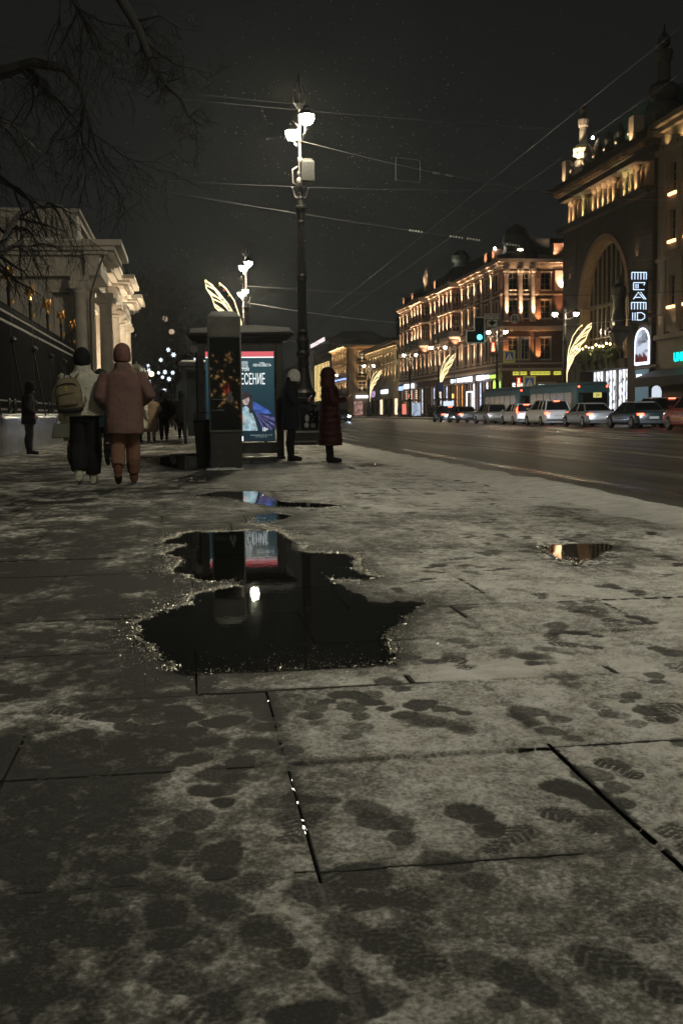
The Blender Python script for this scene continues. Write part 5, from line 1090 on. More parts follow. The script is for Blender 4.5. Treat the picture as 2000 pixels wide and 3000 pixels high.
# side-street block behind the palace gap, left-hand buildings far along the near side
bs = thing('side_street_building', 'dark building closing the side street behind the palace', 'building'); MB().box(52, 70, 105, 126, 0, 17).build('wall', mat('unlit_stucco'), bs); MB().box(51.5, 70.5, 104.5, 126.4, 17, 17.6).build('cornice', DSTONE, bs)
lf = thing('left_far_building', 'dark building behind the trees on the left far down the street', 'building'); FE = Fac('E', -6.5)
us = [104 + 4.5 * k for k in range(28)]; w = FE.wall(MB(), 101, 230, 0, 15, [(u - .7, u + .7, z, z + 2.2) for u in us for z in (4.5, 8.3, 12)], .35); w.box(-20, -6.9, 101, 230, 14, 15); w.add([(-20, 101, 0), (-6.5, 101, 0), (-6.5, 101, 15), (-20, 101, 15)], [(0, 1, 2, 3)]); w.build('wall', mat('dark_stucco'), lf)
LITW = glow('lit_room_window', (1., .62, .28), .9)
for i, u in enumerate(us):
    for j, z in enumerate((4.5, 8.3, 12)): window(lf, FE, u, z, 1.4, 2.2, LITW if (i * 7 + j * 5) % 6 == 0 else GLASSD, FRAMEW, .3)
for k in range(10): FE.box(MB(), 104 + k * 11, 109 + k * 11, .5, 3.2, .03, .1).build('shop_pane', SHM['warm'] if k % 2 else SHM['cool'], lf)
MB().box(-20, -5.9, 100.4, 230, 15, 15.6).build('cornice', GREYF, lf)
lf2 = thing('left_end_building', 'faint building far off where the near pavement vanishes', 'building'); MB().box(-20, -5.5, 232, 500, 0, 16).build('wall', mat('unlit_stucco'), lf2); MB().box(-20.3, -5.2, 231.8, 500, 16, 16.5).build('cornice', GREYF, lf2)
# ================================================================ vehicles
TYRE = mat('tyre_rubber', (.012, .012, .012), .7, var=.2); RIM = mat('alloy_rim', (.35, .35, .36), .3, .8, var=.1); CGL = mat('car_glass', (.012, .014, .016), .06, spec=.7)
REDL = glow('tail_light', (1., .07, .03), 9.); REDD = mat('tail_lens', (.40, .02, .015), .2); BRK = glow('brake_light', (1., .16, .08), 6.); PLT = mat('plate_white', (.55, .55, .52), .5); CHR = mat('bumper_trim', (.05, .05, .05), .5); HEADL = glow('head_light', (.62, .78, 1.), 260.)
CST = {  # length, width, height, belt, cabin stations y: rear base, roof rear, roof front, screen base; deck height, bonnet height
    'sedan': (4.6, 1.78, 1.43, .92, (.55, 1.25, 2.55, 3.35), .98, .86), 'suv': (4.6, 1.85, 1.68, 1.05, (.12, .42, 2.7, 3.45), 1.05, 1.02),
    'hatch': (4.2, 1.76, 1.50, .96, (.10, .45, 2.5, 3.2), .96, .92), 'wagon': (4.3, 1.72, 1.55, .98, (.08, .25, 2.6, 3.25), .98, .92)}
def car(label, x, y, style, paint, rz=0, lights='rear', brake=False, snow=False, lit=True, tall_lamps=False, extra=None):
    L, W_, H, B, (c0, c1, c2, c3), dk, bn = CST[style]; hw = W_ / 2
    t = thing('parked_car' if lights == 'rear' else 'car', label, 'car', (x, y, -.13), rz, 'cars in the queue across the street' if lights == 'rear' else 'oncoming cars')
    def ring(yy, w, zb, zt): return [(-w * .90, yy, zb), (w * .90, yy, zb), (w, yy, zb + .10), (w, yy, zb + .30), (w * .985, yy, zt - .14), (w * .90, yy, zt), (-w * .90, yy, zt), (-w * .985, yy, zt - .14), (-w, yy, zb + .30), (-w, yy, zb + .10)]
    body = MB().loft([ring(0, hw * .88, .36, dk - .16), ring(.06, hw * .95, .26, dk - .04), ring(.25, hw, .22, dk), ring(c0 + .1, hw, .2, B + .01), ring((c0 + c3) / 2, hw * 1.005, .2, B), ring(c3, hw, .2, bn + .04), ring(L - .5, hw * .98, .2, bn - .06), ring(L - .12, hw * .92, .24, bn - .2), ring(L, hw * .8, .34, bn - .34)])
    bo = body.build('body', paint, t, smooth=True, bevel=.05); bo.modifiers['b'].segments = 3; bo.modifiers['b'].angle_limit = R_(20)
    gw = hw * .90; tw = hw * .70
    MB().add([(-gw, c0, B - .02), (gw, c0, B - .02), (gw, c3, B - .02), (-gw, c3, B - .02), (-tw, c1, H - .05), (tw, c1, H - .05), (tw, c2, H - .05), (-tw, c2, H - .05)], [(0, 1, 5, 4), (1, 2, 6, 5), (2, 3, 7, 6), (3, 0, 4, 7), (4, 5, 6, 7)]).build('glasshouse', CGL, t)
    r = MB().loft([[(-tw, c1 - .04, H - .07), (tw, c1 - .04, H - .07), (tw * 1.03, c2 + .06, H - .08), (-tw * 1.03, c2 + .06, H - .08)], [(-tw * .9, c1 + .05, H), (tw * .9, c1 + .05, H), (tw * .9, c2 - .05, H), (-tw * .9, c2 - .05, H)]]).build('roof', SNOWC if snow else paint, t, bevel=.015)
    p = MB()
    for s in (-1, 1):
        p.tube([(s * gw, c0, B - .03), (s * tw, c1, H - .05)], .05, 5).tube([(s * gw, c3, B - .03), (s * tw, c2, H - .05)], .035, 5); m_ = (c1 + c2) / 2 + .1; p.tube([(s * (gw + .005), m_, B - .03), (s * (tw + .01), m_, H - .05)], .035, 5)
        if style != 'sedan': p.tube([(s * (gw + .005), (c0 + m_) / 2, B - .03), (s * (tw + .01), (c1 + m_) / 2 - .1, H - .05)], .06, 5)
    p.build('pillars', paint, t)
    for s in (-1, 1):
        for yy in (.82, L - .85):
            wh = MB().lathe([(.20, -.1), (.31, -.1), (.335, -.07), (.335, .07), (.31, .1), (.20, .1)], 18).xf(Matrix.Translation((s * (hw - .07), yy, .335)) @ Matrix.Rotation(R_(90), 4, 'Y')).build('wheel', TYRE, t)
            rm = MB().lathe([(.21, -.02), (.21, .02), (.06, .035)], 18)
            for k in range(5): a = k * 1.2566; rm.tube([(.05 * math.cos(a), .05 * math.sin(a), .04), (.2 * math.cos(a), .2 * math.sin(a), .03)], .028, 4)
            rm.xf(Matrix.Translation((s * (hw + .02), yy, .335)) @ Matrix.Rotation(R_(90 * s), 4, 'Y')).build('rim', RIM, wh)
        MB().ball((s * (hw + .09), c3 - .2, B + .06), (.10, .06, .07), 8, 6).build('mirror', paint, t)
        if tall_lamps: MB().tube([(s * (hw * .88), .0, B - .1), (s * hw * .93, .08, B + .12), (s * gw * .9, c0 + .12, H - .28)], [.07, .06, .04], 6).build('tail_light', REDL, t)
        else: MB().box(s * hw * .62, s * hw * .90, -.012, .10, dk - .29, dk - .17).box(s * hw * .82, s * hw * .968, -.005, .22, dk - .285, dk - .175).build('tail_light', REDL if lit else REDD, t)
        if lights == 'front': MB().ball((s * hw * .72, L - .05, bn - .26), (.13, .08, .075), 10, 6).build('head_light', HEADL, t)
    if brake: MB().box(-.2, .2, c1 - .12, c1 - .06, H - .10, H - .05).build('brake_light', BRK, t)
    MB().box(-.26, .26, -.02, .0, dk - .46 if dk < 1 else dk - .42, dk - .34).build('number_plate', PLT, t); MB().box(-hw * .86, hw * .86, -.03, .05, .30, .44).build('bumper', CHR, t)
    MB().box(-.14, .14, L - .02, L + .012, .42, .52).build('front_plate', PLT, t)
    if lights == 'rear':
        for s in (-1, 1):
            hl = MB().ball((s * hw * .70, L - .06, bn - .25), (.14, .08, .07), 8, 6).build('head_light', mat('queue_head_light', (.5, .5, .5), .2, emit=4., ecol=(.8, .88, 1.)), t)
        lamp_up(t, (0, L + .12, bn - .22), 130, (.85, .92, 1.), 95, (0, 1, -.07), .25, fixture=False)
    if extra: extra(t, hw, L, H)
    return t
PW = mat('car_white', (.74, .73, .70), .32, coat=.5, var=.08); PS = mat('car_silver', (.36, .36, .37), .30, .2, coat=.5, var=.08); PD = mat('car_dark', (.022, .024, .028), .25, coat=.7, var=.2); PT = mat('car_teal', (.025, .045, .048), .25, coat=.7); PG = mat('car_grey', (.16, .16, .165), .3, .4, coat=.5, var=.1); PR = mat('taxi_red', (.42, .075, .03), .3, coat=.6, var=.1); PB = mat('car_blue', (.03, .05, .10), .3, coat=.6)
CX = 23.95
car('dark car with red tail lights, farthest left of the queue', CX, 98.0, 'hatch', PD, brake=True)
car('grey sedan second from the left of the queue, behind the dark car', CX, 91.6, 'sedan', PG)
car('beige-grey estate car with a big rear window in the queue', CX, 82.8, 'wagon', mat('car_beige', (.30, .27, .22), .35, coat=.4, var=.1), lit=False)
car('white crossover with tall curved red tail lights in the queue', CX, 75.2, 'hatch', PW, tall_lamps=True, brake=True)
car('large white sport utility car with bright brake light', CX, 68.8, 'suv', PW, brake=True)
car('silver sedan with blue-tinted bumper between white and dark cars', CX, 61.2, 'sedan', PS, snow=True, lit=True)
car('dark teal sedan with snow on its roof', CX, 54.0, 'sedan', PT, snow=True)
def taxi(t, hw, L, H):
    b = MB().box(-hw - .006, -hw + .004, .9, 3.6, .45, .62).build('door_stripe', mat('taxi_orange', (.55, .22, .03), .35), t)
    text('taxi_lettering', 'ТАКСИ', .22, (-hw - .012, 2.2, .76), (R_(90), 0, R_(-90)), PLT, t)
    MB().box(-.35, .35, 1.4, 1.6, H, H + .12).build('roof_sign', mat('taxi_roof_sign', (.5, .4, .1), .4), t)
car('red and orange taxi cut by the right edge', CX, 46.6, 'suv', PR, extra=taxi, lit=False)
vn = car('white topped van standing behind the dark teal sedan', 27.2, 58.6, 'suv', PD, snow=True, brake=True)
car('oncoming car with dazzling bluish headlights between lamp post and red coat', 10.2, 88, 'sedan', PD, rz=R_(180), lights='front')
car('oncoming car with one headlight showing right of the red coat', 16.6, 121, 'sedan', PD, rz=R_(180), lights='front')

def bus(label, x, y, n, L=10.5):
    t = thing('city_bus', label, 'bus', (x, y, -.13), 0, 'city buses behind the cars'); BL = mat('bus_blue', (.09, .21, .24), .35, coat=.4, var=.15); hw = 1.22; H = 2.85
    MB().box(-hw, hw, 0, L, .32, H - .1).build('body', BL, t, bevel=.07); MB().box(-hw + .12, hw - .12, .2, L - .2, H - .1, H + .12).build('roof_pack', mat('bus_roof', (.10, .16, .17), .5), t, bevel=.04)
    for k in range(6): MB().box(-hw - .012, -hw, 1.0 + k * 1.55, 2.35 + k * 1.55, 1.15, 2.25).build('side_window', mat('bus_window', (.03, .035, .035), .1, emit=.10, ecol=(1., .8, .6)), t)
    MB().box(-hw + .2, hw - .2, -.012, 0, 1.2, 2.2).build('rear_window', CGL, t); MB().box(-hw + .22, -hw + .5, -.03, -.013, 1.0, 2.15).build('vent_grille', IRON2, t)
    for k in range(8): MB().box(-hw + .24, -hw + .48, -.045, -.031, 1.06 + k * .13, 1.10 + k * .13).build('vent_slat', mat('bus_blue'), t)
    if n:
        MB().box(.02, .62, -.05, -.02, 1.85, 2.2).build('route_panel', mat('route_yellow', (.5, .45, .1), .5, emit=.55, ecol=(1., .9, .25)), t); text('route_number', n, .27, (.32, -.054, 2.02), TO_CAM, INKD, t, 1, .002)
    for s in (-1, 1):
        MB().ball((s * 1.02, -.01, H - .22), (.07, .03, .07), 8, 6).build('marker_light', REDL, t)
        for yy in (2.0, L - 2.4): MB().lathe([(.2, -.12), (.46, -.12), (.46, .12), (.2, .12)], 18).xf(Matrix.Translation((s * (hw - .1), yy, .46)) @ Matrix.Rotation(R_(90), 4, 'Y')).build('wheel', TYRE, t)
    return t
b1 = bus('blue city bus with a yellow route 24 panel behind the silver sedan', 28.05, 73.4, '24'); b2 = bus('second blue bus ahead of the route 24 bus', 28.0, 86.5, '', 11)

# ================================================================ signals and signs
def pole(label, x, y, h, name='signal_pole'): 
    t = thing(name, label, 'pole', (x, y, 0)); MB().lathe([(.09, 0), (.09, .4), (.055, .5), (.045, h), (.0, h + .05)], 10).build('shaft', mat('grey_pole', (.16, .16, .16), .5, .3), t); return t
pole('grey pole carrying the lower pedestrian signal and crossing sign', 31.4, 101.2, 7.4); pole('thin grey pole in front of the red building shop fronts', 31.4, 127., 8.4)
SIGB = mat('sign_face_blue', (.05, .10, .40), .35); SIGW = mat('sign_face_white', (.80, .79, .75), .45); SIGY = mat('sign_face_yellow', (.70, .64, .16), .4); SIGK = mat('sign_face_black', (.015, .015, .015), .5); SIGR = mat('sign_face_red', (.4, .02, .02), .5)
def ped(label, x, y, z):
    t = thing('pedestrian_signal', label, 'traffic light', (x, y, z)); MB().box(-.24, .24, -.05, .25, -.75, .75).build('housing', SIGK, t, bevel=.03)
    g = glow('red_signal', (1., .16, .08), 9.); MB().ball((0, -.07, .52), (.09, .03, .10), 8, 6).build('head_dot', g, t); MB().add([(-.13, -.07, .15), (.13, -.07, .15), (.06, -.07, .42), (-.06, -.07, .42)], [(0, 1, 2, 3)]).build('figure', g, t); MB().box(-.15, .15, -.08, -.06, -.22, .08).build('counter', g, t)
    MB().box(-.2, .2, -.06, -.052, -.3, .68).build('lens', mat('red_lens', (.2, .01, .01), .3, emit=1.0, ecol=(1., .05, .03)), t)
ped('red pedestrian signal high on the far lamp post', 31.35, 110.2, 7.2); ped('red pedestrian signal low in front of the shop window', 31.2, 100.9, 3.3)
def crossing(label, x, y, z):
    t = thing('crossing_sign', label, 'road sign', (x, y, z)); MB().box(-.62, .62, -.02, .02, -.62, .62).build('plate', SIGY, t, bevel=.01); MB().box(-.42, .42, -.03, -.021, -.40, .44).build('blue_field', SIGB, t)
    MB().add([(-.36, -.036, -.34), (.36, -.036, -.34), (0, -.036, .36)], [(0, 1, 2)]).build('triangle', SIGW, t)
    w = MB().ball((.0, -.04, .14), (.045, .01, .05), 8, 6).tube([(0, -.04, .08), (-.01, -.04, -.10)], .035, 5).tube([(-.01, -.04, -.1), (-.12, -.04, -.28)], .025, 5).tube([(-.01, -.04, -.1), (.10, -.04, -.28)], .025, 5).tube([(0, -.04, .04), (.11, -.04, -.04)], .018, 5); w.build('walker', SIGK, t)
crossing('yellow bordered pedestrian crossing sign under the far lamp', 32.3, 107.6, 6.3); crossing('yellow bordered pedestrian crossing sign by the shop window', 32.2, 100.7, 3.5)

tl = thing('hanging_traffic_light', 'hanging traffic light with a glowing turquoise lamp and white-edged backboard', 'traffic light', (16.1, 60, 5.0))
bd = MB().box(-.10, .48, .0, .03, -.30, 1.10).box(-.55, -.101, .0, .03, -.30, .36); bd.build('backboard', SIGK, tl)
e = MB(); pts = [(-.55, -.30), (.48, -.30), (.48, 1.10), (-.10, 1.10), (-.10, .36), (-.55, .36)]
for i in range(6): a, b = pts[i], pts[(i + 1) % 6]; e.tube([(a[0], -.01, a[1]), (b[0], -.01, b[1])], .035, 4)
e.build('white_edge', SIGW, tl)
for z in (.0, .40, .80):
    h = MB().lathe([(.16, -.2), (.17, .0), (.10, .02)], 14).xf(Matrix.Translation((.19, -.02, z)) @ Matrix.Rotation(R_(90), 4, 'X')).build('lamp_hood', SIGK, tl)
    MB().ball((.19, -.04, z), (.145, .03, .145), 14, 8).build('lens', glow('turquoise_signal', (.05, .85, 1.), 7.) if z == 0 else mat('unlit_lens', (.02, .02, .015), .3), tl)
MB().ball((-.28, -.04, .02), (.14, .03, .14), 14, 8).build('lens', mat('unlit_lens'), tl)
MB().tube([(.19, .02, 1.1), (.19, .02, 2.35)], .02, 5).build('hanger', IRON2, tl)
sg = thing('stop_board', 'white СТОП board with a downward arrow plate, hanging over the road', 'road sign', (17.02, 60, 6.15)); MB().box(-.43, .43, 0, .03, -.15, .17).build('board', SIGW, sg, bevel=.01); text('stop_lettering', 'СТОП', .30, (0, -.006, .01), TO_CAM, SIGK, sg, .9)
MB().box(-.29, .29, 0, .03, -.55, -.19).build('arrow_plate', SIGW, sg); MB().add([(-.25, -.006, -.30), (-.06, -.006, -.27), (-.06, -.006, -.21), (.06, -.006, -.21), (.06, -.006, -.27), (.25, -.006, -.30), (0, -.006, -.53)], [(0, 1, 2, 3, 4, 5, 6)]).build('arrow', SIGK, sg); MB().tube([(-.2, .02, .17), (-.2, .02, 1.2)], .015, 5).tube([(.2, .02, .17), (.2, .02, 1.2)], .015, 5).build('hanger', IRON2, sg)
nu = thing('no_turn_sign', 'round sign with a crossed out U-turn arrow hanging over the road', 'road sign', (18.32, 60, 6.02)); D = Matrix.Rotation(R_(90), 4, 'X')
MB().lathe([(.33, -.02), (.33, .0)], 24).xf(D).build('disc', SIGR, nu); MB().lathe([(.285, .0), (.285, .008)], 24).xf(D).build('white_field', SIGW, nu)
MB().tube([(-.10, -.015, -.02), (-.10, -.015, .06), (-.05, -.015, .14), (.04, -.015, .14), (.09, -.015, .07), (.09, -.015, -.16)], .028, 6).build('u_arrow', SIGK, nu); MB().add([(-.19, -.02, -.02), (-.01, -.02, -.02), (-.10, -.02, -.15)], [(0, 1, 2)]).build('arrow_head', SIGK, nu); MB().tube([(-.2, -.022, .2), (.2, -.022, -.2)], .018, 5).build('slash', SIGR, nu); MB().tube([(0, .02, .33), (0, .02, 1.3)], .015, 5).build('hanger', IRON2, nu)

# ================================================================ overhead wires
WIRE = mat('snowy_wire', (.024, .024, .024), .6); WIREL = mat('frosted_wire', (.40, .40, .40), .4, .3)
def wire(label, a, b, sag, r=.006, m=WIRE, ins=(), n=18):
    a, b = Vector(a), Vector(b); pts = []
    for i in range(n + 1): t = i / n; p = a.lerp(b, t); p.z -= sag * 4 * t * (1 - t); pts.append(p)
    t_ = thing('overhead_wire', label, 'wire', a, 0, 'overhead wires'); mb = MB().tube([p - a for p in pts], r, 5); mb.build('cable', m, t_)
    for s in ins:
        i = s * n; k = int(i); p = pts[k].lerp(pts[min(n, k + 1)], i - k) - a; d = (pts[min(n, k + 1)] - pts[max(0, k)]).normalized() * .09
        q = MB()
        for j in range(-2, 3): q.ball(p + d * j, .035, 6, 4)
        q.build('insulator', WIREL, t_)
    return t_
wire('bright wire running right from the near lamp post just below its bowls', (3.36, 31.6, 8.6), (32., 60.5, 13.2), .9, .008, WIREL, (.18, .2))
wire('wire crossing high from the trees past the near lamp head', (-5, 33.5, 10.6), (30, 36, 10.3), .55)
wire('thin dark wire crossing below the near lamp head', (-6, 33, 8.05), (30, 35, 9.4), .9)
wire('topmost thin wire over the pavement', (-6, 33, 11.0), (3.3, 33, 10.0), .12)
wire('sloping wire with insulators crossing in front of the near lamp post', (-6, 33, 8.3), (11.8, 33, 5.75), .12, .007, WIRE, (.73, .80, .83, .9))
wire('left trolley wire running down the street', (8.2, 6, 7.3), (10.2, 260, 7.0), .25, .0045, WIRE, (), 40)
wire('right trolley wire running down the street', (9.3, 6, 7.3), (11.2, 260, 7.0), .25, .0045, WIRE, (), 40)
wire('outer trolley wire over the far lanes', (19.0, 6, 7.3), (20.2, 260, 7.0), .25, .007, WIRE, (), 40)
wire('distant span wire with sparkling drops beyond the shelter', (3.4, 61., 7.0), (32, 70, 7.2), 1.1, .016, WIREL, (.2, .24, .3))
wire('span wire carrying the hanging traffic light and signs', (3.4, 61., 7.9), (33, 60.4, 7.9), .55, .014)
wire('faint span wire far down the street', (3.4, 90.5, 7.4), (32, 94, 7.4), .9, .016, WIREL, (.3, .36))
hf = thing('wire_spreader', 'thin rectangular wire spreader hanging over the road', 'wire', (6.4, 33.05, 7.85)); MB().tube([(0, 0, .0), (0, 0, .68)], .014, 5).tube([(.74, 0, -.05), (.74, 0, .6)], .01, 5).tube([(0, 0, .68), (.74, 0, .6)], .008, 4).tube([(0, 0, 0), (.74, 0, -.05)], .008, 4).build('rods', WIRE, hf)

# ---- things on the far pavement
os_ = thing('far_bus_shelter', 'small far bus shelter with a white lit poster across the street', 'bus shelter', (30.9, 131, 0)); MB().box(0, 1.6, 0, 4.6, 2.3, 2.45).build('roof', ALU, os_); MB().box(0, .12, -.06, .1, 0, 2.3).box(1.5, 1.6, -.06, .1, 0, 2.3).box(0, .1, 4.4, 4.5, 0, 2.3).build('posts', ALU, os_); MB().box(.14, 1.48, -.05, .05, .3, 2.1).build('poster', glow('far_poster_white', (.75, .85, 1.), 1.0), os_)
ok2 = thing('far_bus_shelter', 'farther bus shelter with a red lit poster across the street', 'bus shelter', (30.9, 150, 0)); MB().box(0, 1.6, 0, 6.6, 2.4, 2.55).build('roof', ALU, ok2); MB().box(0, .12, -.06, .1, 0, 2.4).box(0, .1, 6.4, 6.5, 0, 2.4).box(0, .1, 3, 3.1, 0, 2.4).build('posts', ALU, ok2); MB().box(.0, .08, 3.6, 6.2, .5, 2.0).build('poster', glow('far_poster_red', (1., .25, .18), .9), ok2); MB().box(.14, 1.4, -.04, .04, .3, 2.1).build('side_poster', lit_shop('far_side_poster', (.5, .6, .75), .8, 2), ok2)
bsn = thing('bus_stop_flag', 'blue bus stop sign before the red building shops', 'road sign', (31, 134, 0)); MB().tube([(0, 0, 0), (0, 0, 4.6)], .04, 6).build('post', IRON2, bsn); MB().box(.05, .75, -.03, .03, 3.3, 4.5).build('flag', SIGB, bsn)
wl = thing('white_lit_pylon', 'white glowing rounded pylon beside the bus rear', 'sign', (31.4, 70.5, 0)); MB().box(-.35, .35, -.06, .06, 0, 2.1).ball((0, 0, 2.1), (.35, .06, .35), 12, 8).build('panel', glow('pylon_white', (.7, .78, .9), .9), wl); MB().box(-.42, -.36, -.08, .08, 0, 2.3).box(.36, .42, -.08, .08, 0, 2.3).build('edge', IRON2, wl)
# ================================================================ people
SKIN = mat('skin', (.34, .20, .14), .55, var=.08, scale=20)
def cloth(n, c, **k): return mat('cloth_' + n, c, k.pop('rough', .85), var=k.pop('var', .14), scale=k.pop('scale', 9), bump=k.pop('bump', .6), bscale=k.pop('bscale', 11), spec=.2)
def ell(cx, cy, z, rx, ry, n=20, q=2.4):
    out = []
    for k in range(n):
        a = 2 * math.pi * k / n; c, s = math.cos(a), math.sin(a)
        out.append((cx + rx * abs(c) ** (2 / q) * (1 if c > 0 else -1), cy + ry * abs(s) ** (2 / q) * (1 if s > 0 else -1), z))
    return out
LEGS = {'stand': (((.095, .01, .5), (.10, -.01, .09), (.12, .17, .045)), ((-.095, .01, .5), (-.10, -.01, .09), (-.12, .17, .045))),
        'walkL': (((.10, .10, .52), (.10, .17, .10), (.11, .35, .06)), ((-.09, .02, .50), (-.09, -.27, .20), (-.09, -.15, .06))),
        'walkR': (((.09, .02, .50), (.09, -.27, .20), (.09, -.15, .06)), ((-.10, .10, .52), (-.10, .17, .10), (-.11, .35, .06))),
        'step': (((.09, .05, .51), (.09, .05, .09), (.10, .22, .045)), ((-.09, .03, .50), (-.08, -.12, .14), (-.09, .03, .05)))}
ARMS = {'pocket': (((.30, -.07, 1.15), (.23, .10, .98)), ((-.30, -.07, 1.15), (-.23, .10, .98))), 'down': (((.27, -.03, 1.13), (.28, .06, .88)), ((-.27, -.03, 1.13), (-.28, .06, .88))),
        'swing': (((.27, -.12, 1.15), (.28, -.06, .90)), ((-.27, .06, 1.14), (-.27, .18, .92))), 'phone': (((.25, .02, 1.16), (.10, .28, 1.20)), ((-.25, .02, 1.16), (-.08, .28, 1.19))),
        'linked': (((.30, -.07, 1.16), (.19, .12, 1.04)), ((-.27, -.04, 1.15), (-.20, .12, 1.0)))}
def person(label, loc, rz, h=1.75, legs='stand', arms='pocket', coat=None, bottom=.85, flare=0., puff=0, puffs=.09, wide=1., pants=None, pw=.085, shoes=None, hat=None, hatm=None, bow=0., hair=None, v=.014, group='pedestrians', deep=1.):
    t = thing('person', label, 'person', loc, rz, group); s = h / 1.75; t.scale = (s, s, s)
    L, A = LEGS[legs], ARMS[arms]; hx, hy, hz = 0, bow, 1.635 - abs(bow) * .25
    b = MB()
    b.loft([ell(0, 0, .86, .15, .10), ell(0, 0, .96, .16, .11), ell(0, 0, 1.10, .135, .10), ell(0, 0, 1.28, .165, .115), ell(0, 0, 1.40, .17, .10), ell(0, .0, 1.46, .09, .07)])
    b.tube([(0, 0, 1.42), (0, hy * .5, 1.52), (0, hy, hz)], [.065, .055, .06], 10)
    b.ball((hx, hy + .01, hz + .02), (.078, .096, .112), 14, 10).ball((hx, hy + .05, hz - .06), (.055, .058, .055), 10, 8).tube([(hx, hy + .095, hz + .03), (hx, hy + .125, hz - .012)], [.010, .017], 6)
    for q in (-1, 1): b.ball((q * .08, hy, hz + .005), (.014, .024, .034), 6, 5).ball((q * .03, hy + .094, hz + .028), (.018, .012, .010), 6, 4)
    b.ball((hx, hy + .098, hz - .045), (.026, .012, .010), 6, 4)
    for (k, an, to), sg in zip(L, (1, -1)):
        b.tube([(sg * .09, 0, .93), (sg * .095, .01, .75), k, ((k[0] + an[0]) / 2, (k[1] + an[1]) / 2 - .03, (k[2] + an[2]) / 2 + .05), an], [.09, .085, .055, .056, .038], 10); b.tube([(an[0], an[1] - .04, an[2] - .03), ((an[0] + to[0]) / 2, (an[1] + to[1]) / 2, (an[2] + to[2]) / 2 - .02), to], [.04, .042, .03], 8)
    for (el_, wr), sg in zip(A, (1, -1)):
        b.tube([(sg * .17, 0, 1.41), (sg * .20, -.01, 1.36), el_, wr], [.055, .052, .042, .030], 9)
        d = (Vector(wr) - Vector(el_)).normalized(); p = Vector(wr) + d * .05; b.ball(p, (.035, .038, .042), 8, 6)
        side = d.cross(Vector((sg, 0, .2))).normalized()
        for f in range(4):
            o_ = side * (.024 - .016 * f); ln = (.066, .074, .07, .055)[f]; b.tube([p + d * .03 + o_, p + d * (.03 + ln * .5) + o_ + Vector((-sg * .006, 0, 0)), p + d * (.03 + ln) + o_ + Vector((-sg * .02, 0, 0))], [.0095, .009, .007], 5)
        b.tube([p + side * .03, p + side * .05 + d * .03, p + side * .045 + d * .06], [.011, .010, .008], 5)
    soften(b.build('body', SKIN, t), v * .7, 2)
    if pants:
        m = MB().loft([ell(0, 0, .82, .16, .115), ell(0, 0, .95, .17, .12), ell(0, 0, 1.0, .165, .115)])
        for (k, an, to), sg in zip(L, (1, -1)):
            a2 = Vector(an) + Vector((0, 0, .05)); kk = Vector(k); m.tube([(sg * .085, 0, .93), (sg * .09, .005, .76), kk, kk.lerp(a2, .5) + Vector((0, -.025, 0)), a2], [.105, .10, max(.07, pw), max(.066, pw), max(.055, pw * .85)], 12)
        oc = soften(m.build('trousers', pants, t), v, 3)
        if v < .02: folds(oc, .022, .14)
    if shoes:
        m = MB()
        for (k, an, to), sg in zip(L, (1, -1)):
            an_, to_ = Vector(an), Vector(to); m.tube([an_ + (Vector(k) - an_) * .28, an_ + Vector((0, 0, .02)), an_ + Vector((0, -.015, -.03))], [.062, .058, .056], 10); m.tube([an_ + Vector((0, -.055, -.045)), an_.lerp(to_, .5) + Vector((0, 0, -.012)), to_ + (to_ - an_) * .15], [.045, .054, .038], 10)
        soften(m.build('shoes', shoes, t), v * .8, 2)
    if coat:
        prof = [(1.575, .088, .095, .7), (1.55, .105, .108, .6), (1.50, .112, .110, .3), (1.465, .145, .115, .1), (1.43, .20, .13, 0), (1.36, .225, .14, 0), (1.2, .225, .15, 0), (1.05, .22, .155, 0), (.9, .225, .165, 0)]
        zb = bottom; zz = []
        z = 1.575
        while z > zb: zz.append(z); z -= .02
        zz.append(zb); rings = []
        for z in zz:
            i = 0
            while i < len(prof) - 2 and prof[i + 1][0] > z: i += 1
            (z0, a0_, b0_, y0), (z1, a1_, b1_, y1) = prof[i], prof[i + 1]; tt = min(1, (z0 - z) / (z0 - z1)); rx = (a0_ + (a1_ - a0_) * tt); ry = (b0_ + (b1_ - b0_) * tt); cy = hy * (y0 + (y1 - y0) * tt)
            if z < 1.45: rx *= wide; ry *= wide * deep
            if z < .95: k_ = (.95 - z); rx += flare * k_; ry += flare * k_ * .8
            if puff: e = 1 + puff * (abs(math.sin(math.pi * z / puffs)) - .6); rx *= e; ry *= e
            rings.append(ell(0, cy, z, rx, ry, 22))
        m = MB().loft(rings)
        for (el_, wr), sg in zip(A, (1, -1)):
            P_ = [Vector((sg * .17 * wide, 0, 1.415)), Vector((sg * .215 * wide, -.01, 1.34)), Vector(el_) + Vector((sg * (wide - 1) * .3, 0, 0)), Vector(wr)]; Q = []; rr_ = []
            for i in range(3):
                for j in range(6):
                    tt = j / 6; Q.append(P_[i].lerp(P_[i + 1], tt)); u = (i + tt) / 3; r_ = (.092 - .03 * u) * (wide if wide < 1.2 else 1.15); rr_.append(r_ * (1 + (puff * 1.4 * (abs(math.sin(u * 9)) - .6) if puff else 0)))
            Q.append(P_[3]); rr_.append(.062); m.tube(Q, rr_, 12)
        if hat == 'hood': m.ball((hx, hy - .02, hz + .02), (.125, .145, .155), 16, 12).tube([(hx, hy * .6 - .03, 1.46), (hx, hy - .02, hz - .05)], [.12, .12], 14)
        oc = soften(m.build('coat', coat, t), v, 3)
        if v < .02: folds(oc, .024, .24); folds(oc, .007, .07)
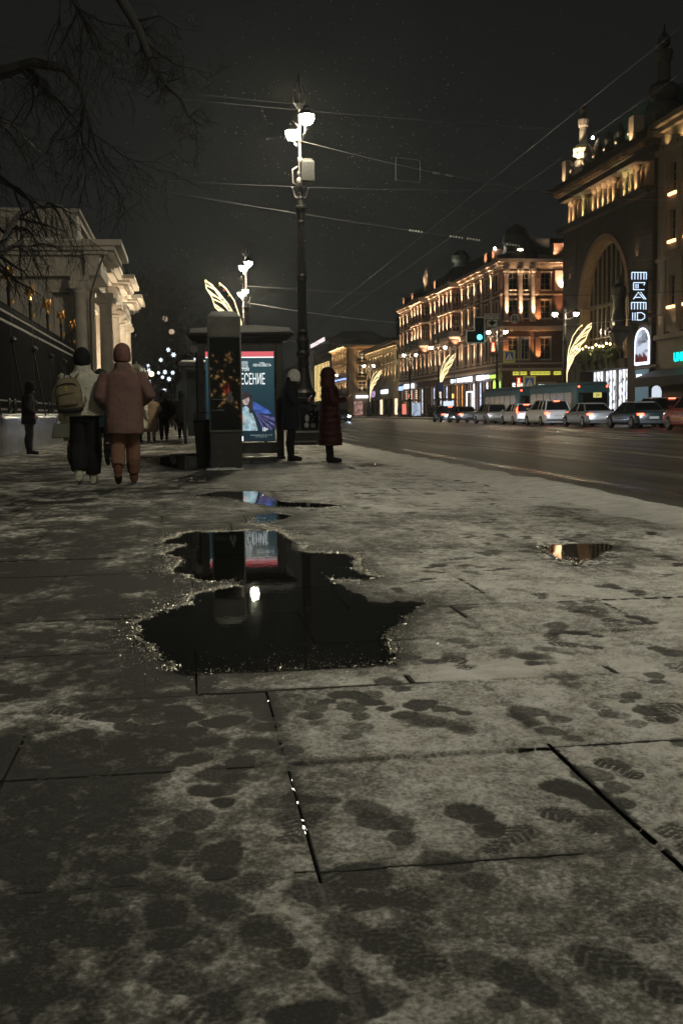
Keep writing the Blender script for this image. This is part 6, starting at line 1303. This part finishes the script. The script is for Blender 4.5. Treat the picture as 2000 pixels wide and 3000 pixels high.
    if hat == 'beanie':
        m = MB().lathe([(.098, -.075), (.112, -.06), (.114, .05), (.108, .055), (.106, .09), (.088, .135), (.05, .165), (.012, .175)], 24, (hx, hy + .005, hz + .015), 1.16); o = m.build('hat', hatm, t); m2 = o.modifiers.new('s', 'SUBSURF'); m2.render_levels = 1; m2.levels = 1
        for p in o.data.polygons: p.use_smooth = True
    if hat == 'ballhat': soften(MB().ball((hx, hy - .015, hz + .015), (.118, .130, .150), 18, 14).build('hat', hatm, t), v, 3)
    if hat == 'bighood': soften(MB().ball((hx, hy - .02, hz + .03), (.13, .15, .16), 16, 12).loft([ell(0, hy * .5 - .03, 1.44, .17, .14), ell(0, hy * .8 - .03, 1.53, .13, .14), ell(0, hy - .02, hz, .12, .14)]).build('hood', hatm or coat, t), v, 3)
    if hair: soften(MB().ball((hx, hy - .012, hz + .03), (.092, .108, .118), 14, 10).tube([(hx, hy - .05, hz + .02), (hx, hy - .08, hz - .10), (hx, -.09, hz - .22)], [.09, .085, .05], 10).build('hair', hair, t), v, 2)
    return t
CB = cloth('black', (.010, .010, .011)); CBL = cloth('near_black_blue', (.012, .015, .020)); CBE = cloth('off_white_fleece', (.50, .48, .40), bump=1., bscale=38); CPK = cloth('dusty_pink_puffer', (.165, .098, .086), bump=.7, bscale=9); CPT = cloth('tan_pink_trousers', (.20, .105, .072)); CRD = cloth('dark_red_puffer', (.034, .0055, .0055), rough=.6, bump=.7, bscale=9); CTE = cloth('teal', (.02, .05, .055)); CTN = cloth('tan_quilted', (.24, .17, .11)); CWH = cloth('cream_coat', (.42, .39, .32)); CHW = cloth('white_knit', (.72, .70, .64), bump=.8, bscale=70); CPB = cloth('pink_knit', (.18, .092, .078), bump=.7, bscale=60); CSH = cloth('pale_trainer', (.42, .40, .32)); CBR = cloth('brown_boot', (.11, .05, .035)); CGR = cloth('dark_grey', (.03, .03, .032)); COL_ = cloth('beige_coat', (.22, .18, .12))
p1 = person('person in a cream fleece jacket and black trousers wearing a backpack', (-1.36, 15.05, 0), R_(0), 1.79, 'step', 'pocket', CBE, .90, .05, 0, .09, 1.12, CB, .115, CSH, 'ballhat', CB)
p2 = person('person in a dusty pink puffer coat and pink knit hat', (-.82, 14.8, 0), R_(2), 1.80, 'walkL', 'linked', CPK, (.66), .02, .012, .17, 1.10, CPT, .095, CBR, 'beanie', CPB)
p3 = person('person in a teal hooded coat seen between the pink and cream walkers', (-1.52, 20.4, 0), R_(0), 1.72, 'walkR', 'down', CTE, .72, .03, 0, .09, 1.02, CB, .075, CB, 'hood')
p4 = person('person in a beige coat with a handbag, half hidden left of the backpack', (-2.02, 20.7, 0), R_(-4), 1.66, 'walkL', 'down', COL_, .50, .06, 0, .09, 1.0, CB, .07, CB, 'hood')
p5 = person('person in black standing with bowed head beside the granite fence plinth', (-3.78, 27.3, 0), R_(-75), 1.72, 'stand', 'pocket', CB, .74, .02, 0, .09, 1.06, CGR, .09, CB, 'beanie', CB, bow=.06)
p6 = person('person in a long cream coat stepping along beyond the pink coat', (-1.52, 36.6, 0), R_(-25), 1.64, 'walkR', 'swing', CWH, .50, .16, 0, .09, 1.08, CB, .09, CB, 'bighood', CWH)
p7 = person('person in a long tan quilted coat among the walkers ahead', (-1.20, 37.8, 0), 0, 1.64, 'stand', 'linked', CTN, .36, .05, .06, .10, 1.12, CTN, .06, CBR, 'hood')
p8 = person('person in black jacket and trousers right of the quilted coat', (-.80, 39.6, 0), 0, 1.73, 'walkR', 'down', CB, .80, .0, 0, .09, 1.12, CB, .085, CB, 'beanie', CB)
p9 = person('person in black walking just left of the shelter glass', (-.18, 41.2, 0), 0, 1.73, 'walkL', 'swing', CB, .62, .03, 0, .09, 1.05, CB, .08, CB, 'beanie', CB)
pw_ = person('person in a black coat and white knit hat looking at a phone', (1.99, 21.1, 0), R_(-90), 1.71, 'stand', 'phone', CBL, .62, .05, 0, .09, 1.02, CB, .075, CB, 'beanie', CHW, bow=.07, hair=cloth('dark_hair', (.03, .022, .015)))
pr_ = person('person in a long dark red hooded puffer coat waiting at the kerb', (2.62, 20.1, 0), R_(-90), 1.70, 'stand', 'phone', CRD, .33, .07, .07, .12, 1.04, CB, .065, CB, 'bighood', CRD, bow=-.01, deep=1.12)
FARG = 'distant walkers on the near pavement'
for i, (x, y, m_, lg) in enumerate(((-.55, 62, CB, 'walkL'), (-.12, 61, CGR, 'walkR'), (-1.1, 76, CGR, 'walkL'), (-2.0, 72, CB, 'walkR'), (.3, 82, CB, 'walkL'))):
    person(('distant walker in black left of the shelters', 'distant walker in grey nearest the second shelter', 'small far walker in grey under the star lights', 'small far walker in black under the star lights', 'tiny far walker in black by the kerb')[i], (x, y, 0), 0, 1.72, lg, 'down', m_, .7, .03, 0, .09, 1.1, CB, .085, CB, 'beanie', CB, v=.028, group=FARG)
fp = person('dark figure waiting across the street', (32.6, 146, 0), R_(90), 1.72, 'stand', 'pocket', CGR, .7, .03, 0, .09, 1.1, CB, .085, CB, 'beanie', CB, v=.05, group='people waiting across the street')
fp['label'] = 'dark figure waiting on the far pavement before the shops'
FPL = ['dark figure close behind the one before the shops', 'dark figure waiting right of the white poster shelter', 'second dark figure right of the white poster shelter', 'dark figure left of the red poster shelter', 'dark figure second left of the red poster shelter', 'dark figure third left of the red poster shelter', 'dark figure in the group before the low beige building', 'dark figure at the foot of the farthest feather light', 'dark figure beside the foot of the farthest feather light', 'dark figure leftmost of the group at the farthest feather light', 'dark figure just right of the pale figure across the street']
for i, (x, y) in enumerate(((33.2, 147.5), (32.4, 142.5), (33., 141.2), (33.4, 172), (32.6, 175), (33.0, 178), (33.6, 181), (32.5, 196), (33.1, 199), (33.5, 202), (32.8, 166))):
    c = copy_tree(fp); c.location = (x, y, 0); c.rotation_euler = (0, 0, rnd.uniform(0, 6.28)); c['label'] = FPL[i]
person('pale figure standing beside the far red-lit shelter', (32.2, 160.5, 0), R_(90), 1.72, 'stand', 'pocket', CWH, .6, .03, 0, .09, 1.1, CB, .085, CB, 'beanie', CB, v=.05, group='people waiting across the street')

# ---- what they carry
CV = mat('canvas_olive', (.17, .14, .085), .8, var=.12, scale=14, bump=.3, bscale=60); ZIP = mat('black_trim', (.01, .01, .01), .6)
bp_ = thing('backpack', 'olive canvas backpack with black trim on the cream jacket', 'backpack', (-1.41, 14.86, 0), R_(-6)); bp_.rotation_euler = (0, R_(-5), R_(-6))
k = MB().loft([ell(0, -.06, .98, .13, .06, 20, 3), ell(0, -.08, 1.02, .165, .095, 20, 3), ell(0, -.085, 1.18, .175, .10, 20, 3), ell(0, -.08, 1.32, .165, .09, 20, 3), ell(0, -.065, 1.40, .13, .065, 20, 3), ell(0, -.05, 1.43, .07, .03, 20, 3)]); soften(k.build('sack', CV, bp_), .012, 2)
soften(MB().loft([ell(0, -.15, 1.05, .12, .04, 16, 3), ell(0, -.165, 1.08, .135, .05, 16, 3), ell(0, -.165, 1.19, .135, .05, 16, 3), ell(0, -.15, 1.22, .12, .035, 16, 3)]).build('front_pocket', CV, bp_), .010, 2)
MB().tube([(-.16, -.11, 1.26), (-.12, -.165, 1.33), (0, -.178, 1.355), (.10, -.17, 1.34), (.17, -.11, 1.24)], .009, 6).tube([(-.13, -.20, 1.20), (0, -.222, 1.215), (.09, -.21, 1.225)], .006, 6).build('zip', ZIP, bp_)
soften(MB().loft([ell(0, -.07, .965, .12, .06, 18, 3), ell(0, -.085, .985, .165, .10, 18, 3), ell(0, -.09, 1.03, .172, .103, 18, 3)]).build('base_trim', ZIP, bp_), .012, 2)
for s in (-1, 1): MB().tube([(s * .10, -.02, 1.42), (s * .13, .06, 1.47), (s * .15, .12, 1.36), (s * .19, .03, 1.12), (s * .17, -.05, 1.04)], .018, 6).build('strap', CV, bp_)
MB().tube([(-.05, -.03, 1.42), (-.03, -.05, 1.47), (.03, -.05, 1.47), (.05, -.03, 1.42)], .01, 6).build('handle', ZIP, bp_)
MB().box(-.022, -.014, -.184, -.174, 1.26, 1.31).box(.0, .008, -.184, -.174, 1.26, 1.31).box(-.022, .008, -.184, -.1745, 1.304, 1.311).box(-.022, .008, -.184, -.1745, 1.257, 1.264).build('logo_mark', mat('yellow_mark', (.6, .5, .12), .5), bp_)
hb = thing('handbag', 'small dark green handbag hanging at the fence side of the walkers', 'handbag', (-2.28, 20.55, .52), R_(8)); MB().loft([[(-.17, -.06, 0), (.17, -.06, 0), (.17, .06, 0), (-.17, .06, 0)], [(-.12, -.03, .27), (.12, -.03, .27), (.12, .03, .27), (-.12, .03, .27)]]).build('bag_body', mat('green_leather', (.11, .115, .075), .5, var=.15), hb, bevel=.02)
for yy in (-.02, .02): MB().tube([(-.08, yy, .26), (-.03, yy, .45), (.03, yy, .45), (.08, yy, .26)], .007, 5).build('bag_handle', mat('green_leather'), hb)
tb = thing('tote_bag', 'dark tote bag with a pale print hanging from the arm of the phone reader', 'tote bag', (2.34, 20.96, .60), R_(-90)); k = MB().loft([ell(0, 0, 0, .15, .05, 16, 3.5), ell(0, 0, .05, .17, .06, 16, 3.5), ell(0, 0, .36, .165, .035, 16, 3.5)]); soften(k.build('bag_body', CB, tb), .01, 1); tb.rotation_euler = (0, 0, 0)
for xx in (-.07, .07): MB().tube([(xx, -.02, .35), (xx * .7, -.01, .55), (xx * .5, .0, .62)], .008, 5).build('bag_handle', CB, tb)
PRN = mat('pale_print', (.34, .36, .38), .7, var=.2)
for cx, cz, rx, rz_ in ((-.07, .09, .045, .05), (.06, .08, .05, .045), (-.06, .22, .04, .07), (.03, .30, .012, .012), (.09, .25, .012, .012), (.05, .19, .012, .012), (.10, .33, .01, .01)): MB().ball((cx, -.058, cz), (rx, .012, rz_), 10, 6).build('print_shape', PRN, tb)
ph = thing('phone', 'phone with a faint blue screen held by the person in the white hat', 'phone', (2.36, 21.1, 1.20), R_(-90)); ph.rotation_euler = (R_(-40), 0, R_(-90)); MB().box(-.037, .037, -.005, .005, -.075, .075).build('case', ZIP, ph, bevel=.003); MB().box(-.033, .033, -.0075, -.0055, -.07, .07).build('screen', glow('phone_screen', (.35, .5, .9), .5), ph)
ph2 = thing('phone', 'dark phone held out by the person in the red coat', 'phone', (2.98, 20.1, 1.20), 0); ph2.rotation_euler = (R_(-40), 0, R_(-90)); MB().box(-.037, .037, -.005, .005, -.075, .075).build('case', ZIP, ph2, bevel=.003); MB().box(-.033, .033, -.0075, -.0055, -.07, .07).build('screen', CGL, ph2)
cbg = thing('shoulder_bag', 'small pale shoulder bag with a strap on the cream coat walker', 'bag', (-1.28, 36.5, .82)); soften(MB().ball((0, 0, 0), (.05, .10, .11), 12, 8).build('bag_body', CWH, cbg), .015, 1); MB().tube([(0, 0, .1), (-.1, .05, .3), (-.2, .02, .55)], .01, 5).build('strap', COL_, cbg)
# ================================================================ bare trees
BARK = mat('dark_bark', (.012, .0105, .009), .9, var=.3, scale=6, bump=.6, bscale=14); TWIG = mat('dark_twig', (.010, .009, .008), .9)
SBARK = mat('frosted_bark', (.20, .185, .17), .85, var=.4, scale=7, bump=.5, bscale=16)
tr = random.Random(21)
def wiggle(p, d, L, r0, r1, n, bend, droop):
    pts = [Vector(p)]; d = Vector(d).normalized()
    for i in range(n):
        d = (d + Vector((tr.gauss(0, bend), tr.gauss(0, bend), tr.gauss(0, bend) - droop))).normalized(); pts.append(pts[-1] + d * (L / n))
    return pts, [r0 + (r1 - r0) * i / n for i in range(n + 1)]
def twigs(mb, pts, rad, level, count, L, spread, droop, out=None, thin=.0035):
    """side shoots along a branch, recursively finer"""
    for _ in range(count):
        t = tr.uniform(.12, 1.) * (len(pts) - 1); i = min(int(t), len(pts) - 2); p = Vector(pts[i]).lerp(Vector(pts[i + 1]), t - i); d = (Vector(pts[i + 1]) - Vector(pts[i])).normalized()
        s = Vector((tr.gauss(0, 1), tr.gauss(0, .7), tr.gauss(0, 1))); s = (s - d * s.dot(d)).normalized(); nd = (d * (1 - spread) + s * spread + Vector((0, 0, -droop))).normalized()
        r = max(thin, rad[i] * tr.uniform(.35, .6)); l = L * tr.uniform(.5, 1.2); q, rr = wiggle(p, nd, l, r, thin * .7, 7, .19, droop * .28)
        mb.tube(q, rr, 3 if r < .012 else 5, cap=False)
        if level > 0: twigs(mb, q, rr, level - 1, max(2, int(count * .55)), L * .55, spread, droop * 1.1, thin=thin)
def limb(mb, pts, r0, r1, n=8):
    rad = [r0 + (r1 - r0) * i / (len(pts) - 1) for i in range(len(pts))]; mb.tube(pts, rad, n); return pts, rad
ta = thing('overhanging_tree', 'large bare tree whose drooping branches hang into the upper left corner', 'tree', (0, 0, 0)); T_ = MB(); C_ = MB()
limb(T_, [(-6.4, 15.6, 0), (-6.3, 15.6, 1.2), (-6.1, 15.6, 3.0), (-5.8, 15.7, 4.4)], .34, .22, 12)
l1 = limb(T_, [(-5.8, 15.7, 4.3), (-4.6, 15.9, 5.0), (-3.3, 16, 5.4), (-2.42, 16, 5.63), (-1.96, 16, 5.78), (-1.55, 16, 5.72), (-1.33, 16, 5.45), (-1.25, 16, 5.05), (-1.15, 16, 4.6)], .14, .012)
l2 = limb(T_, [(-5.8, 15.7, 4.4), (-4.8, 15.4, 5.8), (-3.2, 15, 6.7), (-1.9, 15, 6.9), (-1.3, 15, 6.4), (-1.1, 15, 5.8)], .13, .014)
l5 = limb(T_, [(-5.8, 15.7, 4.2), (-4.6, 16.6, 4.5), (-3.6, 17, 4.6), (-2.7, 17, 4.5), (-2.2, 17, 4.1), (-2.0, 17, 3.6)], .10, .010)
l6 = limb(T_, [(-5.9, 15.7, 4.3), (-5., 14.5, 6.5), (-3.5, 14., 7.6), (-2.2, 14, 7.8), (-1.6, 14, 7.2)], .12, .012)
for l, c in ((l1, 15), (l2, 13), (l5, 10), (l6, 11)): twigs(C_, *l, 2, c, 1.25, .55, .26, thin=.0040)
T_.build('trunk', BARK, ta, smooth=True); C_.build('crown', TWIG, ta)
tb_ = thing('overhanging_tree', 'bare tree limb with crooked forking twigs at the top of the picture', 'tree', (0, 0, 0)); T_ = MB(); C_ = MB()
limb(T_, [(-5.6, 11.5, 0), (-5.5, 11.5, 2.0), (-5.2, 11.6, 4.5), (-4.6, 12, 6.2)], .30, .18, 12)
m1 = limb(T_, [(-4.6, 12, 6.1), (-3.0, 13, 7.4), (-1.4, 13.8, 7.2), (-.66, 14, 5.95), (-.54, 14, 5.75), (-.45, 14, 5.59), (-.37, 14, 5.35), (-.27, 14, 5.12), (-.17, 14, 4.98), (.03, 14, 4.80), (.12, 14, 4.58), (.31, 14, 4.46)], .09, .006)
m2 = limb(T_, [(-.45, 14, 5.58), (-.61, 14, 5.57), (-.76, 14, 5.34), (-.80, 14, 5.1), (-.9, 14, 4.95)], .028, .006, 6)
m3 = limb(T_, [(-.40, 14, 5.5), (-.2, 14.1, 5.35), (0.02, 14.1, 5.22), (.2, 14.1, 5.2), (.38, 14.1, 5.05)], .026, .005, 6)
m4 = limb(T_, [(-.5, 14, 5.7), (-.2, 13.9, 5.75), (.05, 13.9, 5.6), (.3, 13.9, 5.58)], .024, .005, 6)
for l, c in ((([p for p in m1[0][3:]], m1[1][3:]), 16), (m2, 7), (m3, 8), (m4, 6)): twigs(C_, *l, 2, c, .42, .66, .06, thin=.0026)
T_.build('trunk', BARK, tb_, smooth=True); C_.build('crown', TWIG, tb_)
tcx = thing('garden_tree', 'garden tree with a frost-lit bough leaning over the iron fence', 'tree', (0, 0, 0)); T_ = MB(); C_ = MB()
limb(T_, [(-6.2, 26, 0), (-6.1, 26, 1.5), (-5.6, 26, 3.2), (-5.0, 26, 4.0)], .28, .17, 12)
n1 = limb(T_, [(-5.0, 26, 3.9), (-4.3, 26, 4.45), (-4.05, 26, 4.7), (-3.85, 26, 5.16), (-3.61, 26, 5.5), (-3.2, 26, 5.72), (-2.7, 26, 5.66), (-2.4, 26, 5.3)], .12, .02)
n2 = limb(T_, [(-4.2, 26, 4.55), (-3.7, 26.2, 4.86), (-3.3, 26.2, 4.7), (-3.0, 26.2, 4.3)], .07, .014)
n3 = limb(T_, [(-5.0, 26, 4.0), (-5.2, 26, 5.6), (-4.6, 26.4, 7.2), (-3.8, 26.6, 7.6), (-3.2, 26.6, 7.0)], .11, .015)
for l, c in ((n1, 15), (n2, 8), (n3, 14)): twigs(C_, *l, 2, c, 1.3, .5, .33, thin=.004)
T_.build('trunk', SBARK, tcx, smooth=True); C_.build('crown', TWIG, tcx)
def tree(label, x, y, h, seed, spread=.35):
    global tr
    tr = random.Random(seed); t = thing('street_tree', label, 'tree', (x, y, 0), 0, 'bare trees beyond the pavilion'); T_ = MB(); C_ = MB()
    p, r = limb(T_, [(0, 0, 0), (.05, 0, h * .18), (.0, .1, h * .36)], .17, .12, 9)
    for k in range(9):
        a = tr.uniform(0, 6.28); q, rr = wiggle(p[-1] if k > 2 else (0, .05, h * .28), (math.cos(a) * spread * 1.6, math.sin(a) * spread * 1.6, 1), h * tr.uniform(.45, .68), .075, .012, 8, .10, -.02); T_.tube(q, rr, 6); twigs(C_, q, rr, 2, 15, h * .17, .5, .0, thin=.015)
    T_.build('trunk', BARK, t, smooth=True); C_.build('crown', TWIG, t)
tree('bare street tree rising directly behind the pavilion cornice', -4.6, 82, 13.0, 31); tree('bare street tree hung with star lights', -2.6, 90, 11.0, 32); tree('lower bare street tree near the second shelter', -1.0, 97, 9.5, 33, .5); tree('dark bare tree far behind the star lights', -4.2, 106, 13.5, 34); tree('bare tree deep in the row beyond the star lights', -1.6, 118, 11, 35)

# ---- star lights and globes in those trees
STAR = glow('star_light', (.72, .86, 1.), 2.6)
def star(R):
    m = MB(); pts = []
    for k in range(12): a = k * math.pi / 6 + .26; r = R if k % 2 == 0 else R * .38; pts.append((r * math.cos(a), 0, r * math.sin(a)))
    pts += [(0, -R * .3, 0), (0, R * .3, 0)]; f = []
    for k in range(12): f += [(k, (k + 1) % 12, 12), ((k + 1) % 12, k, 13)]
    return m.add(pts, f).mesh('star_light', STAR)
sm = star(.20)
SP = [(-1.3, 88.0, 6.0), (-0.9, 88.0, 5.6), (-1.9, 88.0, 5.2), (-2.9, 88.0, 4.75), (-2.85, 88.1, 4.4), (-2.1, 88.0, 4.2), (-1.6, 88.0, 4.25), (-1.8, 88.0, 3.85), (-1.3, 88.0, 3.7), (-1.0, 88.0, 4.2), (-2.9, 88.0, 3.5), (-2.9, 88.2, 2.9), (-1.7, 88.0, 2.8), (0.6, 88.0, 5.0), (0.8, 88.0, 5.25), (-3.8, 88.0, 7.2), (-4.2, 88.0, 4.7)]
SL = ['second highest star', 'star just right of the highest in the middle', 'star left of the middle pair', 'upper star of the stacked pair over the column dome', 'lower star of the stacked pair over the column dome', 'star right of the column dome', 'star right of centre in the lower cluster', 'star below the lower cluster', 'star beside the small bulbs of the lower cluster', 'small star at the right of the lower cluster', 'star just under the column eave', 'lowest star beside the column posters', 'lowest star above the head of the black jacket', 'star against the shelter edge', 'upper star against the shelter edge', 'highest star near the pavilion', 'faint star left of the column dome']
for i, p in enumerate(SP):
    o = link('star_light', sm, None, p, (0, tr.uniform(-.4, .4), tr.uniform(-.6, .6))); o.scale = [tr.uniform(.8, 1.15)] * 3; tag(o, 'white glowing ' + SL[i] + ' in the bare trees', 'star light', 'star lights in the trees')
for i, p in enumerate(((-1.5, 88, 8.4), (-1.0, 88, 7.4), (-2.65, 87.6, 4.1), (.4, 88, 4.0))):
    g_ = thing('globe_lantern', ('dim warm globe lantern, highest in the trees', 'dim warm globe lantern below the highest one', 'bright warm globe lantern beside the column dome', 'dim globe lantern behind the shelter edge')[i], 'lantern', p, 0, 'globe lanterns'); MB().ball((0, 0, 0), .22, 12, 8).build('globe', glow('globe_dim', (1., .72, .5), .45) if i != 2 else glow('globe_bright', (1., .72, .5), 2.), g_); MB().tube([(0, 0, .2), (.02, 0, .6), (.4, 0, .75)], .02, 5).build('bracket', IRON2, g_)
for x, y, z in ((-4.35, 80., 7.4), (-4.3, 80., 6.1)): pass

# ================================================================ falling snow
FLK = mat('snowflake', (.38, .38, .38), .9)
nf = MB(); fr = random.Random(77)
def flake(x, y, z, s):
    d = Vector((fr.gauss(0, 1), fr.gauss(0, 1), fr.gauss(0, 1))).normalized() * s; e = d.orthogonal().normalized() * s * .8; g_ = d.cross(e).normalized() * s * .6; c = Vector((x, y, z))
    nf.add([c + d, c + e, c - d, c - e, c + g_, c - g_], [(0, 1, 4), (1, 2, 4), (2, 3, 4), (3, 0, 4), (1, 0, 5), (2, 1, 5), (3, 2, 5), (0, 3, 5)])
for _ in range(2000): flake(fr.gauss(4.4, 2.6), fr.gauss(30.2, 2.4), fr.gauss(7.2, 2.2), fr.choice((.004, .006, .009, .014)) * fr.uniform(.8, 1.3))
for _ in range(1000): y = fr.uniform(12, 60); flake(fr.uniform(-.28, .5) * y, y, fr.uniform(.2, 14), fr.uniform(.003, .008))
for lx, ly in ((3.4, 61.), (32, 90.), (32, 111), (32, 137)):
    for _ in range(500): flake(fr.gauss(lx, 2.), fr.gauss(ly - .5, 2.), fr.gauss(8., 1.8), fr.uniform(.008, .018))
o = nf.build('falling_snow', FLK); tag(o, 'fine snow falling through the lamplight', 'snow', kind='stuff')
# ================================================================ the street behind the camera, seen mirrored in the pillar glass
bt = thing('garland_tree', 'bare tree with orange garland lights behind the camera', 'tree', (2.4, -30, 0)); T_ = MB(); C_ = MB(); tr = random.Random(5)
p, r = limb(T_, [(0, 0, 0), (.05, 0, 1.4), (0, .1, 2.6)], .12, .08, 8)
for k in range(6): a = k * 1.05; q, rr = wiggle(p[-1], (math.cos(a) * .7, math.sin(a) * .7, 1), 2.4, .05, .01, 7, .12, 0); T_.tube(q, rr, 6); twigs(C_, q, rr, 1, 10, .7, .5, .05, thin=.006)
T_.build('trunk', BARK, bt); C_.build('crown', TWIG, bt); b = MB()
for _ in range(50): a = tr.uniform(0, 6.28); h = tr.uniform(1.2, 4.6); b.ball((tr.uniform(.1, 1.3) * math.cos(a), tr.uniform(.1, 1.3) * math.sin(a), h), .025, 5, 4)
o = b.build('garland_bulbs', glow('orange_garland', (1., .55, .18), 22.), bt); o['kind'] = 'stuff'
bc = car('car with red tail lights standing behind the camera', 5.2, -52, 'suv', PD, rz=R_(180), brake=True); bc['group'] = 'cars behind the camera'
ped('red pedestrian signal behind the camera', 3.0, -46, 2.6); bt2 = [o for o in COL.objects if o.name.startswith('pedestrian_signal')][-1]; bt2.rotation_euler = (0, 0, R_(180))
# ================================================================ haze of fine snow in the air
hz_ = MB().box(-90, 130, -62, 640, -1.9, 34).build('haze', None); tag(hz_, 'thin haze of snow and street glow in the night air', 'haze', kind='stuff')
hm = bpy.data.materials.new('haze_air'); hm.use_nodes = True; t = hm.node_tree; t.nodes.remove(t.nodes['Principled BSDF'])
pvn = t.nodes.new('ShaderNodeVolumePrincipled'); pvn.inputs['Color'].default_value = (.88, .92, .94, 1); pvn.inputs['Density'].default_value = .00045; pvn.inputs['Anisotropy'].default_value = .6
t.links.new(pvn.outputs[0], t.nodes['Material Output'].inputs['Volume']); hz_.data.materials.append(hm)
